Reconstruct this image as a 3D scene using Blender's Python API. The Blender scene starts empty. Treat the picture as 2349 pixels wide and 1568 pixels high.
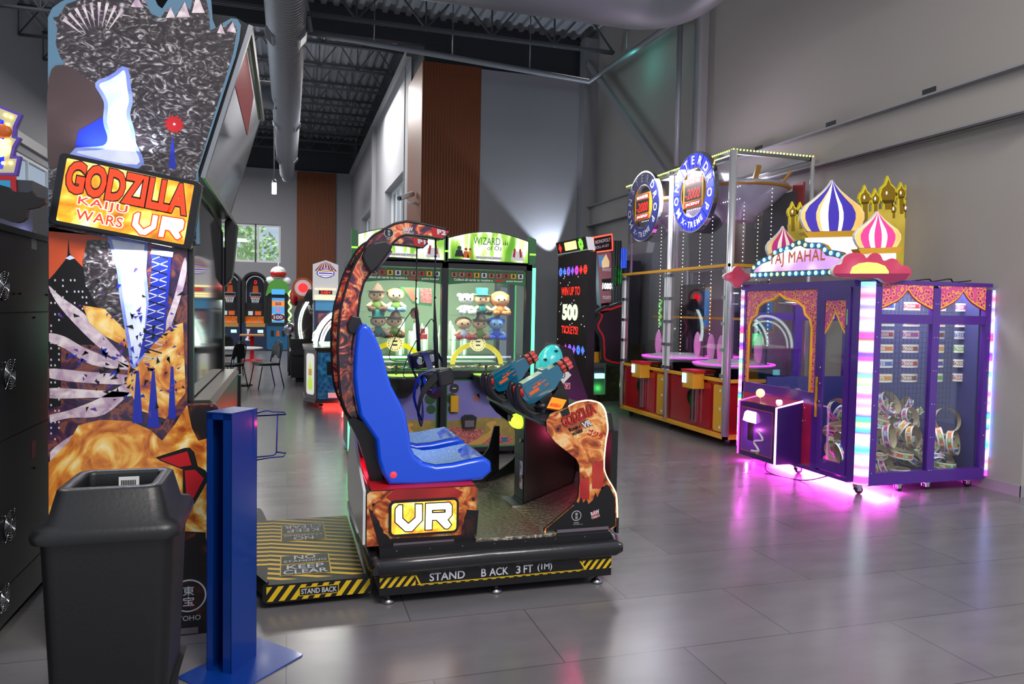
import bpy, bmesh, math, random
from mathutils import Vector, Matrix
R = math.radians; PI = math.pi; V = Vector
random.seed(7)
scene = bpy.context.scene; COL = scene.collection

# ------------------------------------------------------------------ camera
W, H, FPX, CAMH = 2349, 1568, 1700.0, 1.58
yaw, pitch, roll = math.atan2(1174.5-660, 1700.0), 0.0436, 0.0185
fw = V((math.sin(yaw)*math.cos(pitch), math.cos(yaw)*math.cos(pitch), -math.sin(pitch)))
rt = V((math.cos(yaw), -math.sin(yaw), 0)); up = rt.cross(fw)
rt2 = rt*math.cos(roll) + up*math.sin(roll); up2 = up*math.cos(roll) - rt*math.sin(roll)
cd = bpy.data.cameras.new('camera'); cam = bpy.data.objects.new('camera', cd); COL.objects.link(cam)
cd.sensor_width = 36; cd.lens = 36*FPX/W; cd.clip_end = 300; cd.clip_start = 0.05
cam.matrix_world = Matrix(((rt2.x, up2.x, -fw.x, 0), (rt2.y, up2.y, -fw.y, 0), (rt2.z, up2.z, -fw.z, CAMH), (0, 0, 0, 1)))
scene.camera = cam

# ------------------------------------------------------------------ light and exposure
vs = scene.view_settings
vs.view_transform = 'Standard'; vs.look = 'None'; vs.gamma = 1; vs.use_curve_mapping = False; vs.exposure = 0.0
wd = bpy.data.worlds.new('world'); scene.world = wd; wd.use_nodes = True
bg = wd.node_tree.nodes['Background']
bg.inputs[0].default_value = (0.80, 0.86, 1.0, 1); bg.inputs[1].default_value = 0.8
def area(name, loc, size, energy, color, rot=(0, 0, 0), sizey=None, spread=None):
    l = bpy.data.lights.new(name, 'AREA'); l.energy = energy; l.color = color; l.size = size
    if sizey: l.shape = 'RECTANGLE'; l.size_y = sizey
    if spread: l.spread = spread
    o = bpy.data.objects.new(name, l); o.location = loc; o.rotation_euler = rot; COL.objects.link(o); return o
def spot(name, loc, target, energy, color, angle, blend=0.5, size=0.05):
    l = bpy.data.lights.new(name, 'SPOT'); l.energy = energy; l.color = color; l.spot_size = R(angle); l.spot_blend = blend; l.shadow_soft_size = size
    o = bpy.data.objects.new(name, l); o.location = loc; o.rotation_euler = (V(target)-V(loc)).to_track_quat('-Z', 'Y').to_euler(); COL.objects.link(o); return o
def point(name, loc, energy, color, size=0.05):
    l = bpy.data.lights.new(name, 'POINT'); l.energy = energy; l.color = color; l.shadow_soft_size = min(size, .003)
    o = bpy.data.objects.new(name, l); o.location = loc; COL.objects.link(o); return o
sn = bpy.data.lights.new('sun', 'SUN'); sn.energy = 7; sn.angle = R(3); sn.color = (1, .95, .85); so_ = bpy.data.objects.new('sun', sn); so_.rotation_euler = (R(-24), R(8), 0); COL.objects.link(so_)
# added overhead area lights, no lamps seen (above and behind the viewer, and over the aisle)
area('overhead_fill_near', (2.2, -1.5, 6.6), 3.0, 620, (1.0, 0.93, 0.86))
area('overhead_fill_left', (-4.5, 7, 6.4), 3.0, 380, (1.0, 0.95, 0.9))
area('overhead_fill_aisle', (0.9, 20, 7.0), 3.0, 520, (1.0, 0.96, 0.92))
area('overhead_fill_end', (-2.5, 27, 7.0), 3.0, 520, (1.0, 0.97, 0.94))
spot('right_wall_fill', (4.9, 0.5, 5.2), (6.2, 5.8, 2.9), 560, (1.0, 0.90, 0.78), 75, 0.9, 0.4)  # added warm fill to brighten the right wall, no fixture there
spot('corner_washer', (5.45, 14.72, 2.5), (4.75, 15.0, 5.2), 260, (0.78, 0.86, 1.0), 62, 0.35, 0.03)

# ------------------------------------------------------------------ helpers
def ray(x, y): return fw + rt2*((x-W/2)/FPX) + up2*((H/2-y)/FPX)
def _on(x, y, a, v):
    o = V((0, 0, CAMH)); d = ray(x, y); return o + d*((v-o[a])/d[a])
def on_x(x, y, v): return _on(x, y, 0, v)
def on_y(x, y, v): return _on(x, y, 1, v)
def on_z(x, y, v=0.0): return _on(x, y, 2, v)
def lin(h):
    h = h.lstrip('#'); c = [int(h[i:i+2], 16)/255 for i in (0, 2, 4)]
    return tuple(x/12.92 if x <= .04045 else ((x+.055)/1.055)**2.4 for x in c) + (1,)
MATS = {}
def newmat(name):
    m = bpy.data.materials.new(name); m.use_nodes = True; MATS[name] = m
    return m, m.node_tree, m.node_tree.nodes['Principled BSDF']
def mat(name, col, rough=.5, metal=0, emit=0, ecol=None, spec=None, bump=None, coat=0):
    if name in MATS: return name
    m, nt, b = newmat(name)
    b.inputs['Base Color'].default_value = lin(col); b.inputs['Roughness'].default_value = rough; b.inputs['Metallic'].default_value = metal
    if emit: b.inputs['Emission Color'].default_value = lin(ecol or col); b.inputs['Emission Strength'].default_value = emit
    if spec is not None: b.inputs['Specular IOR Level'].default_value = spec
    if coat: b.inputs['Coat Weight'].default_value = coat; b.inputs['Coat Roughness'].default_value = .08
    if bump:
        n = nt.nodes.new('ShaderNodeTexNoise'); n.inputs['Scale'].default_value = bump[0]; n.inputs['Detail'].default_value = 3
        g = nt.nodes.new('ShaderNodeBump'); g.inputs['Strength'].default_value = bump[1]; g.inputs['Distance'].default_value = .01
        tc = nt.nodes.new('ShaderNodeTexCoord'); nt.links.new(tc.outputs['Object'], n.inputs['Vector'])
        nt.links.new(n.outputs['Fac'], g.inputs['Height']); nt.links.new(g.outputs[0], b.inputs['Normal'])
    return name
def ramp_mat(name, stops, scale=3, detail=4, dist=0, rough=.45, emit=0, vec=(1, 1, 1), kind='noise', coat=0, metal=0, bump=0, interp='LINEAR', rot=(0, 0, 0), obj=True):
    """procedural colour pattern: noise/wave/voronoi/brick through a colour ramp"""
    if name in MATS: return name
    m, nt, b = newmat(name); N = nt.nodes.new; L = nt.links.new
    tc = N('ShaderNodeTexCoord'); mp = N('ShaderNodeMapping'); mp.inputs['Scale'].default_value = vec; mp.inputs['Rotation'].default_value = rot
    L(tc.outputs['Object'], mp.inputs[0])
    if kind == 'noise':
        t = N('ShaderNodeTexNoise'); t.inputs['Scale'].default_value = scale; t.inputs['Detail'].default_value = detail; t.inputs['Distortion'].default_value = dist; out = t.outputs['Fac']
    elif kind == 'wave':
        t = N('ShaderNodeTexWave'); t.inputs['Scale'].default_value = scale; t.inputs['Distortion'].default_value = dist; t.inputs['Detail'].default_value = detail; out = t.outputs['Fac']
    elif kind == 'cells':
        t = N('ShaderNodeTexVoronoi'); t.inputs['Scale'].default_value = scale; out = t.outputs['Distance']
    L(mp.outputs[0], t.inputs['Vector'])
    r = N('ShaderNodeValToRGB'); r.color_ramp.interpolation = interp
    e = r.color_ramp.elements
    while len(e) > 1: e.remove(e[-1])
    e[0].position = stops[0][0]; e[0].color = lin(stops[0][1])
    for p, c in stops[1:]:
        k = e.new(p); k.color = lin(c)
    L(out, r.inputs[0]); L(r.outputs[0], b.inputs['Base Color'])
    b.inputs['Roughness'].default_value = rough; b.inputs['Metallic'].default_value = metal
    if coat: b.inputs['Coat Weight'].default_value = coat
    if emit: L(r.outputs[0], b.inputs['Emission Color']); b.inputs['Emission Strength'].default_value = emit
    if bump:
        g = N('ShaderNodeBump'); g.inputs['Strength'].default_value = bump; g.inputs['Distance'].default_value = .02
        L(out, g.inputs['Height']); L(g.outputs[0], b.inputs['Normal'])
    return name
def glass_mat(name, tint='#ffffff', refl=.1, rough=.02, ior=None):
    if name in MATS: return name
    m = bpy.data.materials.new(name); m.use_nodes = True; MATS[name] = m; nt = m.node_tree; nt.nodes.clear(); N = nt.nodes.new; L = nt.links.new
    o = N('ShaderNodeOutputMaterial'); mx = N('ShaderNodeMixShader'); t = N('ShaderNodeBsdfTransparent'); g = N('ShaderNodeBsdfGlossy')
    t.inputs[0].default_value = lin(tint); g.inputs['Roughness'].default_value = rough
    f = N('ShaderNodeFresnel'); ge = N('ShaderNodeNewGeometry'); mi = N('ShaderNodeMapRange'); mi.inputs['To Min'].default_value = 1.45; mi.inputs['To Max'].default_value = 1/1.45
    L(ge.outputs['Backfacing'], mi.inputs[0]); L(mi.outputs[0], f.inputs[0])
    ma = N('ShaderNodeMath'); ma.operation = 'MULTIPLY_ADD'; ma.inputs[1].default_value = .8; ma.inputs[2].default_value = refl
    L(f.outputs[0], ma.inputs[0]); L(ma.outputs[0], mx.inputs[0]); L(t.outputs[0], mx.inputs[1]); L(g.outputs[0], mx.inputs[2]); L(mx.outputs[0], o.inputs[0])
    return name

def rrect(x0, y0, x1, y1, r, n=4):
    out = []
    for cx, cy, a in ((x1-r, y0+r, -90), (x1-r, y1-r, 0), (x0+r, y1-r, 90), (x0+r, y0+r, 180)):
        for k in range(n+1):
            t = R(a+90*k/n); out.append((cx+r*math.cos(t), cy+r*math.sin(t)))
    return out
def circ(cx, cy, r, n=24, ry=None, a0=0, a1=360):
    full = abs(a1-a0) >= 360
    return [(cx+r*math.cos(R(a0+(a1-a0)*k/(n if full else n-1))), cy+(ry or r)*math.sin(R(a0+(a1-a0)*k/(n if full else n-1)))) for k in range(n)]
def smooth_curve(pts, n=5, closed=False):
    """Catmull-Rom through points (2D or 3D)"""
    P = [V(p) for p in pts]; out = []; m = len(P)
    for i in range(m if closed else m-1):
        a = P[(i-1) % m] if closed or i > 0 else P[0]; b = P[i]; c = P[(i+1) % m]; d = P[(i+2) % m] if closed or i+2 < m else P[-1]
        for k in range(n):
            t = k/n; out.append(.5*((2*b)+(c-a)*t+(2*a-5*b+4*c-d)*t*t+(3*b-a-3*c+d)*t**3))
    if not closed: out.append(P[-1])
    return [tuple(p) for p in out]

_glyph = {}
def glyphs(s, bold=0.0, spacing=1.0, shear=0.0):
    key = (s, bold, spacing, shear)
    if key not in _glyph:
        cu = bpy.data.curves.new('t', 'FONT'); cu.body = s; cu.offset = bold; cu.space_character = spacing; cu.shear = shear; cu.resolution_u = 3
        cu.fill_mode = 'FRONT'
        o = bpy.data.objects.new('t', cu); COL.objects.link(o); dg = bpy.context.evaluated_depsgraph_get(); me = bpy.data.meshes.new_from_object(o.evaluated_get(dg))
        vs_ = [(v.co.x, v.co.y) for v in me.vertices]; fs = [tuple(p.vertices) for p in me.polygons]
        bpy.data.meshes.remove(me); bpy.data.objects.remove(o); bpy.data.curves.remove(cu); _glyph[key] = (vs_, fs)
    return _glyph[key]

class MB:
    """collects shapes into one mesh"""
    def __init__(s, M=None): s.v = []; s.f = []; s.m = []; s.sm = []; s.mats = []; s.M = M
    def mi(s, m):
        if m not in s.mats: s.mats.append(m)
        return s.mats.index(m)
    def add(s, vs_, fs, m, smooth=False):
        o = len(s.v); i = s.mi(m)
        s.v += [(s.M @ V(p)) if s.M else V(p) for p in vs_]
        for f in fs: s.f.append(tuple(o+k for k in f)); s.m.append(i); s.sm.append(smooth)
        return s
    def box(s, a, b, m, bev=0):
        x0, y0, z0 = (min(a[i], b[i]) for i in range(3)); x1, y1, z1 = (max(a[i], b[i]) for i in range(3))
        if bev:
            return s.prism(rrect(x0, y0, x1, y1, min(bev, (x1-x0)*.49, (y1-y0)*.49), 3), 'z', z0, z1, m)
        vs_ = [(x, y, z) for z in (z0, z1) for y in (y0, y1) for x in (x0, x1)]
        return s.add(vs_, [(0, 2, 3, 1), (4, 5, 7, 6), (0, 1, 5, 4), (2, 6, 7, 3), (0, 4, 6, 2), (1, 3, 7, 5)], m)
    def prism(s, pts, axis, a, b, m, mside=None, smooth=False):
        """polygon extruded along an axis ('x','y','z'); pts are the two other coordinates in order"""
        n = len(pts)
        def P(p, t): return {'x': (t, p[0], p[1]), 'y': (p[0], t, p[1]), 'z': (p[0], p[1], t)}[axis]
        area_ = sum(pts[i][0]*pts[(i+1) % n][1]-pts[(i+1) % n][0]*pts[i][1] for i in range(n))
        flip = (area_ < 0) ^ (axis == 'y') ^ (a > b)
        lo = tuple(range(n)); hi = tuple(range(n, 2*n))
        caps = [lo[::-1], hi]; sides = [(i, (i+1) % n, n+(i+1) % n, n+i) for i in range(n)]
        if flip: caps = [c[::-1] for c in caps]; sides = [c[::-1] for c in sides]
        vs_ = [P(p, a) for p in pts]+[P(p, b) for p in pts]
        if mside is None or mside == m:
            s.add(vs_, caps, m); o = len(s.v)-2*n; i = s.mi(m)
        else:
            s.add(vs_, caps, m); o = len(s.v)-2*n; i = s.mi(mside)
        for f in sides: s.f.append(tuple(o+k for k in f)); s.m.append(i); s.sm.append(smooth)
        return s
    def slab(s, pts3, d, m, mside=None):
        """polygon given by 3D points, thickened by vector d"""
        n = len(pts3); d = V(d); vs_ = [V(p) for p in pts3]+[V(p)+d for p in pts3]
        nn = V((0, 0, 0))
        for i in range(n):
            nn += V(pts3[i]).cross(V(pts3[(i+1) % n]))
        fl = nn.dot(d) < 0
        caps = [tuple(range(n))[::-1], tuple(range(n, 2*n))]; sides = [(i, (i+1) % n, n+(i+1) % n, n+i) for i in range(n)]
        if fl: caps = [c[::-1] for c in caps]; sides = [c[::-1] for c in sides]
        s.add(vs_, caps, m); o = len(s.v)-2*n; i = s.mi(mside or m)
        for f in sides: s.f.append(tuple(o+k for k in f)); s.m.append(i); s.sm.append(False)
        return s
    def tube(s, path, r, m, n=8, closed=False, cap=True):
        P = [V(p) for p in path]; k = len(P); rs = r if isinstance(r, (list, tuple)) else [r]*k
        vs_ = []; prev = None
        for i in range(k):
            a = P[i-1] if i > 0 or closed else P[0]; b = P[(i+1) % k] if i < k-1 or closed else P[-1]
            t = (b-a).normalized() if (b-a).length > 1e-9 else V((0, 0, 1))
            if prev is None: u = t.orthogonal().normalized()
            else:
                u = prev-t*prev.dot(t); u = u.normalized() if u.length > 1e-6 else t.orthogonal().normalized()
            prev = u; w = t.cross(u)
            for j in range(n):
                an = 2*PI*j/n; vs_.append(P[i]+(u*math.cos(an)+w*math.sin(an))*rs[i])
        fs = []
        for i in range(k if closed else k-1):
            for j in range(n):
                a = i*n+j; b = i*n+(j+1) % n; c = ((i+1) % k)*n+(j+1) % n; d = ((i+1) % k)*n+j
                fs.append((a, b, c, d))
        s.add(vs_, fs, m, True)
        if cap and not closed:
            o = len(s.v)-len(vs_); i = s.mi(m)
            s.f.append(tuple(o+j for j in range(n))[::-1]); s.m.append(i); s.sm.append(False)
            s.f.append(tuple(o+(k-1)*n+j for j in range(n))); s.m.append(i); s.sm.append(False)
        return s
    def bar(s, a, b, w, h, m):
        """rectangular bar from a to b; w across (horizontal), h the other way"""
        a = V(a); b = V(b); t = (b-a).normalized(); z = V((0, 0, 1))
        if abs(t.dot(z)) > .99: z = V((0, 1, 0))
        u = t.cross(z).normalized(); w_ = u.cross(t)
        vs_ = [p+u*(sx*w/2)+w_*(sz*h/2) for p in (a, b) for sx, sz in ((-1, -1), (1, -1), (1, 1), (-1, 1))]
        return s.add(vs_, [(0, 1, 2, 3), (7, 6, 5, 4), (0, 4, 5, 1), (1, 5, 6, 2), (2, 6, 7, 3), (3, 7, 4, 0)], m)
    def lathe(s, prof, c, m, n=20, axis='z', smooth=True):
        """profile of (radius, height) turned around an axis through c"""
        c = V(c); vs_ = []
        for r_, h in prof:
            for j in range(n):
                a = 2*PI*j/n; x, y = r_*math.cos(a), r_*math.sin(a)
                vs_.append(c+V({'z': (x, y, h), 'y': (x, h, -y), 'x': (h, x, y)}[axis]))
        fs = [(i*n+j, i*n+(j+1) % n, (i+1)*n+(j+1) % n, (i+1)*n+j) for i in range(len(prof)-1) for j in range(n)]
        s.add(vs_, fs, m, smooth); o = len(s.v)-len(vs_); i = s.mi(m)
        if prof[0][0] > 1e-5: s.f.append(tuple(o+j for j in range(n))[::-1]); s.m.append(i); s.sm.append(False)
        if prof[-1][0] > 1e-5: s.f.append(tuple(o+(len(prof)-1)*n+j for j in range(n))); s.m.append(i); s.sm.append(False)
        return s
    def ball(s, c, r, m, n=14, k=9):
        rr = r if isinstance(r, (tuple, list)) else (r, r, r); vs_ = []
        for i in range(k+1):
            t = PI*i/k
            for j in range(n):
                a = 2*PI*j/n; vs_.append((c[0]+rr[0]*math.sin(t)*math.cos(a), c[1]+rr[1]*math.sin(t)*math.sin(a), c[2]-rr[2]*math.cos(t)))
        return s.add(vs_, [(i*n+j, i*n+(j+1) % n, (i+1)*n+(j+1) % n, (i+1)*n+j) for i in range(k) for j in range(n)], m, True)
    def grid(s, rows, m, smooth=True, closed=False):
        """rows of 3D points -> quads"""
        nr, nc = len(rows), len(rows[0]); vs_ = [p for r_ in rows for p in r_]; fs = []
        for i in range(nr-1):
            for j in range(nc if closed else nc-1): fs.append((i*nc+j, i*nc+(j+1) % nc, (i+1)*nc+(j+1) % nc, (i+1)*nc+j))
        return s.add(vs_, fs, m, smooth)
    def text(s, st, o, u, v, m, w=None, h=None, bold=0.0, spacing=1.0, d=0.002, shear=0.0, center=False):
        """flat lettering: lower-left corner o, unit directions u (reading) and v (up), box w x h, standing d proud"""
        gv, gf = glyphs(st, bold, spacing, shear)
        if not gv: return s
        x0 = min(p[0] for p in gv); x1 = max(p[0] for p in gv); y0 = min(p[1] for p in gv); y1 = max(p[1] for p in gv)
        gw, gh = x1-x0, y1-y0
        if w and h: sx, sy = w/gw, h/gh
        elif w: sx = sy = w/gw
        else: sx = sy = h/gh
        u = V(u).normalized(); v = V(v).normalized(); nn = u.cross(v); o = V(o)
        if center: o = o-u*(gw*sx/2)-v*(gh*sy/2)
        return s.add([o+u*((p[0]-x0)*sx)+v*((p[1]-y0)*sy)+nn*d for p in gv], gf, m)
    def pix(s, rows, o, u, v, cell, m, d=.002, depth=None):
        """little bitmap of square cells ('#')"""
        u = V(u).normalized(); v = V(v).normalized(); nn = u.cross(v); o = V(o)+nn*d
        for j, r_ in enumerate(rows):
            for i, ch in enumerate(r_):
                if ch != ' ':
                    a = o+u*(i*cell)-v*(j*cell); s.add([a, a+u*cell, a+u*cell+v*cell, a+v*cell], [(0, 1, 2, 3)], m)
        return s
    def build(s, name, parent=None, world=False, bevel=0, subd=0, kind=None, label=None):
        me = bpy.data.meshes.new(name)
        vs_ = s.v
        if parent is not None and world:
            inv = root_matrix(parent).inverted(); vs_ = [inv @ p for p in s.v]
        me.from_pydata([tuple(p) for p in vs_], [], s.f)
        for m in s.mats: me.materials.append(MATS[m])
        me.polygons.foreach_set('material_index', s.m); me.polygons.foreach_set('use_smooth', s.sm); me.update()
        o = bpy.data.objects.new(name, me); COL.objects.link(o)
        if parent is not None: o.parent = parent
        if bevel:
            b = o.modifiers.new('bevel', 'BEVEL'); b.width = bevel; b.segments = 2; b.limit_method = 'ANGLE'; b.angle_limit = R(40)
        if subd:
            b = o.modifiers.new('subd', 'SUBSURF'); b.levels = subd; b.render_levels = subd
        if kind: o['kind'] = kind
        if label: o['label'] = label
        return o
ROOTM = {}
def root_matrix(o):
    while o.parent is not None: o = o.parent
    return ROOTM.get(o.name, Matrix())
def thing(name, label, cat, loc=(0, 0, 0), rotz=0, group=None):
    o = bpy.data.objects.new(name, None); COL.objects.link(o); o.empty_display_size = .1
    o.location = loc; o.rotation_euler = (0, 0, rotz); ROOTM[o.name] = Matrix.Translation(loc) @ Matrix.Rotation(rotz, 4, 'Z')
    tag(o, label, cat, group); return o
def tag(o, label, cat, group=None, kind=None):
    if label: o['label'] = label
    if cat: o['category'] = cat
    if group: o['group'] = group
    if kind: o['kind'] = kind
    return o
def solo(mb, name, label, cat, loc=(0, 0, 0), group=None, kind=None, **k):
    """a thing that is one mesh, modelled in world coordinates"""
    L = V(loc); mb.v = [p-L for p in mb.v]; o = mb.build(name, **k); o.location = loc; ROOTM[o.name] = Matrix.Translation(loc)
    return tag(o, label, cat, group, kind)
def struct(mb, name, **k): return mb.build(name, kind='structure', **k)
def dup(o, parent=None, loc=None, rotz=None, label=None, group=None, rot=None, kids=None):
    c = o.copy(); COL.objects.link(c)
    if parent is not None: c.parent = parent
    if loc is not None: c.location = loc
    if rotz is not None: c.rotation_euler = (0, 0, rotz)
    if rot is not None: c.rotation_euler = rot
    if label: c['label'] = label
    if group: c['group'] = group
    for ch in KIDS.get(o.name, []) or [x for x in bpy.data.objects if x.parent == o]:
        dup(ch, c)
    return c
KIDS = {}
UX, UY, UZ = V((1, 0, 0)), V((0, 1, 0)), V((0, 0, 1))

# common materials
mat('black_plastic', '#17171a', .42); mat('black_paint', '#131316', .32); mat('black_matte', '#0c0c0d', .7); mat('rubber', '#101010', .6)
mat('chrome', '#d6d8dc', .12, 1); mat('steel', '#9a9ca0', .32, 1); mat('dark_metal', '#3a3b3f', .4, .6); mat('white', '#e8e8e6', .5); mat('white_plastic', '#dfe0e0', .35)
mat('white_led', '#ffffff', .5, emit=6); mat('green_led', '#63ff9a', .5, emit=3.2, ecol='#4dff86'); mat('magenta_led', '#ff5cf2', .5, emit=6, ecol='#ff30e6'); mat('red_led', '#ff3030', .5, emit=4, ecol='#ff1818')
mat('pink_white_led', '#ffd8fb', .5, emit=3.2, ecol='#ff9cf0'); mat('red', '#c01822', .35); mat('yellow', '#e8b81e', .4); mat('orange', '#e06a1a', .4); mat('gold', '#d8a128', .3, .4)
mat('sign_red', '#ff2a1c', .5, emit=2.5, ecol='#ff1408'); mat('warm_led', '#fff0c0', .5, emit=5, ecol='#ffd98a')
glass_mat('clear', '#f4f8f8', .03); glass_mat('screen_glass', '#b8bcc2', .35)
# ------------------------------------------------------------------ the hall
def wall_m(name, col, rough=.75):
    return mat(name, col, rough, bump=(60, .08))
wall_m('wall_grey', '#8f9096'); wall_m('wall_warm', '#9a9591'); wall_m('steel_paint', '#8b8b90', .5); mat('deck_dark', '#8c9096', .6); mat('joist_paint', '#46494f', .55); mat('duct_paint', '#85888f', .45, .3)
mat('shaded_void', '#35373d', .8); mat('win_frame', '#d8dadb', .4)  # dark tone paints the shade in the recess above the walls
# floor: vinyl planks
m, nt, b = newmat('floor_vinyl'); N = nt.nodes.new; L = nt.links.new
tc = N('ShaderNodeTexCoord'); br = N('ShaderNodeTexBrick'); br.inputs['Scale'].default_value = 1; br.offset = .5
br.inputs['Brick Width'].default_value = 1.2; br.inputs['Row Height'].default_value = .61; br.inputs['Mortar Size'].default_value = .0035; br.inputs['Mortar Smooth'].default_value = .1
br.inputs['Color1'].default_value = lin('#656265'); br.inputs['Color2'].default_value = lin('#6d6a6c'); br.inputs['Mortar'].default_value = lin('#4a494c'); br.inputs['Bias'].default_value = -.2
L(tc.outputs['Object'], br.inputs['Vector'])
nz = N('ShaderNodeTexNoise'); nz.inputs['Scale'].default_value = 2.2; nz.inputs['Detail'].default_value = 4; nz.inputs['Roughness'].default_value = .55
mp = N('ShaderNodeMapping'); mp.inputs['Scale'].default_value = (.8, 2.4, 1); L(tc.outputs['Object'], mp.inputs[0]); L(mp.outputs[0], nz.inputs['Vector'])
rp = N('ShaderNodeMapRange'); rp.inputs['From Min'].default_value = .3; rp.inputs['From Max'].default_value = .7; rp.inputs['To Min'].default_value = .88; rp.inputs['To Max'].default_value = 1.10; L(nz.outputs['Fac'], rp.inputs[0])
mx = N('ShaderNodeMix'); mx.data_type = 'RGBA'; mx.blend_type = 'MULTIPLY'; mx.inputs[0].default_value = 1; L(br.outputs['Color'], mx.inputs[6]); L(rp.outputs[0], mx.inputs[7]); L(mx.outputs[2], b.inputs['Base Color'])
b.inputs['Specular IOR Level'].default_value = .6
rr = N('ShaderNodeMapRange'); rr.inputs['To Min'].default_value = .19; rr.inputs['To Max'].default_value = .30; L(nz.outputs['Fac'], rr.inputs[0]); L(rr.outputs[0], b.inputs['Roughness'])
bp = N('ShaderNodeBump'); bp.inputs['Strength'].default_value = .03; bp.inputs['Distance'].default_value = .004; L(nz.outputs['Fac'], bp.inputs['Height']); L(bp.outputs[0], b.inputs['Normal'])
struct(MB().box((-9, -3, -.1), (9.5, 34, 0), 'floor_vinyl'), 'floor')

XW = 6.24
w = MB(); w.box((XW, 4.93, 0), (XW+.3, 15.2, 8.0), 'wall_warm'); w.box((XW+.3, 4.93, 0), (9.5, 5.1, 8.0), 'wall_warm'); struct(w, 'wall_right')
w = MB(); w.box((XW-.012, 4.92, 0), (XW, 15, .1), 'steel_paint'); w.box((XW-.012, 4.918, 0), (9.5, 4.93, .1), 'steel_paint'); struct(w, 'baseboard_right')
struct(MB().box((3.78, 15, 0), (XW, 15.3, 6.5), 'wall_grey'), 'wall_back')
# vertical wood slat cladding
def slat_mat(name, c1, c2, vec):
    return ramp_mat(name, [(0, c2), (.35, c1), (.8, c1), (1, c2)], scale=1, detail=0, kind='wave', vec=vec, rough=.55, bump=.6)
slat_mat('wood_slats', '#8e4a1c', '#4c220d', (5.2, 0, 0)); mat('wood_side', '#6f3517', .5)
w = MB(); w.box((2.56, 15.0, 0), (3.78, 15.12, 6.53), 'wood_slats'); w.box((2.56, 15.12, 0), (3.78, 16.85, 6.53), 'wood_side'); struct(w, 'trim_1')
# far bay of the hall
WX = 2.6
w = MB(); w.box((WX+.02, 16.85, 0), (WX+.3, 17.7, 7.2), 'wall_grey')
wins = [(17.75, 21.3, 3.2, 4.83), (24.0, 28.2, 3.2, 4.83)]
ys = 17.7
for y0, y1, z0, z1 in wins:
    if y0 > ys: w.box((WX, ys, 0), (WX+.3, y0, 7.2), 'wall_grey')
    w.box((WX, y0, 0), (WX+.3, y1, z0), 'wall_grey'); w.box((WX, y0, z1), (WX+.3, y1, 7.2), 'wall_grey'); ys = y1
w.box((WX, ys, 0), (WX+.3, 33.3, 7.2), 'wall_grey'); w.box((WX+.22, 16.9, 7.2), (WX+.3, 33, 8.9), 'shaded_void'); struct(w, 'wall_far_right')
mat('cap_grey', '#a5a6a8', .5)
struct(MB().box((WX-.1, 16.85, 7.2), (WX+.3, 33, 7.36), 'cap_grey'), 'trim_2')
glass_mat('window_glass', '#f4fbff', .05)
for i, (y0, y1, z0, z1) in enumerate(wins):
    f = MB()
    f.box((WX+.2, y0, z0), (WX+.26, y1, z0+.07), 'win_frame'); f.box((WX+.2, y0, z1-.07), (WX+.26, y1, z1), 'win_frame')
    for k in range(5):
        yy = y0+(y1-y0-.06)*k/4; f.box((WX+.197, yy, z0+.003), (WX+.263, yy+.06, z1-.003), 'win_frame')
    o = struct(f, 'window_%d' % (i+1)); MB().box((WX+.225, y0, z0), (WX+.235, y1, z1), 'window_glass').build('pane', o)
YF = 33.0
def fx(px, py): p = on_y(px, py, YF); return p.x, p.z
x0, _ = fx(440, 560); x1, z1 = fx(644, 516); _, z0 = fx(644, 603)
w = MB(); w.box((-9, YF, 0), (x0, YF+.3, 7.3), 'wall_grey'); w.box((x0, YF, 0), (x1, YF+.3, z0), 'wall_grey'); w.box((x0, YF, z1), (x1, YF+.3, 7.3), 'wall_grey'); w.box((x1, YF, 0), (WX+.3, YF+.3, 7.3), 'wall_grey')
w.box((-9, YF+.1, 7.3), (3, YF+.3, 8.9), 'shaded_void'); struct(w, 'wall_far')
f = MB(); f.box((x0, YF+.1, z0), (x1, YF+.18, z0+.09), 'win_frame'); f.box((x0, YF+.1, z1-.09), (x1, YF+.18, z1), 'win_frame')
for k in range(4): xx = x1-.08-(x1-x0-.08)*k/3.9; f.box((xx, YF+.096, z0+.003), (xx+.08, YF+.184, z1-.003), 'win_frame')
xm, _ = fx(586, 560); f.box((xm-.03, YF+.09, z0+.006), (xm+.03, YF+.19, z1-.006), 'dark_metal')
o = struct(f, 'window_3'); MB().box((x0, YF+.13, z0), (x1, YF+.14, z1), 'window_glass').build('pane', o)
xa, _ = fx(681, 500); xb, _ = fx(769, 500); slat_mat('wood_slats_far', '#8e4a1c', '#4c220d', (5.2, 0, 0))
struct(MB().box((xa, YF-.1, 0), (xb, YF-.002, 7.25), 'wood_slats_far'), 'trim_3')
w = MB(); w.box((-6.6, 4, 0), (-6.3, 33.3, 3.0), 'wall_grey'); w.box((-6.6, 4, 5.2), (-6.3, 33.3, 8.9), 'wall_grey'); w.box((-6.6, 4, 3), (-6.3, 9, 5.2), 'wall_grey'); w.box((-6.6, 25, 3), (-6.3, 33.3, 5.2), 'wall_grey'); struct(w, 'wall_left')
f = MB(); f.box((-6.4, 9, 3), (-6.34, 25, 3.08), 'win_frame').box((-6.4, 9, 5.12), (-6.34, 25, 5.2), 'win_frame')
for k in range(11): f.box((-6.403, 9+k*1.594, 3.003), (-6.337, 9.06+k*1.594, 5.197), 'win_frame')
o = struct(f, 'window_4'); MB().box((-6.385, 9, 3), (-6.375, 25, 5.2), 'window_glass').build('pane', o)
area('left_window_daylight', (-6.25, 17, 4.1), 15.5, 400, (.88, .95, 1), (0, R(-90), 0), 2.1)
struct(MB().box((-6.3, 4, 5.4), (-6.2, 33, 5.65), 'steel_paint'), 'trim_4')
struct(MB().box((WX-.12, 23.6, 0), (WX, 23.95, 7.2), 'steel_paint'), 'trim_5')
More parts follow.
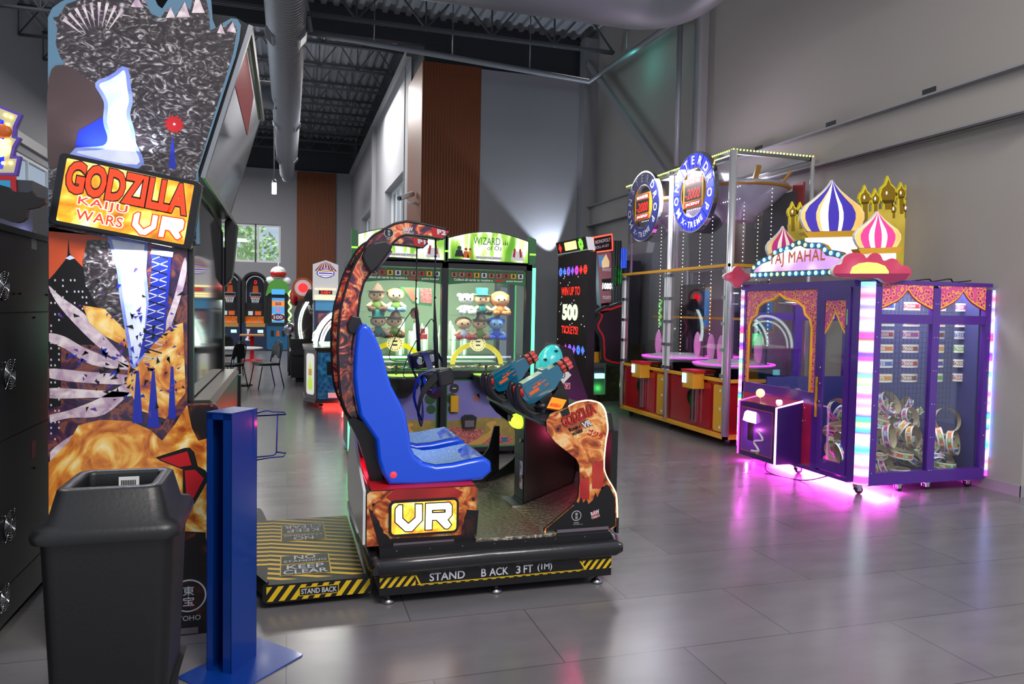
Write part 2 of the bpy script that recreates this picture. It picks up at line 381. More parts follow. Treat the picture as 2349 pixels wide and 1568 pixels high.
# ceiling deck: corrugated, ribs run down the hall
def deck(x0, x1, y0, y1, z, name, slope=0.0):
    mb = MB(); pts = []; x = x0
    while x < x1:
        for dx, dz in ((0, 0), (.09, 0), (.12, .06), (.21, .06)): pts.append((x+dx, z+dz-(x+dx)*slope))
        x += .24
    mb.grid([[(p[0], y0, p[1]) for p in pts], [(p[0], y1, p[1]) for p in pts]], 'deck_dark', smooth=False)
    mb.box((x0, y0, z+.5), (x1, y1, z+.6), 'deck_dark'); return struct(mb, name)
deck(-6.6, 2.9, 15.4, 33.3, 8.75, 'ceiling'); deck(-6.6, 6.6, 5.0, 15.6, 7.55, 'ceiling_near', .01)
struct(MB().box((-6.6, 15.4, 7.0), (3.2, 15.55, 9.4), 'shaded_void').box((3.2, 15.4, 6.5), (6.6, 15.55, 9.4), 'shaded_void').box((2.66, 15.41, 6.5), (3.2, 15.54, 7.0), 'shaded_void'), 'wall_upper_left')
struct(MB().box((2.66, 15.5, 6.54), (2.9, 17.0, 9.4), 'shaded_void'), 'wall_upper_return')
# bar joists
def joist(x0, x1, zb, zt, y, panels):
    mb = MB()
    for s in (-.035, .035):
        mb.box((x0, y+s-.02, zb), (x1, y+s+.02, zb+.05), 'joist_paint'); mb.box((x0, y+s-.02, zt-.05), (x1, y+s+.02, zt), 'joist_paint')
    for k in range(panels):
        a = x0+(x1-x0)*k/panels; c = x0+(x1-x0)*(k+.5)/panels; d = x0+(x1-x0)*(k+1)/panels
        mb.bar((a, y, zb+.03), (c, y, zt-.03), .03, .03, 'joist_paint'); mb.bar((c, y, zt-.03), (d, y, zb+.03), .03, .03, 'joist_paint')
        mb.bar((a, y, zb), (a, y, zt), .03, .03, 'joist_paint')
    return mb
j0 = None; ord_ = ['nearest', 'second', 'third', 'fourth', 'fifth', 'sixth', 'seventh', 'eighth', 'ninth']
for i, yy in enumerate([17.2, 19.1, 21.0, 22.9, 24.8, 26.7, 28.6, 30.4, 32.2]):
    lb = 'dark steel roof joist under the far deck, %s of the row from the viewer' % ord_[i]
    if j0 is None: j0 = solo(joist(-6.3, WX+.2, 8.0, 8.75, 0, 9), 'roof_joist', lb, 'roof joist', (0, 0, 0), 'open web joists over the far aisle'); j0.location = (0, yy, 0)
    else: dup(j0, loc=(0, yy, 0), label=lb)
j1 = None
for i, yy in enumerate([9.3, 11.4, 13.6]):
    lb = 'heavier grey roof joist over the near games, %s' % ('closest to the viewer', 'middle one of three', 'beside the dark upper wall')[i]
    if j1 is None: j1 = solo(joist(-6.3, XW-.15, 6.62, 7.4, 0, 10), 'roof_joist', lb, 'roof joist', (0, 0, 0), 'open web joists over the near games'); j1.location = (0, yy, 0)
    else: dup(j1, loc=(0, yy, 0), label=lb)
# round ducts
def duct(pts, r, m='duct_paint', n=24, rib=.11):
    mb = MB(); P = [V(p) for p in pts]; path = []; rs = []
    for i in range(len(P)-1):
        a, b_ = P[i], P[i+1]; L_ = (b_-a).length; k = max(2, int(L_/rib))
        r0 = r[i] if isinstance(r, list) else r
        for q in range(k):
            for dq, dr in ((0, 0), (.62, 0), (.72, .012), (.9, .012)): path.append(a+(b_-a)*((q+dq)/k)); rs.append(r0+dr)
    path.append(P[-1]); rs.append(rs[-1]); mb.tube(path, rs, m, n); return mb
d = thing('air_duct', 'long grey round air duct running down the middle of the hall under the roof', 'air duct', (-.06, 11, 6.2))
duct([(-.06, 8.5, 6.25), (-.06, 24.2, 6.25), (-.06, 27.6, 6.25), (-.06, 27.9, 6.1)], [.31, .235, .16]).build('duct_pipe', d, world=True)
for yy, r_ in ((13.2, .31), (19.6, .31), (24.2, .31)):
    for sx in (-1, 1):
        g = MB(Matrix.Translation((-.06, yy, 6.25)) @ Matrix.Rotation(sx*R(52), 4, 'Y') @ Matrix.Translation((0, 0, -r_-.02)))
        g.box((-.1, -.22, -.02), (.1, .22, .04), 'duct_paint'); g.box((-.075, -.19, -.026), (.075, .19, -.019), 'dark_metal'); g.build('vent_grille', d, world=True)
MB().tube([(-.3, 17.8, 6.3), (-2.2, 17.8, 6.3)], .3, 'duct_paint', 20).build('branch', d, world=True)
for q in ((12, 7.6), (19, 8.6)): MB().tube([(-.06, q[0], 6.55), (-.06, q[0], q[1])], .008, 'steel', 6).build('hanger', d, world=True)
p = [on_y(1080, -55, 8.6), on_y(1400, -18, 8.6), on_y(1500, -8, 8.6)]
d = thing('air_duct', 'wide grey air duct with an elbow by the right wall', 'air duct', (3.6, 8.6, 5.3))
zc = 5.55; Yd = 8.7
el = [(-3, Yd, zc), (4.1, Yd, zc)]; arc = [(4.1+.55*math.sin(R(a)), Yd-.55+.55*math.cos(R(a)), zc) for a in range(15, 91, 15)]
mb = MB(); mb.tube([el[0], el[1]]+arc+[(4.65, 6.0, zc)], .38, 'duct_paint', 28)
for q in ((4.1, Yd, zc), (4.4, Yd-.1, zc), (4.62, Yd-.4, zc)): pass
mb.build('duct_pipe', d, world=True)
MB().tube([(4.55, 8.35, 5.93), (4.55, 8.35, 7.5)], .008, 'steel', 6).build('hanger', d, world=True)
# sprinkler pipe along the upper back wall, and down the right wall
mb = MB(); zz = 6.32
mb.tube([(.3, 13.9, zz+.12), (5.88, 14.3, zz-.05), (5.9, 10.65, zz-.1)], .055, 'duct_paint', 12); mb.tube([(-6, 13.8, zz+.6), (.3, 13.8, zz+.6), (.35, 13.85, zz+.1)], .055, 'duct_paint', 12)
mb.ball((5.9, 10.65, zz-.1), .09, 'duct_paint'); mb.tube([(5.9, 10.65, zz-.1), (5.9, 10.65, 3.9)], .045, 'duct_paint', 12)
for xx in (1.5, 3.0, 4.6): mb.tube([(xx, 14.0+.07*xx, zz+.1), (xx, 14.0+.07*xx, 7.5)], .012, 'steel', 6)
for yy in (11.2, 12.6): mb.tube([(5.9, yy, zz-.08), (5.9, yy, 7.3)], .012, 'steel', 6)
solo(mb, 'sprinkler_pipe', 'grey pipe under the roof turning the corner and dropping by the column', 'pipe', (6, 14, 6.3))
# framing on the right wall
mb = MB(); mb.box((XW-.14, 10.35, 0), (XW-.002, 10.55, 7.5), 'steel_paint'); mb.box((XW-.2, 10.28, 0), (XW-.14, 10.34, 7.5), 'steel_paint'); solo(mb, 'steel_column', 'grey steel column standing proud of the right wall above the drop game', 'column', (XW-.1, 10.45, 0))
mb = MB(); mb.box((XW-.3, 14.7, 0), (XW-.002, 14.99, 7.3), 'steel_paint'); solo(mb, 'steel_column', 'grey steel column in the corner beside the back wall', 'column', (XW-.15, 14.85, 0))
mb = MB(); mb.bar((XW-.26, 14.6, 6.75), (XW-.26, 10.9, 3.66), .09, .13, 'steel_paint'); solo(mb, 'diagonal_brace', 'slanting grey steel brace across the right wall', 'brace', (XW-.16, 12.5, 5))
mb = MB()
za, zb = 3.79, 3.37
mb.box((XW-.19, 4.7, za-.02), (XW-.002, 15, za), 'steel_paint'); mb.box((XW-.19, 4.7, zb), (XW-.002, 15, zb+.02), 'steel_paint'); mb.box((XW-.11, 4.7, zb), (XW-.09, 15, za), 'wall_warm')
bm_ = solo(mb, 'steel_beam', 'long grey steel beam running along the right wall above the games', 'beam', (XW-.1, 5, zb))
for yy in (5.9, 7.3, 8.7):
    MB().box((XW-.14, yy, za), (XW-.004, yy+.16, za+.012), 'steel_paint').box((XW-.14, yy, za), (XW-.13, yy+.16, za+.07), 'dark_metal').build('bracket', bm_, world=True)
# pendant lamp far down the aisle
pl = on_y(629, 432, 17)
d = thing('pendant_lamp', 'small glowing cylinder pendant lamp hanging over the far aisle', 'lamp', (pl.x, 17, pl.z))
mat('lamp_glow', '#fff2da', .5, emit=9, ecol='#ffe6c0')
MB().lathe([(.045, -.12), (.05, -.1), (.05, .1), (.045, .12)], (pl.x, 17, pl.z), 'lamp_glow', 16).build('lamp_shade', d, world=True)
MB().lathe([(.05, .12), (.05, .16), (.02, .2)], (pl.x, 17, pl.z), 'steel', 16).build('cap', d, world=True)
MB().tube([(pl.x, 17, pl.z+.18), (pl.x, 17, 8.6)], .012, 'steel', 6).build('cord', d, world=True)
# security camera on the wood pillar
c = on_y(938, 458, 15.6); d = thing('security_camera', 'white bullet security camera bracketed to the wood pillar', 'camera', (2.56, 15.6, c.z))
MB().tube([(2.56, 15.6, c.z-.06), (2.42, 15.6, c.z-.06), (2.36, 15.6, c.z+.02)], .03, 'white_plastic', 8).build('bracket', d, world=True)
MB().tube([(2.5, 15.65, c.z+.14), (2.2, 15.45, c.z+.0)], .055, 'white_plastic', 12).tube([(2.2, 15.45, c.z), (2.17, 15.43, c.z-.012)], .045, 'black_plastic', 12).build('housing', d, world=True)
# trees outside the windows
mat('leaf_a', '#a8c878', .7); mat('bark', '#5a4a3a', .8)
def tree(x, y, z, r, seed, label):
    rnd = random.Random(seed); o = thing('leafy_tree', label, 'tree', (x, y, 0), 0, 'trees outside the windows')
    mb = MB()
    for k in range(2200):
        a, t = rnd.uniform(0, 2*PI), math.acos(rnd.uniform(-1, 1)); q = r*(rnd.random()**.4)
        c_ = V((q*math.sin(t)*math.cos(a), q*math.sin(t)*math.sin(a), z+q*math.cos(t)))
        u = V((rnd.uniform(-1, 1), rnd.uniform(-1, 1), rnd.uniform(-1, 1))).normalized(); w_ = u.orthogonal().normalized(); s_ = .13*r/2
        mb.add([c_-u*s_, c_+w_*s_*.5, c_+u*s_, c_-w_*s_*.5], [(0, 1, 2, 3)], 'leaf_a')
    mb.build('crown', o); MB().tube([(0, 0, 0), (.1, 0, z)], [.25, .1], 'bark', 8).build('trunk', o)
tree(-3.0, 41, 3.9, 2.7, 1, 'pale green tree outside the far window, behind its left half'); tree(2.6, 41, 4.0, 2.7, 2, 'green tree outside the far window, behind its right half')
# ------------------------------------------------------------------ more helpers
def inset(pts, d):
    n = len(pts); out = []; A = sum(pts[i][0]*pts[(i+1) % n][1]-pts[(i+1) % n][0]*pts[i][1] for i in range(n)); sg = 1 if A > 0 else -1
    for i in range(n):
        p0, p1, p2 = V(pts[i-1][:2]), V(pts[i][:2]), V(pts[(i+1) % n][:2]); a = (p1-p0); b = (p2-p1)
        a = a.normalized() if a.length > 1e-9 else V((1, 0)); b = b.normalized() if b.length > 1e-9 else a
        n1 = V((-a.y, a.x))*sg; n2 = V((-b.y, b.x))*sg; m = n1+n2
        m = m.normalized() if m.length > 1e-6 else n1
        k = max(.45, m.dot(n1)); q = p1+m*(d/k); out.append((q.x, q.y))
    return out
def clip(poly, x0, y0, x1, y1):
    def cut(P, ax, v, keep):
        out = []
        for i in range(len(P)):
            a, b = P[i-1], P[i]; ia, ib = keep(a[ax], v), keep(b[ax], v)
            if ia != ib:
                t = (v-a[ax])/(b[ax]-a[ax]); out.append((a[0]+(b[0]-a[0])*t, a[1]+(b[1]-a[1])*t))
            if ib: out.append(b)
        return out
    for ax, v, kp in ((0, x0, lambda c, v: c >= v), (0, x1, lambda c, v: c <= v), (1, y0, lambda c, v: c >= v), (1, y1, lambda c, v: c <= v)):
        if len(poly) < 3: return []
        poly = cut(poly, ax, v, kp)
    return poly if len(poly) > 2 else []
def flat(mb, pts, o, u, v, m, d=.001):
    """thin decal: 2D polygon on the plane o + x*u + y*v, standing d proud"""
    u, v, o = V(u), V(v), V(o); n = u.cross(v).normalized()
    mb.add([o+u*p[0]+v*p[1]+n*d for p in pts], [tuple(range(len(pts)))], m)
def stripes(mb, o, u, v, w, h, step, slant, m, d=.001, frac=.5, x0=0.0):
    x = -h*abs(slant)-step
    while x < w+h*abs(slant)+step:
        P = clip([(x, 0), (x+step*frac, 0), (x+step*frac+h*slant, h), (x+h*slant, h)], x0, 0, w, h)
        if P: flat(mb, P, o, u, v, m, d)
        x += step
def fy(px, py, Yv):
    p = on_y(px, py, Yv); return (p.x, p.z)
def FY(l, Yv): return [fy(a, b, Yv) for a, b in l]
def facing(Yv, d=0): return V((0, Yv, 0)), UX, UZ           # wall facing the viewer: u = +x, v = +z, normal -y
def outlined(mb, st, o, u, v, w, h, m, mo, bold=.02, ob=.05, d=.003, **k):
    """lettering with an outline: fat letters behind, thin ones on top"""
    mb.text(st, o, u, v, mo, w, h, bold=ob, d=d, **k)
    e = h*.035; mb.text(st, V(o)+V(u).normalized()*e+V(v).normalized()*e, u, v, m, w-2*e, h-2*e, bold=bold, d=d+.002, **k)
ramp_mat('fire_art', [(0, '#2a0f08'), (.34, '#6b2410'), (.45, '#b4501c'), (.54, '#e08a3a'), (.64, '#f3c98c'), (.75, '#b9622c'), (1, '#f7e0b8')], scale=12, detail=6, dist=1.2, rough=.3, coat=.5)
ramp_mat('fire_glow', [(0, '#b04010'), (.4, '#e87818'), (.55, '#ffb838'), (.7, '#ffe9a8'), (1, '#fff8e0')], scale=9, detail=3, dist=1, rough=.4, emit=1.6)
ramp_mat('fire_dark', [(0, '#0a0808'), (.5, '#171012'), (.62, '#3a1a12'), (.74, '#7a3a20'), (1, '#b06030')], scale=9, detail=6, dist=1, rough=.35)
ramp_mat('ember_art', [(0, '#1a0c14'), (.36, '#381428'), (.43, '#5a2040'), (.47, '#b02c1c'), (.54, '#e06030'), (.60, '#f8c088'), (.66, '#d84424'), (1, '#f07038')], scale=9, detail=2, dist=2.2, rough=.22, coat=.8, bump=.15)
ramp_mat('red_sky', [(0, '#5c0f10'), (.5, '#a81c1c'), (1, '#d8522a')], scale=4, detail=3, rough=.3, coat=.5)
mat('blue_seat', '#0a4fe0', .25, coat=.4); mat('seat_edge', '#041b80', .3)
m, nt, b = newmat('seat_sheen'); nz = nt.nodes.new('ShaderNodeTexNoise'); nz.inputs['Scale'].default_value = 240; nz.inputs['Detail'].default_value = 2  # pale speckle paints the light reflected on the seat top
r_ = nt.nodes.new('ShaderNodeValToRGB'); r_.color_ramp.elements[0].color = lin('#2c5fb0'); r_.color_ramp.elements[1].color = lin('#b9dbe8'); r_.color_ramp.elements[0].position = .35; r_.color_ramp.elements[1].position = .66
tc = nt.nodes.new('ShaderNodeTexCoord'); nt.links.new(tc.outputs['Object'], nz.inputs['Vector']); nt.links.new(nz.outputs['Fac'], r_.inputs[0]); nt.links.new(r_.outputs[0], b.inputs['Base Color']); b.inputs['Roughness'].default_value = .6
mat('vinyl', '#1b1b1e', .3, coat=.3, bump=(14, .25)); mat('hazard_yellow', '#e0b812', .5); mat('hazard_black', '#0c0c0a', .5); mat('letter_white', '#c9c9cf', .5); mat('lime_led', '#e6ff6a', .4, emit=1.1, ecol='#dcff3c')
mat('clear_plate', '#6a6068', .15); mat('sign_white', '#ffffff', .5, emit=2.6); mat('gun_blue', '#07607c', .12, coat=1); mat('gun_pink', '#d8544a', .25, .2, coat=.6); mat('gun_orange', '#e0622a', .4); mat('blue_strap', '#10155a', .6)
mat('art_red', '#b8181c', .35); mat('art_black', '#0c0a0a', .4)
# diamond plate
m, nt, b = newmat('tread_plate'); b.inputs['Metallic'].default_value = 1; b.inputs['Roughness'].default_value = .36; b.inputs['Base Color'].default_value = lin('#d6cab2')
tc = nt.nodes.new('ShaderNodeTexCoord'); mp = nt.nodes.new('ShaderNodeMapping'); mp.inputs['Rotation'].default_value = (0, 0, R(45)); wv = nt.nodes.new('ShaderNodeTexWave'); wv.inputs['Scale'].default_value = 16; wv.inputs['Distortion'].default_value = 0
ck = nt.nodes.new('ShaderNodeTexVoronoi'); ck.inputs['Scale'].default_value = 36; mp2 = nt.nodes.new('ShaderNodeMapping'); mp2.inputs['Scale'].default_value = (1, 2.2, 1); mp2.inputs['Rotation'].default_value = (0, 0, R(40)); bp = nt.nodes.new('ShaderNodeBump'); bp.inputs['Distance'].default_value = .015; bp.inputs['Strength'].default_value = .6
nt.links.new(tc.outputs['Object'], mp2.inputs[0]); nt.links.new(mp2.outputs[0], ck.inputs['Vector']); nt.links.new(ck.outputs['Distance'], bp.inputs['Height']); nt.links.new(bp.outputs[0], b.inputs['Normal'])

# ------------------------------------------------------------------ two-seat motion game
vr = thing('motion_game', 'two-seat virtual reality motion game with blue seats, lit VR sign and black padded bumpers', 'arcade game', (1.12, 4.6, 0))
NY, YB = 3.9, 5.28
mb = MB(); mb.box((.47, NY, .06), (1.80, YB, .3), 'black_paint'); mb.box((.47, NY-.02, .055), (1.80, NY, .175), 'black_paint'); mb.box((.6, NY+.05, .035), (1.1, NY+.5, .06), 'black_plastic'); mb.box((1.2, NY+.05, .035), (1.72, NY+.5, .06), 'black_plastic')
o, u, v = facing(NY-.02)
o1 = V((.47, NY-.02, .098)); stripes(mb, o1, UX, UZ, .19, .055, .042, .8, 'hazard_yellow'); stripes(mb, V((1.62, NY-.02, .098)), UX, UZ, .18, .055, .042, .8, 'hazard_yellow')
for k in range(19): flat(mb, [(.68+k*.05, .094), (.705+k*.05, .094), (.715+k*.05, .101), (.69+k*.05, .101)], (0, NY-.02, 0), UX, UZ, 'hazard_yellow')
flat(mb, [(.67, .099), (1.64, .099), (1.64, .104), (.67, .104)], (0, NY-.02, 0), UX, UZ, 'hazard_yellow'); flat(mb, [(.655, .153), (.665, .153), (.69, .1), (.68, .1)], (0, NY-.02, 0), UX, UZ, 'hazard_yellow', .0015); flat(mb, [(1.6, .153), (1.61, .153), (1.645, .1), (1.635, .1)], (0, NY-.02, 0), UX, UZ, 'hazard_yellow', .0015)
for st, a, b_ in (('STAND', .735, .93), ('B', 1.022, 1.05), ('ACK', 1.068, 1.178), ('3', 1.222, 1.248), ('FT', 1.266, 1.32), ('(1M)', 1.348, 1.435)): mb.text(st, (a, NY-.02, .113), UX, UZ, 'letter_white', b_-a, .044, bold=.015)
for k in range(7): mb.lathe([(.004, 0), (.003, -.003)], (.56+k*.18, NY, .285), 'steel', 6, 'y')
mb.build('base_frame', vr, world=True, bevel=.004)
mb = MB(); pr = rrect(-.06, -.045, .02, .045, .032, 4)
def bumper(path, name):
    mb = MB(); rows = []
    P = [V(p) for p in path]
    for i, p in enumerate(P):
        t = (P[min(i+1, len(P)-1)]-P[max(i-1, 0)]).normalized(); s_ = V((t.y, -t.x, 0)).normalized() if abs(t.z) < .9 else V((1, 0, 0)); z_ = s_.cross(t)
        k = .55 if i in (0, len(P)-1) else 1
        rows.append([p+s_*(-q[0]*k)+z_*(q[1]*k) for q in pr])
    mb.grid(rows, 'vinyl', True, closed=True); n = len(pr); o = len(mb.v)-n
    mb.f.append(tuple(range(n))); mb.m.append(0); mb.sm.append(False); mb.f.append(tuple(o+j for j in range(n))[::-1]); mb.m.append(0); mb.sm.append(False)
    return mb.build(name, vr, world=True)
bumper([(1.86, NY-.035, .215), (1.82, NY-.035, .215), (1.4, NY-.035, .212), (1.12, NY-.035, .214), (1.09, NY-.032, .214), (1.06, NY-.035, .214), (.7, NY-.035, .21), (.47, NY-.035, .21), (.435, NY-.02, .21)], 'bumper')
bumper([(.44, NY-.05, .2), (.435, NY-.02, .205), (.425, 4.0, .22), (.42, 4.3, .23), (.415, 4.33, .23), (.41, 4.36, .232), (.40, 4.75, .25), (.40, 4.95, .27), (.41, 5.0, .27)], 'bumper')
bumper([(1.84, 3.95, .21), (1.84, 4.0, .21), (1.84, 4.6, .21), (1.84, 5.2, .21), (1.84, 5.24, .21)], 'bumper')
for q in ((.52, 3.93), (1.12, 3.93), (1.73, 3.93), (.52, 5.2), (1.73, 5.2)):
    MB().lathe([(.0, .0), (.036, .0), (.036, .012), (.022, .024), (.012, .03), (.012, .05), (.007, .05), (.007, .1)], (q[0], q[1], 0), 'steel', 16).build('leveling_foot', vr, world=True)
# seat box
mb = MB(); SB = [(.405, .3), (.405, .585), (.42, .6), (1.0, .6), (1.015, .585), (1.0, .3)]
mb.prism(SB, 'y', NY+.06, YB-.03, 'black_paint'); mb.box((.43, NY+.07, .6), (1.0, YB-.05, .605), 'red'); mb.build('seat_box', vr, world=True)  # red top layer paints the red glow on the seat box
mb = MB(); Yp = NY+.055
mb.prism(inset(SB, .002), 'y', Yp, Yp+.01, 'fire_art', 'black_paint')
flat(mb, FY([(905, 1122), (1040, 1117), (1062, 1128), (1045, 1150), (900, 1152), (885, 1140)], Yp), (0, Yp, 0), UX, UZ, 'red_sky', .001)
rnd = random.Random(3)
def jag(p0, p1, n, amp):
    out = []
    for i in range(n+1): t = i/n; out.append((p0[0]+(p1[0]-p0[0])*t+rnd.uniform(-amp, amp)*(0 < i < n), p0[1]+(p1[1]-p0[1])*t+rnd.uniform(-amp, amp)*(0 < i < n)))
    return out
flat(mb, FY([(871, 1258), (846, 1168)]+jag((848, 1164), (865, 1188), 5, 3)+jag((866, 1190), (880, 1222), 6, 3)+[(888, 1226), (895, 1235), (1058, 1226)]+jag((1060, 1205), (1070, 1168), 6, 3)+[(1098, 1170), (1091, 1246)], Yp), (0, Yp, 0), UX, UZ, 'fire_dark', .0015)
for q in ((857, 1156), (1086, 1143)): x, z = fy(q[0], q[1], Yp); mb.lathe([(.008, 0), (.008, -.006), (.004, -.009)], (x, Yp, z), 'black_paint', 10, 'y')
x0, z0 = fy(902, 1256, Yp); x1, z1 = fy(1041, 1237, Yp)
mb.box((x0, Yp-.006, z1-.03), (x1, Yp-.002, z1+.004), 'clear_plate'); mb.box((x0, Yp-.009, z1-.014), (x1, Yp-.006, z1-.011), 'dark_metal')
mb.build('seat_box_panel', vr, world=True)
def CP(l): return FY([(820+a/7.83, 1080+b/7.83) for a, b in l], Yp-.012)
mb = MB(); sx0, sz0 = fy(892, 1232, Yp-.012); sx1, sz1 = fy(1053, 1140, Yp-.012)
mb.prism(rrect(sx0, sz0, sx1, sz1, .03), 'y', Yp-.012, Yp, 'black_plastic'); O = (0, Yp-.012, 0)
flat(mb, rrect(sx0+.013, sz0+.013, sx1-.013, sz1-.013, .02), O, UX, UZ, 'fire_glow', .001)
Vp = [(665, 670), (735, 590), (822, 590), (822, 835), (915, 920), (1025, 825), (1025, 575), (1178, 575), (1178, 885), (985, 1092), (850, 1095), (660, 920)]
Rp = [(1210, 565), (1660, 545), (1712, 610), (1710, 790), (1640, 870), (1705, 960), (1630, 1048), (1560, 1045), (1410, 890), (1358, 890), (1350, 1062), (1200, 1070)]
for P in (Vp, Rp): q = CP(P); flat(mb, q, O, UX, UZ, 'art_black', .002); flat(mb, inset(q, .0065), O, UX, UZ, 'sign_white', .003)
flat(mb, CP([(1335, 692), (1585, 680), (1585, 745), (1335, 755)]), O, UX, UZ, 'art_black', .004); flat(mb, CP([(1362, 712), (1556, 703), (1556, 720), (1362, 730)]), O, UX, UZ, 'fire_glow', .005)
mb.build('lit_sign', vr, world=True, label='lit sign with large white letters VR')
# rear plate and red-lit back
mb = MB(); mb.prism([(3.97, .31), (3.97, .6), (4.35, .7), (4.7, .86), (4.85, .86), (5.0, .6), (5.0, .31)], 'x', .388, .402, 'white_plastic'); mb.build('rear_plate', vr, world=True)
# floor of the cab, ramps, pedestal, dash
MB().box((1.0, NY+.02, .3), (1.47, YB-.03, .312), 'tread_plate').build('tread_floor', vr, world=True)
for y0, y1 in ((NY+.07, 4.50), (4.73, YB-.06)):
    mb = MB(); mb.prism([(1.40, .312), (1.47, .33), (1.80, .45), (1.82, .53), (1.84, .53), (1.84, .3)], 'y', y0, y1, 'tread_plate'); mb.build('foot_ramp', vr, world=True)
mb = MB(); mb.box((1.46, 4.51, .312), (1.82, 4.72, .93), 'black_paint', bev=.01)
for z in (.9, .62, .6, .34): mb.box((1.456, 4.52, z), (1.46, 4.71, z+.004), 'dark_metal')
mb.box((1.452, 4.53, .42), (1.459, 4.57, .60), 'letter_white')
for z, c in ((.55, 'gun_blue'), (.5, 'white'), (.46, 'orange'), (.435, 'white')): mb.box((1.4505, 4.535, z), (1.4525, 4.565, z+.025), c)
mb.lathe([(.012, 0), (.012, -.012)], (1.456, 4.56, .73), 'steel', 10, 'x').lathe([(.012, 0), (.012, -.012)], (1.456, 4.53, .5), 'steel', 10, 'x'); mb.box((1.38, 4.49, .306), (1.47, 4.74, .325), 'steel')
pd = mb.build('pedestal', vr, world=True)
mb = MB(); mb.ball((1.45, 4.62, .85), (.06, .085, .05), 'lime_led'); mb.box((1.39, 4.60, .85), (1.41, 4.66, .89), 'black_plastic'); mb.build('card_reader', pd, world=True, label='glowing lime green card reader')
mb = MB(); mb.prism([(1.385, .925), (1.40, .955), (1.62, .985), (1.82, .99), (1.84, .88), (1.55, .85), (1.44, .91)], 'y', NY+.07, YB-.06, 'black_plastic'); mb.box((1.385, 3.98, .948), (1.42, 5.2, .956), 'dark_metal')
mb.prism([(1.42, .91), (1.82, .86), (1.84, .60)], 'y', 4.73, YB-.06, 'black_paint'); mb.build('dash', vr, world=True, bevel=.006)
MB().box((1.82, NY+.06, .3), (1.86, YB-.04, .88), 'black_matte').build('back_panel', vr, world=True)
# console side panels
side_px = [(1253, 965), (1255, 990), (1275, 1015), (1302, 1036), (1322, 1052), (1329, 1066), (1330, 1100), (1327, 1140), (1322, 1152), (1262, 1203), (1250, 1212), (1247, 1226), (1405, 1212), (1414, 1205), (1415, 1187), (1413, 1139), (1406, 1120), (1392, 1096), (1385, 1076), (1385, 1050), (1388, 1016), (1393, 986), (1391, 962), (1387, 943), (1379, 929), (1370, 923), (1350, 919), (1324, 923), (1304, 933), (1262, 949)]
Yc = NY+.05; sp = FY(side_px, Yc)
mb = MB(); mb.prism(sp, 'y', Yc, Yc+.02, 'fire_art', 'art_black'); O = (0, Yc, 0)
flat(mb, FY([(1252, 1222), (1253, 1212), (1300, 1172)]+[(1315, 1160), (1320, 1148), (1327, 1153), (1333, 1140), (1338, 1152), (1345, 1143), (1350, 1155), (1360, 1146), (1366, 1128), (1370, 1140), (1380, 1118), (1392, 1110), (1400, 1118), (1411, 1142), (1412, 1205), (1400, 1211)], Yc), O, UX, UZ, 'art_black', .001)
for a, b_, c, d in ((1330, 1100, 1352, 1145), (1358, 1062, 1384, 1120)): flat(mb, FY([(a, b_), (c, b_-8), (c, d), (a, d)], Yc), O, UX, UZ, 'red_sky', .001)
a0 = on_y(1293, 981, Yc); a1 = on_y(1368, 947, Yc); uu = (a1-a0).normalized(); vv = V((-uu.z, 0, uu.x)); L_ = (a1-a0).length
outlined(mb, 'GODZILLA', a0, uu, vv, L_*1.02, .066, 'art_red', 'art_black', .03, .06)
k0 = on_y(1308, 992, Yc); mb.text('KAIJU', k0, uu, vv, 'art_black', .07, .021, bold=.06, d=.002).text('WARS', k0-vv*.026+uu*.004, uu, vv, 'art_black', .07, .021, bold=.06, d=.002); mb.text('VR', k0+uu*.078-vv*.014, uu, vv, 'art_black', .066, .044, bold=.12, d=.002); mb.text('VR', k0+uu*.081-vv*.011, uu, vv, 'letter_white', .060, .038, bold=.05, d=.003)
k1 = on_y(1346, 996, Yc); u2 = V((.93, 0, -.37)).normalized(); v2 = V((.37, 0, .93)).normalized(); mb.text('ゴジラ', k1, u2, v2, 'art_red', .1, .04, bold=.04, d=.002)
cx, cz = fy(1322, 1182, Yc)
for rr_, c in ((.030, 'letter_white'), (.0265, 'art_black')): flat(mb, circ(cx, cz, rr_, 28), O, UX, UZ, c, .002 if rr_ > .028 else .0025)
mb.text('東', (cx, Yc, cz+.009), UX, UZ, 'letter_white', .018, .018, d=.0035, center=True).text('宝', (cx, Yc, cz-.011), UX, UZ, 'letter_white', .018, .018, d=.0035, center=True).text('TOHO', (cx, Yc, cz-.042), UX, UZ, 'letter_white', .034, .008, d=.0025, center=True).text('TM & © TOHO CO., LTD.', (cx+.01, Yc, cz-.052), UX, UZ, 'letter_white', .06, .005, d=.0025, center=True)
cx, cz = fy(1365, 1179, Yc); flat(mb, circ(cx, cz, .024, 20), O, UX, UZ, 'art_red', .002); u3 = V((.95, 0, .3)).normalized(); v3 = V((-.3, 0, .95)).normalized()
mb.text('RAW', (cx-.001, Yc, cz+.01), u3, v3, 'letter_white', .055, .026, bold=.05, d=.0035, center=True).text('THRILLS', (cx+.002, Yc, cz-.014), u3, v3, 'letter_white', .055, .013, bold=.03, d=.0035, center=True)
x0, z0 = fy(1277, 1228, Yc); x1, z1 = fy(1395, 1206, Yc); mb.box((x0, Yc-.006, z1-.036), (x1, Yc-.002, z1), 'clear_plate'); mb.box((x0, Yc-.008, z1-.02), (x1, Yc-.006, z1-.017), 'dark_metal')
for q in ((1280, 983), (1306, 983)): x, z = fy(q[0], q[1], Yc); mb.lathe([(.006, 0), (.006, -.006)], (x, Yc, z), 'black_paint', 8, 'y')
xx, zz_ = fy(1294, 943, Yc); flat(mb, FY([(1284, 943), (1303, 934), (1307, 948), (1290, 955)], Yc), O, UX, UZ, 'black_plastic', .004)
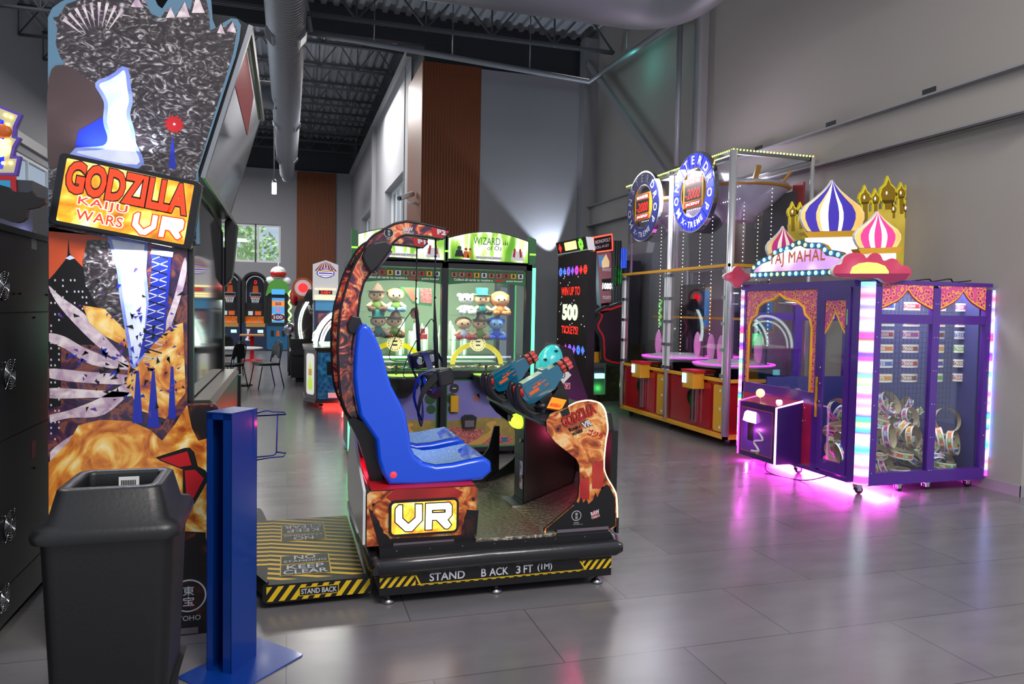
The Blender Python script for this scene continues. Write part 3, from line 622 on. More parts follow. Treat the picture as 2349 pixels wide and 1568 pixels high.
mb.build('side_panel', vr, world=True, label='flame-printed side panel with red lettering')
led = [(1304, 932), (1324, 922), (1350, 918), (1370, 922), (1380, 928), (1388, 942), (1392, 962), (1394, 986), (1389, 1016), (1386, 1050), (1386, 1076), (1393, 1096), (1407, 1120), (1414, 1139), (1416, 1187)]
path = [tuple(on_y(a, b_, Yc+.01)) for a, b_ in led]
MB().tube(smooth_curve(path, 3), .0045, 'warm_led', 6).build('edge_light', vr, world=True, label='glowing warm edge light strip')
x, z = fy(1415, 1187, Yc); MB().box((x-.004, Yc-.004, z-.09), (x+.012, Yc+.03, z), 'black_plastic').build('corner_guard', vr, world=True)
mb = MB(); mb.prism(sp, 'y', YB-.07, YB-.05, 'black_paint'); mb.prism([(1.0, .30), (1.14, .32), (1.3, .40), (1.42, .56), (1.46, .72), (1.5, .72), (1.5, .3)], 'y', YB-.05, YB-.03, 'black_paint'); mb.build('side_panel', vr, world=True)
# instruction card on the dash
mb = MB(); c0, c1, c2, c3 = (on_y(1250, 938, 4.12), on_y(1288, 944, 4.05), on_y(1303, 917, 4.12), on_y(1264, 909, 4.2))
mat('card_orange', '#ff7a1e', .4, emit=1.4, ecol='#ff6a10'); mb.slab([c0, c1, c2, c3], (0, .01, -.01), 'black_plastic'); ctr = (c0+c1+c2+c3)/4
q = [ctr+(p-ctr)*.86+V((0, -.004, .004)) for p in (c0, c1, c2, c3)]; mb.add(q, [(0, 1, 2, 3)], 'card_orange')
uq = (q[1]-q[0]).normalized(); vq = (q[3]-q[0]); vq = (vq-uq*vq.dot(uq)).normalized(); mb.text('GODZILLA', q[0]+vq*.018+uq*.008, uq, vq, 'sign_red', .07, .03, bold=.06, d=.003)
mb.build('instruction_card', vr, world=True)

# a seat with its arm, headset and blaster; the second is the same set one place further back
S_back = [(893, 1114), (878, 1090), (867, 1055), (862, 1010), (845, 985), (824, 955), (815, 905), (811, 860), (814, 800), (820, 760)]
S_top = [(827, 747), (839, 742)]; S_front = [(851, 752), (864, 775), (877, 805), (888, 850), (899, 885), (915, 915), (930, 945), (940, 990), (945, 1030), (954, 1047)]
S_seat = [(972, 1062), (1002, 1069), (1040, 1065), (1080, 1056), (1112, 1050)]; S_bot = [(1128, 1060), (1130, 1082), (1108, 1102), (1040, 1109), (960, 1114)]
loop = FY(S_back+S_top+S_front+S_seat+S_bot, 4.04); nB = len(S_back+S_top); nF = len(S_front); nS = len(S_seat)
def seat_sec(t, ins=0.0, rec=0.0):
    P = inset(loop, ins) if ins else list(loop)
    if rec:
        Q = inset(P, rec); P = [Q[i] if nB+1 <= i < nB+nF+nS-1 else P[i] for i in range(len(P))]
    return P
def seat_mesh(yc):
    mb = MB(); rows = []
    for t, ins, rec in ((-1, .02, 0), (-.985, .008, 0), (-.94, .002, 0), (-.84, 0, 0), (-.6, 0, .018), (-.3, 0, .034), (0, 0, .038), (.3, 0, .034), (.6, 0, .018), (.84, 0, 0), (.94, .002, 0), (.985, .008, 0), (1, .02, 0)):
        rows.append([V((p[0], yc+t*.245, p[1])) for p in seat_sec(t, ins, rec)])
    mb.grid(rows, 'blue_seat', True, closed=True)
    n = len(loop); k = (len(rows)-1)*n; mb.add([tuple(q) for q in rows[0]], [tuple(range(n))], 'blue_seat'); mb.add([tuple(q) for q in rows[-1]], [tuple(range(n))[::-1]], 'blue_seat')
    return mb
ARM = [(1029, 527), (988.6, 517), (938.6, 508), (926, 509), (903, 514), (871, 532), (856, 541), (840, 559), (826, 584), (810, 614), (796, 654), (783, 702), (778, 741), (775, 785), (776, 838), (781, 901), (793, 941), (811, 969), (822, 972), (821, 954), (812, 911), (809, 845), (808, 795), (812, 768), (821, 722), (826, 679), (834, 649), (847, 628), (868, 600), (890, 572), (903, 555), (917, 543), (931, 537.5), (981, 542), (1015, 548), (1028, 536)]
def player(dy, first):
    n = 'player station'; yc = 4.29+dy
    def B(mb, name, par=vr, **k):
        mb.v = [p+V((0, dy, 0)) for p in mb.v]; return mb.build(name, par, world=True, **k)
    s_ = seat_mesh(4.29); so = B(s_, 'seat', subd=0)
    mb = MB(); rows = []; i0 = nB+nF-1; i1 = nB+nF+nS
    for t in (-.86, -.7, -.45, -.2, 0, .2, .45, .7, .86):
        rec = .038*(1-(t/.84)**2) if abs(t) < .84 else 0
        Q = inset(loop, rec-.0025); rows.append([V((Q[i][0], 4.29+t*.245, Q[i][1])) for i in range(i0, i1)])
    mb.grid(rows, 'seat_sheen'); B(mb, 'seat_sheen', so, label='pale speckled layer painting light reflected on the seat top')
    mb = MB(); p = on_y(903, 1089, 4.04); mb.lathe([(.018, 0), (.018, -.008), (.012, -.014), (0, -.016)], (p.x, 4.052, p.z), 'red_led', 12, 'y'); B(mb, 'speaker_light', so, label='glowing red speaker light')
    # arm
    mb = MB(); Ya = 4.22; pa = FY(ARM, Ya); mb.prism(pa, 'y', Ya, Ya+.13, 'ember_art', 'art_black', smooth=False)
    bo = smooth_curve([tuple(on_y(a, b_, Ya)) for a, b_ in ARM[:18]], 3); mb.tube(bo, .007, 'black_plastic', 6)
    mb.tube([tuple(on_y(a, b_, Ya)) for a, b_ in ARM[18:]], .007, 'black_plastic', 6); O = (0, Ya, 0)
    flat(mb, FY([(988.6, 518), (1027, 527), (1024, 543), (1014, 546), (993, 543)], Ya), O, UX, UZ, 'art_red', .002)
    c0 = on_y(1003, 537, Ya); c1 = on_y(1021, 540, Ya)
    if first: mb.text('P2', c0, (c1-c0).normalized(), V((-.1, 0, 1)).normalized(), 'letter_white', .052, .03, bold=.06, d=.004)
    else: mb.text('P1', c0, (c1-c0).normalized(), V((-.1, 0, 1)).normalized(), 'letter_white', .052, .03, bold=.06, d=.004)
    cx, cz = fy(892, 534, Ya)
    for r_, c, dd in ((.027, 'letter_white', .002), (.024, 'art_black', .003)): flat(mb, circ(cx, cz, r_, 24), O, UX, UZ, c, dd)
    mb.text('東', (cx, Ya, cz+.008), UX, UZ, 'letter_white', .015, .015, d=.004, center=True).text('宝', (cx, Ya, cz-.009), UX, UZ, 'letter_white', .015, .015, d=.004, center=True).text('TOHO', (cx, Ya, cz-.035), UX, UZ, 'letter_white', .028, .007, d=.004, center=True)
    c0 = on_y(936, 526, Ya); mb.text('RAW', c0, V((1, 0, .12)), V((-.12, 0, 1)), 'letter_white', .056, .024, bold=.05, d=.004, center=True).text('THRILLS', c0-V((-.005, 0, .021)), V((1, 0, .12)), V((-.12, 0, 1)), 'letter_white', .054, .012, bold=.03, d=.004, center=True)
    ao = B(mb, 'arm', label='curved arm with red and orange ember print')
    pod = [(856, 556), (885, 551), (901, 561), (896, 575), (868, 612), (850, 629), (835, 606), (829, 588), (838, 570)]
    mb = MB(); mb.prism(FY(pod, Ya-.03), 'y', Ya-.05, Ya+.16, 'black_plastic', smooth=False); B(mb, 'speaker_pod', ao, bevel=.012)
    p = on_y(872, 602, Ya-.03); mb = MB(); mb.tube([on_y(897, 574, Ya-.02), on_y(860, 622, Ya-.02)], .012, 'clear_plate', 6); B(mb, 'speaker_grille', ao)
    mb = MB(); mb.slab([on_y(a, b_, Ya-.06) for a, b_ in ((796, 750), (807, 723), (826, 727), (837, 757), (829, 768), (801, 764))], (0, .07, 0), 'black_plastic'); B(mb, 'arm_bracket', ao, bevel=.006)
    mb = MB(); mb.slab([on_y(a, b_, Ya-.05) for a, b_ in ((798, 962), (815, 958), (862, 985), (864, 1040), (882, 1112), (856, 1113), (822, 1010))], (0, .16, 0), 'black_paint'); B(mb, 'seat_post')
    # headset hanging on its cords
    hx, hz = (fy(1008, 862, 4.3)); h0 = V((hx, 4.28, hz))
    if not first: h0 += V((.0, -.03, .06))
    M_ = Matrix.Translation(h0) @ Matrix.Rotation(R(-12), 4, 'Y') @ Matrix.Rotation(R(14 if first else 95), 4, 'Z')
    mb = MB(M_); mb.prism(rrect(-.055, -.09, .05, .09, .03, 4), 'z', -.05, .045, 'black_plastic'); mb.prism(rrect(-.115, -.075, -.05, .075, .03, 4), 'z', -.05, .04, 'black_matte'); mb.box((.035, -.075, -.04), (.054, .075, .035), 'black_paint')
    ho = B(mb, 'headset', bevel=.008, label='black virtual reality headset hanging on cords')
    mb = MB(M_)
    for sy in (-.04, .04): mb.lathe([(.028, -.117), (.022, -.119), (.0, -.1)], (0, sy, 0), 'screen_glass', 14, 'x')
    B(mb, 'lens', ho)
    st = smooth_curve([(-.06, -.095, .02), (-.16, -.09, -.05), (-.2, -.05, -.17), (-.17, .0, -.23), (-.12, .06, -.17), (-.09, .095, -.05), (-.05, .095, .02)], 6)
    mb = MB(M_); rows = [[V(p)+V((0, 0, .022)), V(p)-V((0, 0, .022))] for p in st]; mb.grid(rows, 'blue_strap'); mb.grid([[r_[0]*1.03, r_[1]*1.03] for r_ in rows], 'black_matte')
    st2 = smooth_curve([(-.05, 0, .045), (-.13, 0, .03), (-.185, 0, -.08), (-.17, 0, -.22)], 6); mb.grid([[V(p)+V((0, .02, 0)), V(p)-V((0, .02, 0))] for p in st2], 'blue_strap'); B(mb, 'strap', ho)
    top = on_y(1000, 548, 4.28); mb = MB(); mb.tube([top, top+V((-.004, 0, -.35)), h0+V((-.03, 0, .22)), h0+V((-.02, 0, .05))], [.004, .004, .014, .012], 'black_matte', 6)
    mb.tube(smooth_curve([top+V((.0, .02, 0)), top+V((.0, .02, -.45)), h0+V((-.06, .02, .33)), h0+V((-.17, .03, .15)), h0+V((-.21, .03, .0)), h0+V((-.1, .03, -.02))], 5), .003, 'black_matte', 5)
    for k in range(4): mb.ball(top+V((-.001, 0, -.1-.12*k)), .008, 'black_matte', 8, 6)
    B(mb, 'cord', ho)
    # blaster on its mount
    g0 = on_y(1232, 878, 4.27); ax = (on_y(1300, 808, 4.27)-on_y(1170, 890, 4.27)).normalized(); side = V((0, 1, 0)); upv = -ax.cross(side); upv = upv if upv.z > 0 else -upv
    Mg = Matrix(((ax.x, side.x, upv.x, g0.x), (ax.y, side.y, upv.y, g0.y), (ax.z, side.z, upv.z, g0.z), (0, 0, 0, 1)))
    mb = MB(Mg); mb.prism([(-.135, -.02), (-.115, .045), (-.09, .055), (.045, .05), (.06, .062), (.085, .06), (.09, .045), (.155, .04), (.16, -.035), (.115, -.055), (.07, -.08), (-.08, -.085), (-.12, -.07)], 'y', -.05, .05, 'gun_blue')
    mb.prism(rrect(-.105, -.045, .055, .03, .015), 'y', -.056, .056, 'gun_blue')
    for sy in (-1, 1):
        yy = .0585*sy; mb.box((-.09, yy, -.03), (-.02, yy*.97, -.01), 'gun_orange'); mb.box((-.0, yy, .0), (.045, yy*.97, .006), 'gun_orange'); mb.lathe([(.01, -.001), (.01, .001)], (-.008, yy, .003), 'gun_orange', 12, 'y'); mb.box((-.055, yy, -.004), (-.02, yy*.97, .006), 'gun_orange')
        for k in range(7): mb.box((-.04+.009*k, yy, .014), (-.036+.009*k, yy*.97, .022), 'gun_orange')
        for k in range(3): mb.box((.02+.01*k, yy, -.03), (.026+.01*k, yy*.97, -.02), 'gun_orange')
    go = B(mb, 'blaster', bevel=.008, label='translucent teal toy blaster')
    mb = MB(Mg); 
    for k in range(6): a = 2*PI*k/6; mb.tube([(.16, .028*math.cos(a), .003+.028*math.sin(a)), (.245, .028*math.cos(a), .003+.028*math.sin(a))], .0145, 'gun_pink', 10)
    mb.tube([(.15, 0, .003), (.166, 0, .003)], .046, 'black_plastic', 18); mb.tube([(.2, 0, .003), (.21, 0, .003)], .0455, 'black_plastic', 18); B(mb, 'barrel', go, label='pink rotary barrel')
    for sy in (-.075, .075):
        mb = MB(Mg); mb.tube(smooth_curve([(-.11, sy, .07), (-.15, sy, .04), (-.17, sy, -.03), (-.15, sy, -.11), (-.09, sy, -.17), (-.05, sy*.8, -.15)], 4), [.012]+[.021]*19+[.018], 'black_plastic', 10); mb.tube([(-.125, sy, .06), (-.14, sy, .0)], .017, 'red', 8); B(mb, 'grip', go)
    mb = MB(Mg); mb.box((-.05, -.045, -.15), (.04, .045, -.08), 'dark_metal'); mb.prism([(-.06, -.15), (.09, -.08), (.13, -.13), (.09, -.22), (.0, -.24)], 'y', -.06, .06, 'black_plastic'); mb.box((-.07, -.06, -.165), (-.03, .06, -.15), 'gold'); B(mb, 'mount', go)
    mb = MB(); q = on_y(1245, 935, 4.27); mb.tube([(q.x, 4.27, q.z+.03), (q.x-.01, 4.27, .97)], .05, 'black_plastic', 14); B(mb, 'mount_post', go)
    mb = MB(); sh = FY([(1252, 880), (1278, 862), (1290, 880), (1302, 915), (1296, 940), (1258, 955), (1240, 930)], 4.36); mb.prism(sh, 'y', 4.33, 4.40, 'black_plastic'); B(mb, 'shield', go, bevel=.01)
player(0, True); player(.66, False)
spot('pod_light_near', (.66, 4.30, 1.80), (.5, 4.25, 1.1), 14, (.05, .25, 1), 80, .6, .04); spot('pod_light_far', (.66, 4.96, 1.80), (.5, 4.9, 1.1), 10, (.05, .25, 1), 80, .6, .04)
point('seat_red_glow', (.46, 4.62, .74), 2.2, (1, .05, .08), .03); point('footwell_glow', (1.72, 4.25, .75), 1.6, (1, .05, .2), .02)

# ------------------------------------------------------------------ hazard-striped floor mat
fm = thing('floor_mat', 'black and yellow striped step mat reading NO STANDING KEEP CLEAR', 'floor mat', (.1, 4.6, 0))
MY = 3.98; zt = .125; mb = MB()
top = [(-.62, 5.55), (-.19, 5.55), (-.17, 5.5), (-.13, 5.22), (.40, 5.22), (.405, MY+.05), (-.1, MY+.05), (-.2, MY+.3), (-.62, MY+.3)]
mb.prism(top, 'z', .04, zt, 'hazard_black')
a = 0
yv = 3.2
rndp = []
def stripe_top(x0, x1, y0, y1, slope):
    y = y0-1.2
    while y < y1+1.2:
        P = clip([(x0, y-slope*x0), (x1, y-slope*x1), (x1, y+.033-slope*x1), (x0, y+.033-slope*x0)], x0, y0, x1, y1)
        if P: flat(mb, P, (0, 0, zt), UX, UY, 'hazard_yellow', .001)
        y += .075
stripe_top(-.1, .40, MY+.06, 5.21, .42); stripe_top(-.61, -.1, MY+.31, 5.21, .12); stripe_top(-.61, -.2, 5.21, 5.54, .12)
for (x0, y0, x1, y1), lines, fl in (((-.03, 4.11, .23, 4.28), ('KEEP', 'CLEAR'), 0), ((-.03, 4.295, .23, 4.43), ('NO', 'STANDING'), 0), ((-.03, 4.72, .23, 4.86), ('NO', 'STANDING'), 1), ((-.03, 4.875, .23, 5.06), ('KEEP', 'CLEAR'), 1)):
    flat(mb, [(x0-.006, y0-.006), (x1+.006, y0-.006), (x1+.006, y1+.006), (x0-.006, y1+.006)], (0, 0, zt), UX, UY, 'hazard_yellow', .002); flat(mb, [(x0, y0), (x1, y0), (x1, y1), (x0, y1)], (0, 0, zt), UX, UY, 'hazard_black', .003)
    h_ = (y1-y0-.03)/2; small = lines[0] == 'NO'
    for k, st in enumerate(lines):
        w_ = .12 if st == 'NO' else (.2 if st == 'KEEP' else .235); hh = h_*(1.25 if st == 'NO' else (.62 if st == 'STANDING' else .95))
        yy = (y1-.012-h_*.5 if k == 0 else y0+.012+h_*.45) if not fl else (y0+.012+h_*.5 if k == 0 else y1-.012-h_*.45)
        mb.text(st, ((x0+x1)/2, yy, zt), (-UX if fl else UX), (-UY if fl else UY), 'letter_white', w_, hh, bold=.01, d=.004, center=True)
mb.build('mat_top', fm, world=True)
mb = MB(); xs0, zb0 = fy(606, 1366, MY); mb.prism([(-.12, .05), (-.12, .11), (-.09, .13), (.44, .128), (.44, .045), (-.1, .03)], 'y', MY, MY+.06, 'hazard_black'); xw = .54
stripes(mb, (-.1, MY, .042), UX, UZ, .53, .078, .058, .72, 'hazard_yellow', .001)
flat(mb, [(.063, .058), (.266, .058), (.266, .106), (.063, .106)], (0, MY, 0), UX, UZ, 'hazard_yellow', .002); flat(mb, [(.067, .062), (.262, .062), (.262, .102), (.067, .102)], (0, MY, 0), UX, UZ, 'hazard_black', .003)
mb.text('STAND BACK', (.073, MY, .068), UX, UZ, 'letter_white', .183, .028, bold=.02, d=.004); mb.build('front_edge', fm, world=True, bevel=.004)
for q in ((-.05, 4.1), (.3, 4.1), (.3, 5.1), (-.5, 5.4), (-.5, 4.4)): MB().lathe([(.03, 0), (.03, .02), (.015, .04)], (q[0], q[1], 0), 'rubber', 12).build('rubber_foot', fm, world=True)
# ------------------------------------------------------------------ tall printed screen cabinet at the left
YP = 3.77
ramp_mat('rock_art', [(0, '#0e0a0b'), (.40, '#241b1c'), (.52, '#3c3132'), (.60, '#77706f'), (.70, '#c4c2c6'), (1, '#e8e8ee')], scale=15, detail=5, dist=3.0, rough=.28, coat=.5, vec=(1, 1, 1.6), bump=.1)
ramp_mat('brown_haze', [(0, '#2a1d1c'), (.5, '#4a3432'), (1, '#6a5350')], scale=3, detail=4, rough=.28, coat=.5)
ramp_mat('beam_art', [(0, '#8fa8e8'), (.4, '#c8d8ff'), (.6, '#eef4ff'), (1, '#ffffff')], scale=6, detail=3, rough=.3, coat=.4)
ramp_mat('smoke_art', [(0, '#6a4a6a'), (.4, '#b89ab0'), (.6, '#e8d8d8'), (1, '#ffffff')], scale=14, detail=5, dist=.8, rough=.3, coat=.4)
ramp_mat('city_art', [(0, '#140c20'), (.4, '#241638'), (.5, '#4a2240'), (.58, '#8a4a2a'), (.66, '#3a2458'), (1, '#b06a34')], scale=9, detail=6, dist=1.4, rough=.3, coat=.5)
ramp_mat('night_art', [(0, '#0c0a14'), (.62, '#14101e'), (.66, '#d8c890'), (1, '#fff0c0')], scale=60, detail=0, rough=.3, kind='noise', interp='CONSTANT')
ramp_mat('blaze_art', [(0, '#5a1c08'), (.35, '#a8481a'), (.48, '#e08a2c'), (.58, '#f8c860'), (.68, '#fff0b8'), (.8, '#e8923a'), (1, '#7a2c10')], scale=5, detail=5, dist=2.2, rough=.3, coat=.5)
ramp_mat('beam_edge', [(0, '#4a58b8'), (.5, '#8a9ae8'), (1, '#b8c4ff')], scale=14, detail=4, rough=.3); mat('halo_blue', '#5c7f96', .3); mat('tower_blue', '#2030a8', .3); mat('sky_orange', '#d0552e', .3); mat('purple_art', '#5a3a9a', .3); mat('olive_metal', '#4f5048', .3, .7); mat('grey_plastic', '#3c3d42', .35)
gc = thing('screen_cabinet', 'towering game cabinet with monster-movie print, glowing red title sign and side screen', 'arcade cabinet', (-.7, 4.6, 0))
O = (0, YP, 0); PF = lambda l: FY(l, YP)
XL = fy(112, 700, YP)[0]; XR_ = fy(429, 700, YP)[0]
pan = [(110, 1490), (110, 40), (120, 18), (140, 4), (165, -8), (230, -14), (330, -18), (350, -14), (362, 12), (372, 20), (385, 0), (400, -14), (470, -30), (484, -5), (488, 45), (497, 68), (512, 52), (530, 42), (545, 44), (553, 58), (549, 92), (540, 130), (455, 392), (458, 560), (430, 566), (430, 925), (489, 925), (497, 929), (501, 938), (484, 1455), (430, 1458)]
mb = MB(); mb.prism(PF(pan), 'y', YP, YP+.03, 'city_art', 'black_paint')
flat(mb, PF(pan[:24]+[(130, 540), (110, 530)]), O, UX, UZ, 'halo_blue', .0005)
inn = [(112, 520), (112, 175), (132, 160), (148, 146), (138, 130), (128, 100), (132, 66), (122, 40), (134, 38), (152, 10), (190, -4), (330, -8), (345, 30), (368, 42), (382, 22), (395, 20), (402, 38), (422, 5), (436, 24), (444, -10), (470, -16), (480, 30), (482, 70), (500, 62), (507, 52), (516, 62), (532, 48), (544, 68), (535, 122), (450, 400), (450, 560), (112, 530)]
flat(mb, PF(inn), O, UX, UZ, 'rock_art', .001)
flat(mb, clip(smooth_curve(PF([(112, 180), (150, 150), (200, 182), (228, 200), (246, 260), (238, 320), (176, 350), (112, 380)]), 4, True), XL, 0, 2, 4), O, UX, UZ, 'brown_haze', .0015)
for i in range(9):                                                    # pale ridges fanning out at the upper left
    a = -2.5+i*.19; x, z = 225, 105
    flat(mb, PF([(x+40*math.cos(a), z+40*math.sin(a)), (x+100*math.cos(a-.03), z+100*math.sin(a-.03)), (x+100*math.cos(a+.05), z+100*math.sin(a+.05))]), O, UX, UZ, 'smoke_art', .002)
for q in ([(380, 42), (392, 16), (402, 40)], [(404, 40), (424, 4), (436, 40)], [(440, 30), (452, -14), (470, 30)], [(498, 76), (507, 54), (516, 78)], [(520, 72), (534, 50), (542, 76)], [(300, 16), (314, -8), (330, 18)]): flat(mb, PF(q), O, UX, UZ, 'smoke_art', .002)
beam = [(228, 194), (250, 184), (270, 172), (286, 162), (292, 200), (296, 232), (290, 262), (300, 300), (304, 330), (314, 378), (176, 350), (240, 342), (256, 318), (246, 280), (248, 238), (238, 214)]
flat(mb, PF([(172, 340), (180, 300), (236, 268), (250, 330), (300, 350), (316, 380), (172, 352)]), O, UX, UZ, 'tower_blue', .0022)
bs_ = smooth_curve(PF(beam), 4, True); flat(mb, inset(bs_, -.016), O, UX, UZ, 'beam_edge', .0026); flat(mb, bs_, O, UX, UZ, 'beam_art', .003)
flat(mb, PF([(386, 385), (392, 340), (396, 310), (400, 340), (404, 388)]), O, UX, UZ, 'tower_blue', .002)
cx, cz = fy(400, 285, YP)
for r_, c, dd in ((.045, 'art_red', .002), (.022, 'red', .0025), (.006, 'white', .003)):
    st_ = []
    for k in range(24): rr_ = r_*(1 if k % 2 else .72); st_.append((cx+rr_*math.cos(k*PI/12), cz+rr_*math.sin(k*PI/12)))
    flat(mb, st_, O, UX, UZ, c, dd)
flat(mb, PF([(112, 520), (255, 548), (232, 585), (215, 600), (182, 624), (160, 610), (150, 622), (112, 640)]), O, UX, UZ, 'sky_orange', .001)
flat(mb, PF([(157, 545), (160, 580), (170, 592), (200, 622), (222, 640), (222, 700), (240, 760), (226, 790), (126, 790), (112, 700), (112, 642), (126, 626), (150, 596), (155, 585)]), O, UX, UZ, 'art_black', .0015)
flat(mb, PF([(150, 592), (162, 585), (172, 592), (160, 596)]), O, UX, UZ, 'beam_art', .002)
for yy in range(640, 1010, 13):
    for xx in range(116, 140 if yy > 720 else 216, 9):
        if rnd.random() < .45: flat(mb, PF([(xx, yy), (xx+3.5, yy+.4), (xx+3.5, yy+5), (xx, yy+4.6)]), O, UX, UZ, 'letter_white', .003)
flat(mb, PF([(112, 700), (140, 704), (140, 930), (112, 935)]), O, UX, UZ, 'art_black', .0018)
flat(mb, PF([(190, 600), (200, 550), (255, 550), (262, 600), (280, 700), (292, 760), (250, 740), (215, 690), (196, 650)]), O, UX, UZ, 'rock_art', .002)
flat(mb, inset(PF([(256, 549), (332, 561), (328, 620), (336, 700), (332, 760), (326, 812), (306, 838), (302, 800), (292, 740), (282, 680), (276, 620)]), -.014), O, UX, UZ, 'beam_edge', .0026)
flat(mb, PF([(256, 549), (332, 561), (328, 620), (336, 700), (332, 760), (326, 812), (306, 838), (302, 800), (292, 740), (282, 680), (276, 620)]), O, UX, UZ, 'beam_art', .0028)
flat(mb, PF([(348, 566), (394, 574), (390, 640), (384, 700), (380, 760), (318, 825), (336, 740), (348, 640)]), O, UX, UZ, 'tower_blue', .003)
for k in range(14):
    y = 580+k*18; flat(mb, PF([(350-k*1.6, y), (386-k*1.2, y+12), (386-k*1.2, y+15), (350-k*1.6, y+3)]), O, UX, UZ, 'letter_white' if k % 2 else 'art_black', .0035); flat(mb, PF([(386-k*1.2, y), (350-k*1.6, y+14), (350-k*1.6, y+16), (386-k*1.2, y+2)]), O, UX, UZ, 'letter_white', .0035)
flat(mb, PF([(348, 570), (398, 578), (396, 590), (346, 582)]), O, UX, UZ, 'white', .004)
for q in ([(112, 655), (140, 680), (190, 716), (240, 770), (300, 838), (282, 836), (220, 790), (160, 730), (128, 690)], [(112, 764), (150, 772), (200, 800), (300, 840), (296, 848), (210, 836), (150, 800), (112, 782)], [(112, 845), (200, 852), (306, 862), (300, 880), (200, 878), (112, 866)], [(112, 952), (160, 940), (230, 912), (300, 872), (310, 886), (240, 950), (160, 958), (112, 968)], [(112, 1040), (180, 990), (200, 1000), (150, 1060), (112, 1100)], [(424, 590), (400, 680), (380, 740), (372, 790), (392, 750), (426, 640)], [(112, 890), (210, 894), (300, 900), (300, 908), (200, 912), (112, 912)]): flat(mb, clip(smooth_curve(PF(q), 4, True), XL, 0, XR_, 4), O, UX, UZ, 'smoke_art', .002)
flat(mb, PF([(300, 800), (350, 760), (420, 740), (426, 900), (380, 960), (320, 940), (290, 880)]), O, UX, UZ, 'blaze_art', .0022); flat(mb, PF([(190, 700), (240, 708), (290, 760), (298, 800), (240, 770), (205, 740)]), O, UX, UZ, 'blaze_art', .0023)
for q in ((316, 850, 12, 120), (352, 850, 14, 130), (395, 840, 9, 120)): flat(mb, PF([(q[0]-q[2], q[1]+q[3]), (q[0]-3, q[1]), (q[0]+3, q[1]), (q[0]+q[2], q[1]+q[3])]), O, UX, UZ, 'tower_blue', .003)
flat(mb, PF([(112, 1060), (160, 1010), (180, 975), (230, 962), (300, 965), (345, 985), (372, 1010), (400, 975), (428, 930), (486, 930), (495, 990), (488, 1235), (472, 1240), (472, 1220), (400, 1216), (112, 1200)]), O, UX, UZ, 'blaze_art', .0026)
flat(mb, PF([(430, 930), (480, 928), (496, 940), (494, 1000), (455, 1010), (440, 980)]), O, UX, UZ, 'fire_dark', .003)
flat(mb, PF([(112, 1200), (400, 1216), (470, 1222), (474, 1240), (487, 1238), (481, 1452), (112, 1480)]), O, UX, UZ, 'fire_dark', .0028)
for k in range(150):
    x = rnd.gauss(300, 80); y = rnd.gauss(800, 90)
    if not (118 < x < 424 and 600 < y < 980): continue
    a = rnd.uniform(0, 6.28); r_ = rnd.uniform(4, 13); q = [(x+r_*math.cos(a), y+r_*math.sin(a)), (x+r_*.5*math.cos(a+2.1), y+r_*.5*math.sin(a+2.1)), (x+r_*.7*math.cos(a+3.7), y+r_*.7*math.sin(a+3.7))]
    flat(mb, PF(q), O, UX, UZ, rnd.choice(['tower_blue', 'art_black', 'art_black', 'purple_art']), .004)
for a, b_ in (([(357, 1048), (425, 1026), (436, 1026), (446, 1036), (454, 1068), (472, 1078), (480, 1096), (446, 1155), (420, 1150), (420, 1075), (370, 1056)], 'art_black'), ([(366, 1052), (430, 1034), (440, 1066), (412, 1070)], 'red'), ([(424, 1078), (448, 1076), (468, 1096), (444, 1142), (428, 1140)], 'red')): flat(mb, PF(a), O, UX, UZ, b_, .005 if b_ == 'art_black' else .006)
cx, cz = fy(433, 1365, YP)
for r_, c, dd in ((.079, 'letter_white', .004), (.072, 'fire_dark', .005)): flat(mb, circ(cx, cz, r_, 32), O, UX, UZ, c, dd)
mb.text('東', (cx, YP, cz+.024), UX, UZ, 'letter_white', .05, .045, bold=.01, d=.006, center=True).text('宝', (cx, YP, cz-.026), UX, UZ, 'letter_white', .05, .045, bold=.01, d=.006, center=True).text('TOHO', (cx+.003, YP, cz-.108), UX, UZ, 'letter_white', .1, .024, d=.005, center=True)
x0, z0 = fy(380, 1456, YP); x1, z1 = fy(455, 1436, YP); mb.box((x0, YP-.008, z0-.002), (x1, YP-.004, z1), 'clear_plate')
mb.build('side_panel', gc, world=True, label='tall side panel printed with smoke, towers and flames')
# title sign
Ys = YP-.07
c = [on_y(a, b_, Ys) for a, b_ in ((108, 512), (437, 574), (468, 407), (137, 348))]
uu = (c[1]-c[0]).normalized(); vv = (c[3]-c[0]); vv = (vv-uu*vv.dot(uu)).normalized(); Ls = (c[1]-c[0]).length; Hs = (c[3]-c[0]).length; nn = uu.cross(vv)
Ms = Matrix(((uu.x, nn.x, vv.x, c[0].x), (uu.y, nn.y, vv.y, c[0].y), (uu.z, nn.z, vv.z, c[0].z), (0, 0, 0, 1)))
Mt = Ms @ Matrix.Diagonal((1, -1, 1, 1))
mb = MB(Mt); mb.prism(rrect(0, 0, Ls, Hs, .022), 'y', 0, .07, 'black_paint'); sgf = mb.build('title_sign', gc, world=True, bevel=.004, label='glowing sign with red title lettering in a black frame')
ramp_mat('title_glow', [(0, '#4a3008'), (.32, '#9a5a10'), (.45, '#e89a20'), (.56, '#ffd870'), (.7, '#fff4c8'), (1, '#ffffff')], scale=5, detail=4, dist=1, rough=.4, emit=1.2)
mat('title_red', '#e83a18', .4, emit=.9, ecol='#ff3c10'); mat('title_mid', '#ff7040', .4, emit=1.0, ecol='#ff6a38')
mb = MB(); so = c[0]+nn*.001; m0 = .032
flat(mb, rrect(m0, .02, Ls-m0, Hs-.02, .006), so, uu, vv, 'title_glow', .001)
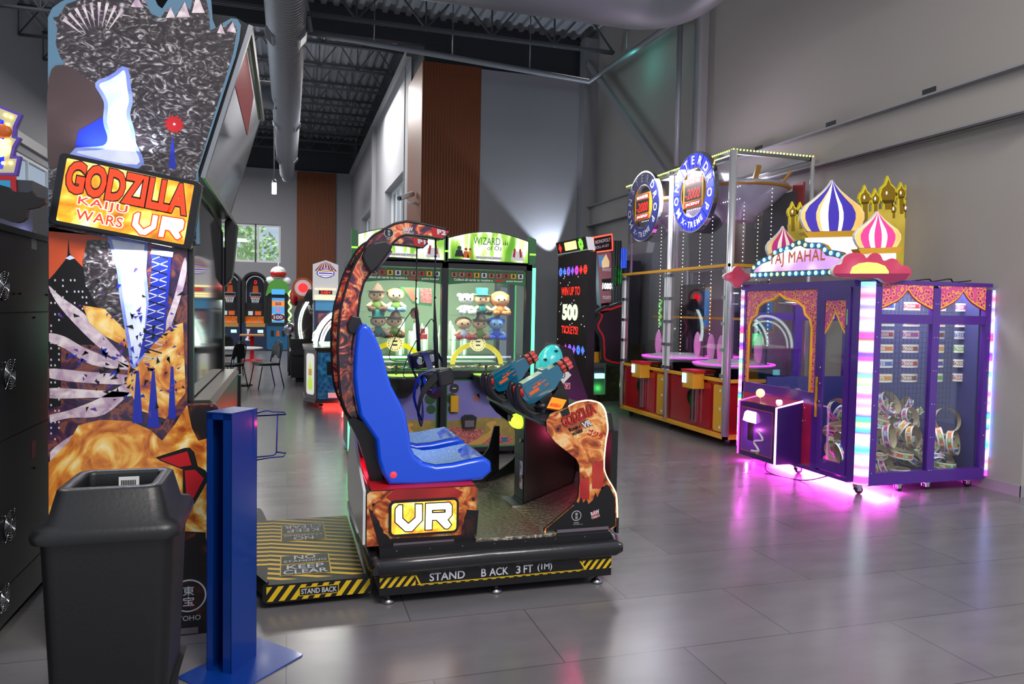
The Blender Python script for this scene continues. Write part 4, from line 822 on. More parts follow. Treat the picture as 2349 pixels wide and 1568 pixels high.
outlined(mb, 'GODZILLA', so+uu*(m0+.006)+vv*(Hs*.455), uu, vv, Ls-2*m0-.012, Hs*.485, 'title_red', 'art_black', .045, .085, d=.003)
for st, ax_, az, w_, h_ in (('KAIJU', .10, .30, .205, .046), ('WARS', .10, .12, .195, .046)): mb.text(st, so+uu*ax_+vv*(az*Hs/1), uu, vv, 'sign_white', w_, h_*1.15, bold=.06, d=.003, spacing=1.12).text(st, so+uu*(ax_+.003)+vv*(az*Hs+.003), uu, vv, 'title_red', w_-.006, h_, bold=.02, d=.005, spacing=1.12)
vo = so+uu*.325+vv*(Hs*.075)
def letter_poly(P, cx0, cy0, sx, sy): return [((a-cx0)*sx, (cy0-b_)*sy) for a, b_ in P]
for P, xo in ((Vp, 0), (Rp, 0)):
    q = letter_poly(P, 660, 1095, .22/1050, .108/520); flat(mb, q, vo, uu, vv, 'title_red', .003); flat(mb, inset(q, .006), vo, uu, vv, 'sign_white', .005)
mb.build('lit_panel', sgf, world=True)
c0 = c[0]+uu*(Ls*.55); 
area('title_down_light', tuple(on_y(310, 560, YP-.05)), .3, 5, (.75, .85, 1), (R(-25), 0, 0), .04); area('title_up_light', tuple(on_y(275, 352, YP-.05)), .3, 4, (.6, .75, 1), (R(205), 0, 0), .04)
# screen, hood and plinth
A = on_y(458, 405, 3.8); B_ = on_y(569, 55, 3.8); Yf = 5.63
mb = MB(); pr_ = [(A.x, A.z), (B_.x, B_.z), (B_.x-.06, B_.z+.03), (-1.0, B_.z+.03), (-1.0, 1.1), (-.5, 1.1), (-.5, A.z)]
mb.prism(pr_, 'y', 3.81, Yf, 'black_paint'); mb.build('hood', gc, world=True)
mb = MB(); dn = V((A.z-B_.z, 0, B_.x-A.x)).normalized(); dn = dn if dn.x > 0 else -dn
ab = (B_-A); e0 = A+ab*.04+dn*.004; e1 = A+ab*.93+dn*.004
mb.add([e0+V((0, .06, 0)), e0+V((0, Yf-3.9, 0)), e1+V((0, Yf-3.9, 0)), e1+V((0, .06, 0))], [(0, 1, 2, 3)], 'screen_dark') if mat('screen_dark', '#080a10', .05, spec=.55) else 0
q0 = A+ab*.66+dn*.006; q1 = A+ab*.90+dn*.006; mb.add([q0+V((0, .16, 0)), q0+V((0, 1.3, 0)), q1+V((0, 1.0, 0)), q1+V((0, .16, 0))], [(0, 1, 2, 3)], 'art_red')
mb.build('upper_screen', gc, world=True)
for t_ in (0, .97): MB().slab([A+ab*t_+dn*.003+V((0, .041, 0)), A+ab*(t_+.03)+dn*.003+V((0, .041, 0)), A+ab*(t_+.03)+dn*.003+V((0, Yf-3.8, 0)), A+ab*t_+dn*.003+V((0, Yf-3.8, 0))], dn*.02, 'steel').build('screen_trim', gc, world=True)
MB().slab([A+dn*.003, B_+dn*.003, B_+dn*.003+V((0, .04, 0)), A+dn*.003+V((0, .04, 0))], dn*.02, 'steel').build('screen_trim', gc, world=True)
xl = on_y(443, 900, 3.8).x
mb = MB(); mb.box((xl-.5, 3.8, 1.12), (xl-.02, Yf, A.z), 'black_paint'); mb.box((xl-.02, 3.8, 1.12), (xl, 3.85, A.z-.0), 'dark_metal'); mb.box((xl-.02, Yf-.05, 1.12), (xl, Yf, A.z-.2), 'dark_metal'); mb.add([(xl-.006, 3.85, 1.13), (xl-.006, Yf-.05, 1.13), (xl-.006, Yf-.05, A.z-.1), (xl-.006, 3.85, A.z-.0)], [(0, 1, 2, 3)], 'screen_dark'); mb.build('lower_screen', gc, world=True)
mb = MB(); mb.prism([(-1.0, .04), (-.35, .04), (-.335, 1.1), (-.36, 1.12), (-1.0, 1.12)], 'y', 3.81, Yf, 'olive_metal'); mb.box((-.336, Yf-.05, .1), (-.32, Yf, 1.08), 'black_paint'); mb.build('plinth', gc, world=True)
s_ = on_y(526, 555, Yf); mb = MB(); mb.prism([(s_.x-.03, s_.z-.32), (s_.x+.02, s_.z-.25), (s_.x+.055, s_.z+.12), (s_.x+.02, s_.z+.17), (s_.x-.03, s_.z+.15)], 'y', Yf-.03, Yf+.12, 'black_plastic'); mb.build('speaker', gc, world=True, bevel=.01)

# ------------------------------------------------------------------ litter bin
mat('bin_black', '#111113', .42, bump=(90, .06)); bn = thing('litter_bin', 'black plastic litter bin with an open hood-shaped lid', 'bin', (-.58, 2.6, 0))
YB1 = 2.35; a = on_y(60, 1232, YB1); b_ = on_y(408, 1210, YB1); w_ = b_.x-a.x; xc = (a.x+b_.x)/2; yc = YB1+w_/2; zr = a.z; hw = w_/2
def sqr(h, r, z): return [V((xc+p[0], yc+p[1], z)) for p in rrect(-h, -h, h, h, r, 4)]
mb = MB(); mb.grid([sqr(hw-.055, .03, .0), sqr(hw-.05, .035, .02), sqr(hw-.018, .045, zr-.05), sqr(hw-.012, .045, zr-.02)], 'bin_black', True, closed=True); mb.prism([(p.x, p.y) for p in sqr(hw-.055, .03, 0)], 'z', 0, .01, 'bin_black'); mb.build('body', bn, world=True)
tf = on_y(92, 1126, YB1+.06); ht = zr+.115; mb = MB(); ring = [sqr(hw+.002, .05, zr-.03), sqr(hw+.006, .05, zr-.01), sqr(hw-.004, .05, zr+.012), sqr(hw-.03, .045, zr+.02), sqr(hw-.052, .04, ht-.006), sqr(hw-.06, .035, ht), sqr(hw-.085, .02, ht), sqr(hw-.09, .02, ht-.01), sqr(hw-.085, .02, ht-.09)]
mb.grid(ring, 'bin_black', True, closed=True); mb.box((xc-.02, yc+hw-.094, ht-.05), (xc+.04, yc+hw-.09, ht-.02), 'white_plastic')
for k in range(9): mb.box((xc-.012+.005*k, yc+hw-.096, ht-.046), (xc-.0095+.005*k, yc+hw-.094, ht-.03), 'black_matte')
mb.build('lid', bn, world=True, bevel=0)
mb = MB(); mb.box((xc-hw+.02, yc-hw+.02, .4), (xc+hw-.02, yc+hw-.02, .402), 'black_matte'); mb.build('liner', bn, world=True)

# ------------------------------------------------------------------ blue metal stand
mat('blue_metal', '#06388c', .3, .2, coat=.6); bs = thing('metal_stand', 'blue steel channel stand on a flat base plate with a wire holder', 'stand', (-.18, 3.36, 0))
g = [on_z(*p) for p in ((481, 1534), (530, 1549), (588, 1506))]
e1 = (g[1]-g[0]); e2 = (g[2]-g[1]); e2n = e2.normalized(); e1n = V((e2n.y, -e2n.x, 0)); e1n = e1n if e1n.dot(e1) > 0 else -e1n; wf = e1.dot(e1n); P0 = g[1]-e1n*wf; hgt = on_y(560, 950, g[1].y).z; Lz = e2.length
def LP(s, t, z): return P0+e1n*s+e2n*t+V((0, 0, z))
def lbox(mb, s0, s1, t0, t1, z0, z1, m): mb.slab([LP(s0, t0, z0), LP(s1, t0, z0), LP(s1, t1, z0), LP(s0, t1, z0)], (0, 0, z1-z0), m)
mb = MB(); th = .004; fl = wf*.24
lbox(mb, 0, fl, 0, th, .006, hgt, 'blue_metal'); lbox(mb, wf-fl*1.4, wf, 0, th, .006, hgt, 'blue_metal'); lbox(mb, 0, th, 0, Lz, .006, hgt, 'blue_metal'); lbox(mb, wf-th, wf, 0, Lz, .006, hgt, 'blue_metal'); lbox(mb, 0, wf, Lz-th, Lz, .006, hgt, 'blue_metal'); mb.build('channel', bs, world=True)
mb = MB(); lbox(mb, -.002, wf+.002, -.002, Lz+.002, hgt, hgt+.006, 'blue_metal'); lbox(mb, 0, wf, 0, th, hgt-.025, hgt, 'blue_metal'); mb.build('cap', bs, world=True)
pc = [V((-.443, 3.334, 0)), V((-.133, 3.652, 0)), V((.078, 3.414, 0)), V((-.232, 3.096, 0))]; q = []
for i in range(4):
    p, a_, n_ = pc[i], pc[i-1], pc[(i+1) % 4]; q += [p+(a_-p).normalized()*.018, p+(a_-p).normalized()*.005+(n_-p).normalized()*.005, p+(n_-p).normalized()*.018]
mb = MB(); mb.slab(q, (0, 0, .006), 'blue_metal'); mb.build('base_plate', bs, world=True, bevel=.002)
yb = g[2].y+.02; wp = lambda x, y: on_y(x, y, yb)
mat('wire_blue', '#101a70', .35, .4); mb = MB(); r_ = .0032
mb.tube([wp(582, 949), wp(612, 941), wp(625, 944), wp(652, 945), wp(656, 950), wp(582, 954)], r_, 'wire_blue', 6); mb.tube([wp(637, 948), wp(634, 1038), wp(628, 1044), wp(580, 1049)], r_, 'wire_blue', 6); mb.tube([wp(580, 1056), wp(622, 1049), wp(650, 1047), wp(656, 1039), wp(634, 1036)], r_, 'wire_blue', 6); mb.build('wire_holder', bs, world=True, label='dark blue bent wire holder')
tr = LP(wf*.45, Lz*.4, .01); mb = MB(); rnd = random.Random(5); mat('foil', '#b8b4ae', .3, .5)
rows = []
for i in range(9):
    t = i/8; rows.append([tr+V((.012*math.cos(a)*(1+.5*rnd.random()), .012*math.sin(a)*(1+.5*rnd.random()), .006+t*.17+.008*rnd.random())) for a in [k*PI/4 for k in range(8)]])
mb.grid(rows, 'foil', False, closed=True); solo(mb, 'crumpled_wrapper', 'crumpled silver wrapper tucked in the bottom of the blue channel stand', 'wrapper', tuple(tr))

# ------------------------------------------------------------------ black cabinet at the far left and the sign behind it
mat('cab_side', '#2c2d33', .38, .3, bump=(200, .04)); XC = -1.295
ztop = on_x(100, 541, XC).z; cb = thing('game_cabinet', 'black metal game cabinet side with fan grilles at the left edge', 'arcade cabinet', (-1.6, 3.6, 0))
mb = MB(); mb.box((-2.1, 2.2, .03), (XC, 5.2, ztop-.03), 'cab_side'); mb.box((-2.12, 2.18, ztop-.03), (XC+.012, 5.22, ztop), 'black_plastic')
for z in (1.56, .94, .38): z_ = on_x(60, {1.56: 716, .94: 985, .38: 1300}[z], XC).z; mb.box((XC, 2.2, z_-.003), (XC+.001, 5.2, z_+.003), 'black_matte')
mb.build('body', cb, world=True)
for px_, py_, r_ in ((20, 858, .075), (20, 1205, .075), (8, 1372, .06), (6, 655, .07)):
    p = on_x(px_, py_, XC); mb = MB(); mb.lathe([(r_, .001), (r_, .003)], (p.x, p.y, p.z), 'black_matte', 20, 'x')
    for k in range(6): rr_ = r_*(k+1)/6.3; mb.tube([(p.x+.007, p.y+rr_*math.cos(t*PI/10), p.z+rr_*math.sin(t*PI/10)) for t in range(20)], .0022, 'chrome', 5, closed=True)
    for k in range(4): a = k*PI/2+.8; mb.tube([(p.x+.008, p.y, p.z), (p.x+.008, p.y+r_*1.15*math.cos(a), p.z+r_*1.15*math.sin(a))], .002, 'chrome', 5); mb.ball((p.x+.006, p.y+r_*1.2*math.cos(a), p.z+r_*1.2*math.sin(a)), .005, 'chrome', 8, 5)
    mb.build('fan_grille', cb, world=True)
for px_, py_ in ((32, 673), (46, 673), (107, 676), (78, 728), (78, 1073)):
    p = on_x(px_, py_, XC); MB().lathe([(.006, 0), (.005, .006)], tuple(p), 'black_matte', 8, 'x').build('bolt', cb, world=True)
p = on_x(78, 550, XC); q = on_x(77, 1030, XC); MB().box((XC, p.y-.04, p.z-.05), (XC+.001, p.y+.04, p.z+.05), 'white_plastic').build('sticker', cb, world=True, label='white barcode sticker'); MB().box((XC, q.y-.035, q.z-.045), (XC+.001, q.y+.035, q.z+.045), 'art_red').build('sticker', cb, world=True, label='small red warning sticker')
MB().prism(FY([(0, 424), (22, 430), (32, 440), (66, 442), (75, 438), (84, 452), (105, 456), (106, 466), (86, 476), (64, 480), (62, 500), (52, 508), (40, 511), (24, 508), (0, 500), (-30, 495), (-30, 420)], 3.55), 'y', 3.54, 3.57, 'black_matte').build('silhouette_topper', cb, world=True, label='black cut-out shape on top of the cabinet')
for i, (yy, col, e) in enumerate(((3.2, (.35, .12, 1), 5),)): point('cabinet_purple_spill', (-.95, 4.1, 1.55), e, col, .1)
sg = thing('redemption_game', 'game with jagged blue bulb-lined sign above a red screen frame, behind the black cabinet', 'arcade game', (-2.3, 6.2, 0)); YG = 6.2
mb = MB(); mb.box((-2.9, YG, .05), (-1.78, YG+.9, 2.45), 'grey_plastic'); mb.build('body', sg, world=True)
star = [(-60, 235), (-10, 238), (20, 250), (50, 262), (36, 292), (34, 312), (47, 316), (34, 338), (30, 358), (47, 358), (38, 402), (-60, 402)]
mat('sign_blue', '#3038c8', .4, emit=.8, ecol='#3a48e8'); mat('sign_cream', '#e8e0b0', .4); mat('bulb', '#ffe88a', .4, emit=3, ecol='#ffe07a'); mat('sign_purple', '#6a4ac0', .4); mat('cyan_art', '#2aa8d0', .4)
mb = MB(); mb.prism(FY(star, YG), 'y', YG, YG+.05, 'sign_purple'); O = (0, YG, 0); flat(mb, inset(FY(star, YG), .018), O, UX, UZ, 'sign_cream', .002); flat(mb, inset(FY(star, YG), .09), O, UX, UZ, 'sign_blue', .004)
bp_ = inset(FY(star, YG), .05)
for i in range(len(bp_)-2):
    a_, b2 = V(bp_[i]), V(bp_[i+1]); k = max(1, int((b2-a_).length/.06))
    for j in range(k): t_ = a_+(b2-a_)*(j/k); mb.ball((t_.x, YG-.008, t_.y), .013, 'bulb', 6, 4)
o2 = on_y(0, 365, YG); mb.ball((o2.x-.02, YG-.01, o2.z+.08), (.09, .02, .07), 'bulb', 12, 8); mb.ball((o2.x+.02, YG-.01, o2.z+.2), (.06, .02, .05), 'orange', 12, 8)
mb.build('sign', sg, world=True, label='jagged blue sign edged with yellow bulbs')
mb = MB(); c4 = FY([(-60, 402), (38, 404), (40, 442), (-60, 442)], YG); mb.prism(c4, 'y', YG-.02, YG-.001, 'red'); flat(mb, inset(c4, .035), (0, YG-.02, 0), UX, UZ, 'cyan_art', .002); mb.build('screen', sg, world=True)
point('seat_area', (-1.9, 6.0, 2.1), 1.0, (.4, .4, 1), .1)
# ------------------------------------------------------------------ twin card-pusher game with plush toys
YW = 7.6; WB = 8.75
mat('back_sage', '#93a886', .6); mat('plastic_green', '#2f7a34', .4); mat('dark_green', '#1f4a20', .5); mat('pearl', '#eef6e6', .3, emit=.35); mat('sign_green', '#2c6a3a', .5); mat('lime_sign', '#9fd84a', .4, emit=.9); mat('pale_green_led', '#c8ffd0', .4, emit=3, ecol='#b0ffb8')
ramp_mat('marquee_art', [(0, '#2c6a10'), (.36, '#5a9a20'), (.46, '#a8d850'), (.53, '#ffffff'), (.60, '#e8ffb0'), (.68, '#80b838'), (1, '#2c6a10')], scale=2.2, detail=1.5, dist=.6, rough=.4, emit=.75, vec=(3.2, 1, .7), rot=(0, R(14), 0))
ramp_mat('field_sky', [(0, '#4a55b0'), (.5, '#7a74b4'), (1, '#a08ab0')], scale=2, detail=3, rough=.35); ramp_mat('poppies', [(0, '#6a2c2a'), (.45, '#9a4a48'), (.55, '#c87068'), (1, '#e0a098')], scale=60, detail=2, rough=.5)
ramp_mat('meadow', [(0, '#6a6a2c'), (.5, '#96803e'), (1, '#b09a50')], scale=12, detail=3, rough=.5); mat('path_ochre', '#c8954a', .5); mat('towers_green', '#4a6a48', .5); mat('balloon', '#b06048', .4); mat('dial_cream', '#f4e4a0', .4, emit=1.0); mat('arc_yellow', '#f0d818', .35, emit=.6)
cg = thing('card_game', 'twin glass-fronted card pusher game with lime green light and plush prizes on shelves', 'arcade game', (1.57, 8.1, 0))
xs = (.62, 1.565, 2.51)
mb = MB(); mb.box((.62, YW+.06, .05), (2.51, WB, .86), 'black_paint'); mb.box((.62, YW, .86), (2.51, YW+.1, .93), 'black_paint'); mb.box((.62, YW, 2.0), (2.51, YW+.1, 2.07), 'black_paint'); mb.box((.62, YW, 2.05), (2.51, WB, 2.09), 'black_paint'); mb.box((.62, WB-.03, .86), (2.51, WB, 2.05), 'back_sage')
for x in (.62, 1.53, 2.45): mb.box((x, YW, .06), (x+.065, YW+.09, 2.05), 'black_paint')
mb.box((.62, YW+.1, .86), (.635, WB, 2.05), 'black_paint'); mb.build('cabinet_frame', cg, world=True)
for k, (a, b_) in enumerate(((.68, 1.535), (1.595, 2.45))): MB().box((a, YW+.04, .93), (b_, YW+.048, 2.0), 'clear').build('glass_front', cg, world=True)
MB().box((2.496, YW+.1, .93), (2.504, WB-.02, 2.05), 'clear').build('glass_side', cg, world=True)
MB().box((.585, YW-.01, .12), (.62, YW+.03, 2.02), 'green_led').build('light_strip', cg, world=True, label='glowing green light strip'); MB().box((2.515, YW-.01, .3), (2.55, YW+.03, 2.03), 'green_led').build('light_strip', cg, world=True, label='glowing green light strip')
for k, x0 in enumerate((.69, 1.60)):
    x1 = x0+.86
    # marquee
    arch = [(x0-.03, 2.09), (x1+.0, 2.07)]+[(x0-.03+(x1-x0+.03)*t, 2.31+.085*math.sin(PI*t)) for t in [1-i/12 for i in range(13)]]
    mb = MB(); mb.prism(arch, 'y', YW-.03, YW+.03, 'black_paint'); mb.build('marquee_box', cg, world=True); O = (0, YW-.03, 0)
    mb = MB(); flat(mb, inset(arch, .008), O, UX, UZ, 'marquee_art', .002)
    mb.text('THE', (x0+.235, YW-.03, 2.335), UX, UZ, 'plastic_green', .05, .02, d=.004).text('WIZARD', (x0+.25, YW-.03, 2.255), UX, UZ, 'plastic_green', .29, .075, bold=.0, d=.004); mb.text('of Oz', (x0+.4, YW-.03, 2.20), UX, UZ, 'plastic_green', .16, .045, d=.004)
    flat(mb, [(x0+.27, 2.105), (x0+.57, 2.10), (x0+.57, 2.13), (x0+.27, 2.135)], O, UX, UZ, 'white', .004); mb.text('Emerald City Edition', (x0+.29, YW-.03, 2.108), UX, UZ, 'dark_green', .26, .02, d=.006)
    for (ax, az, s_, c) in ((.1, 2.16, .05, 'art_black'), (.17, 2.15, .035, 'orange'), (.215, 2.15, .03, 'gold')): flat(mb, [(x0+ax-s_, az-.04), (x0+ax+s_, az-.04), (x0+ax+s_*.6, az+.03), (x0+ax-s_*.6, az+.03)], O, UX, UZ, c, .003); flat(mb, circ(x0+ax, az+.05, s_*.45, 12), O, UX, UZ, 'art_red' if c != 'art_black' else 'dark_green', .003)
    flat(mb, [(x1-.2, 2.1), (x1-.05, 2.1), (x1-.07, 2.2), (x1-.18, 2.2)], O, UX, UZ, 'white', .003); flat(mb, [(x1-.18, 2.14), (x1-.155, 2.13), (x1-.145, 2.22), (x1-.165, 2.23)], O, UX, UZ, 'art_red', .004); flat(mb, [(x1-.1, 2.13), (x1-.075, 2.14), (x1-.09, 2.23), (x1-.11, 2.22)], O, UX, UZ, 'art_red', .004)
    for j in range(3): flat(mb, [(x1-.29+.02*j, 2.26), (x1-.275+.02*j, 2.26), (x1-.28+.02*j, 2.33-.02*abs(j-1))], O, UX, UZ, 'plastic_green', .003)
    mb.build('marquee', cg, world=True, label='glowing green and white arched marquee')
    for wx in ((x0-.09, x0-.03) if k == 0 else (x0-.06, x0-.03), (x1+.0, x1+.07) if k else (x1, x1+.03)): mb = MB(); mb.prism([(wx[0], 2.06), (wx[1], 2.07), (wx[1], 2.33), (wx[0], 2.36)], 'y', YW-.06, YW+.02, 'sign_green'); mb.box((wx[0], YW-.062, 2.16), (wx[1], YW-.06, 2.18), 'lime_sign'); mb.build('marquee_wing', cg, world=True)
    # banner with the row of cards
    mb = MB(); bn_ = [(x0, 1.83)]+[(x0+(x1-x0)*i/10, 1.83+.03*math.sin(PI*i/10)) for i in range(11)]+[(x1, 1.99), (x0, 1.99)]
    mb.prism(bn_, 'y', YW+.02, YW+.03, 'sign_green'); O2 = (0, YW+.02, 0)
    for j in range(10): c0 = x0+.025+j*.081; flat(mb, [(c0, 1.905), (c0+.07, 1.905), (c0+.07, 1.98), (c0, 1.98)], O2, UX, UZ, 'dark_green', .002); flat(mb, [(c0+.006, 1.91), (c0+.064, 1.91), (c0+.064, 1.96), (c0+.006, 1.96)], O2, UX, UZ, ('balloon', 'poppies', 'art_red', 'gold', 'letter_white')[j % 5], .003); flat(mb, [(c0+.02, 1.92), (c0+.05, 1.92), (c0+.045, 1.955), (c0+.025, 1.955)], O2, UX, UZ, 'art_black', .004)
    mb.text('Collect all cards to receive a', (x0+.06, YW+.02, 1.872), UX, UZ, 'white', .42, .026, bold=.02, d=.003).text('2500', (x0+.5, YW+.02, 1.872), UX, UZ, 'red', .1, .026, bold=.05, d=.003).text('point bonus!', (x0+.63, YW+.02, 1.868), UX, UZ, 'white', .18, .026, bold=.02, d=.003); mb.build('card_banner', cg, world=True, label='green banner about collecting cards for a point bonus')
    # inside: arch with dial, playfield, towers
    xc = x0+.40; za = .97; mb = MB(); Ya_ = YW+.32
    mb.prism([(xc+.3*math.cos(R(a)), za+.25*math.sin(R(a))) for a in range(0, 181, 12)]+[(xc+.25*math.cos(R(a)), za+.20*math.sin(R(a))) for a in range(180, -1, -12)], 'y', Ya_, Ya_+.03, 'arc_yellow'); mb.build('arch', cg, world=True, label='yellow arch over the playfield')
    mb = MB(); mb.lathe([(.085, 0), (.085, -.02)], (xc, Ya_-.005, za+.23), 'dial_cream', 28, 'y'); 
    for j in range(16): a = 2*PI*j/16; mb.box((xc+.068*math.cos(a)-.005, Ya_-.028, za+.23+.068*math.sin(a)-.005), (xc+.068*math.cos(a)+.005, Ya_-.024, za+.23+.068*math.sin(a)+.005), 'orange')
    for zz_ in (.015, -.025): mb.box((xc-.025, Ya_-.029, za+.23+zz_), (xc+.025, Ya_-.024, za+.245+zz_), 'art_black')
    mb.build('dial', cg, world=True, label='round cream dial with two small counters')
    mb = MB(); mb.box((x0, YW+.12, .90), (x1, YW+.9, .94), 'plastic_green'); mb.box((x0, YW+.35, .94), (x1, YW+.9, 1.0), 'white'); mb.box((x0, YW+.34, .96), (x1, YW+.35, .99), 'plastic_green'); mb.box((x0+.02, YW+.5, 1.0), (x1-.02, YW+.9, 1.05), 'plastic_green'); mb.box((x0+.02, YW+.49, 1.03), (x1-.02, YW+.5, 1.05), 'white_led')
    rr2 = random.Random(k+1)
    for j in range(110):
        cx, cy = rr2.uniform(x0+.03, x1-.03), rr2.uniform(YW+.13, YW+.34); a = rr2.uniform(0, PI); s_ = .028; mb.slab([(cx+s_*math.cos(a+t), cy+s_*.8*math.sin(a+t), .945+rr2.random()*.02) for t in (0, 1.1, PI, PI+1.1)], (0, 0, .002), rr2.choice(['letter_white', 'gold', 'dial_cream', 'steel', 'balloon', 'plastic_green']))
    mb.build('playfield', cg, world=True, kind=None)
    for j in range(9):
        tx = x0+ (.47 if k == 0 else .02)+.045*j*(1 if k == 0 else 1.0); hh = .2+.16*rr2.random(); yy = YW+.62+.1*(j % 3)
        if k == 1 and j > 8: break
        MB().lathe([(.02, 0), (.02, hh), (.012, hh+.03), (0, hh+.04)], (tx, yy, 1.05), 'pale_green_led' if j % 3 == 1 else 'pearl', 10).build('tower', cg, world=True, label='pale green glowing tower')
mb = MB(); mb.prism([(1.13, 1.8), (1.28, 1.62), (1.48, 1.60), (1.5, 1.8)], 'y', YW+.3, YW+.32, 'sign_green'); mb.box((1.31, YW+.285, 1.63), (1.335, YW+.3, 1.79), 'pale_green_led'); flat(mb, [(1.17, 1.79), (1.27, 1.65), (1.30, 1.65), (1.29, 1.79)], (0, YW+.3, 0), UX, UZ, 'balloon', .002); flat(mb, [(1.35, 1.79), (1.36, 1.64), (1.48, 1.63), (1.48, 1.79)], (0, YW+.3, 0), UX, UZ, 'poppies', .002); mb.build('corner_panel', cg, world=True)
MB().ball((1.33, YW+.5, 1.52), (.05, .05, .065), 'balloon').lathe([(.012, 1.42), (.012, 1.44)], (1.33, YW+.5, 0), 'gold', 8).build('toy_balloon', cg, world=True, label='small striped toy balloon')
for q in ((1.36, 1.27), (1.41, 1.27), (1.385, 1.33)): MB().box((q[0], YW+.4, q[1]-.03), (q[0]+.045, YW+.44, q[1]+.025), 'red').build('red_block', cg, world=True)
for z, (a, b_) in ((1.525, (.69, 1.08)), (1.25, (.69, 1.08)), (1.505, (1.68, 2.2)), (1.235, (1.68, 2.2))): MB().box((a, YW+.16, z), (b_, YW+.42, z+.008), 'clear').build('shelf', cg, world=True)
area('card_game_lamp_left', (1.1, YW+.12, 1.98), .8, 15, (.92, 1, .88), (R(28), 0, 0), .08); area('card_game_lamp_right', (2.02, YW+.12, 1.98), .8, 15, (.94, 1, .88), (R(28), 0, 0), .08)
mb = MB(); mb.box((2.22, YW+.35, .95), (2.26, YW+.45, 2.0), 'black_paint'); mb.box((2.26, YW+.36, 1.0), (2.45, YW+.37, 1.95), 'screen_glass'); mb.build('divider_mirror', cg, world=True)
# printed lower doors
for k, (x0, x1) in enumerate(((.70, 1.50), (1.60, 2.44))):
    mb = MB(); z0, z1 = .10, .83; Yd_ = YW+.05
    mb.prism(rrect(x0, z0, x1, z1, .04), 'y', Yd_, Yd_+.012, 'plastic_green'); O = (0, Yd_, 0); fr = rrect(x0+.015, z0+.015, x1-.015, z1-.015, .03)
    flat(mb, fr, O, UX, UZ, 'field_sky', .001); mid = .40
    flat(mb, [(x0+.015, z0+.02), (x1-.015, z0+.02), (x1-.015, mid+.0), (x0+.5*(x1-x0), mid+.02), (x0+.015, mid-.01)], O, UX, UZ, 'meadow', .002)
    flat(mb, [(x0+.03, z0+.03), (x0+.35, z0+.06), (x0+.42, .29), (x0+.03, .33)], O, UX, UZ, 'poppies', .003); flat(mb, [(x0+.40, z0+.03), (x1-.10, z0+.03), (x1-.12, .2), (x0+.5, .27)], O, UX, UZ, 'poppies', .003)
    flat(mb, smooth_curve([(x0+.22, z0+.03), (x0+.36, .2), (x0+.49, .28), (x0+.44, .35), (x0+.53, .38), (x0+.56, .36), (x0+.52, .33), (x0+.56, .27), (x0+.42, .15), (x0+.36, z0+.03)], 3), O, UX, UZ, 'path_ochre', .004)
    bx = x1-.15 if k else x0+.13
    for j in range(9): hh = .19-.035*abs(j-4)+.02*(j % 2); flat(mb, [(bx-.08+.02*j, mid), (bx-.066+.02*j, mid), (bx-.066+.02*j, mid+hh), (bx-.073+.02*j, mid+hh+.02), (bx-.08+.02*j, mid+hh)], O, UX, UZ, 'towers_green', .003)
    tx_ = x0+.06 if k else x1-.07
    flat(mb, circ(tx_, .63, .06, 10), O, UX, UZ, 'dark_green', .003); flat(mb, circ(tx_+.01, .52, .05, 9), O, UX, UZ, 'dark_green', .003)
    flat(mb, [(x0+.36, .68)]+[(x0+.33+.036*math.cos(a), .625+.042*math.sin(a)) for a in [k_*PI/8 for k_ in range(-3, 12)]], O, UX, UZ, 'balloon', .003) if k else None
    flat(mb, [(x1-.22, z0+.05), (x1-.16, z0+.05), (x1-.16, z0+.1), (x1-.22, z0+.1)], O, UX, UZ, 'gun_blue', .005); mb.build('door', cg, world=True, label='door printed with a sky, meadow and winding path')
mb = MB(); mb.prism([(1.62, .75), (1.70, .52), (1.86, .52), (1.9, .75)], 'y', YW, YW+.06, 'black_plastic') if 0 else None
c = on_y(1044, 891, YW); mb.lathe([(.05, 0), (.05, -.01)], (c.x, YW+.05, c.z), 'dark_metal', 20, 'y').lathe([(.06, .004), (.06, -.004)], (c.x, YW+.05, c.z), 'gold', 4, 'y'); mb.box((c.x-.02, YW+.035, c.z-.005), (c.x+.02, YW+.04, c.z+.005), 'letter_white'); mb.build('speaker', cg, world=True)
c = on_y(1040, 926, YW); MB().box((c.x-.03, YW, c.z-.085), (c.x+.06, YW+.05, c.z+.085), 'gold', bev=.01).build('ticket_box', cg, world=True, label='brass coloured coin box')
c = on_y(1077, 968, YW); mb = MB(); mb.prism([(c.x-.08, c.z+.05), (c.x-.04, c.z+.075), (c.x+.04, c.z+.075), (c.x+.08, c.z+.05), (c.x+.065, c.z-.07), (c.x-.065, c.z-.07)], 'y', YW+.0, YW+.05, 'black_plastic'); mb.box((c.x-.05, YW-.004, c.z-.05), (c.x+.05, YW, c.z+.02), 'clear_plate'); mb.build('card_chute', cg, world=True)
for xq in (1.12, 2.06):
    mb = MB(); mb.lathe([(.05, -.22), (.16, -.12), (.2, -.02), (.2, .01)], (xq, YW-.06, .88), 'black_plastic', 20); mb.lathe([(.19, .01), (.19, .02)], (xq, YW-.06, .88), 'lime_sign', 20); mb.tube([(xq-.07, YW-.1, .9), (xq-.07, YW-.1, .97)], .008, 'black_plastic', 6).ball((xq-.07, YW-.1, .98), .016, 'black_plastic', 8, 6); mb.build('control_pod', cg, world=True)
mat('rainbow_led', '#9ad0ff', .4, emit=2, ecol='#a0c8ff')
for x in (.75, 1.5, 2.4): MB().lathe([(.03, 0), (.03, .05)], (x, YW+.15, 0), 'rubber', 10).build('foot', cg, world=True)

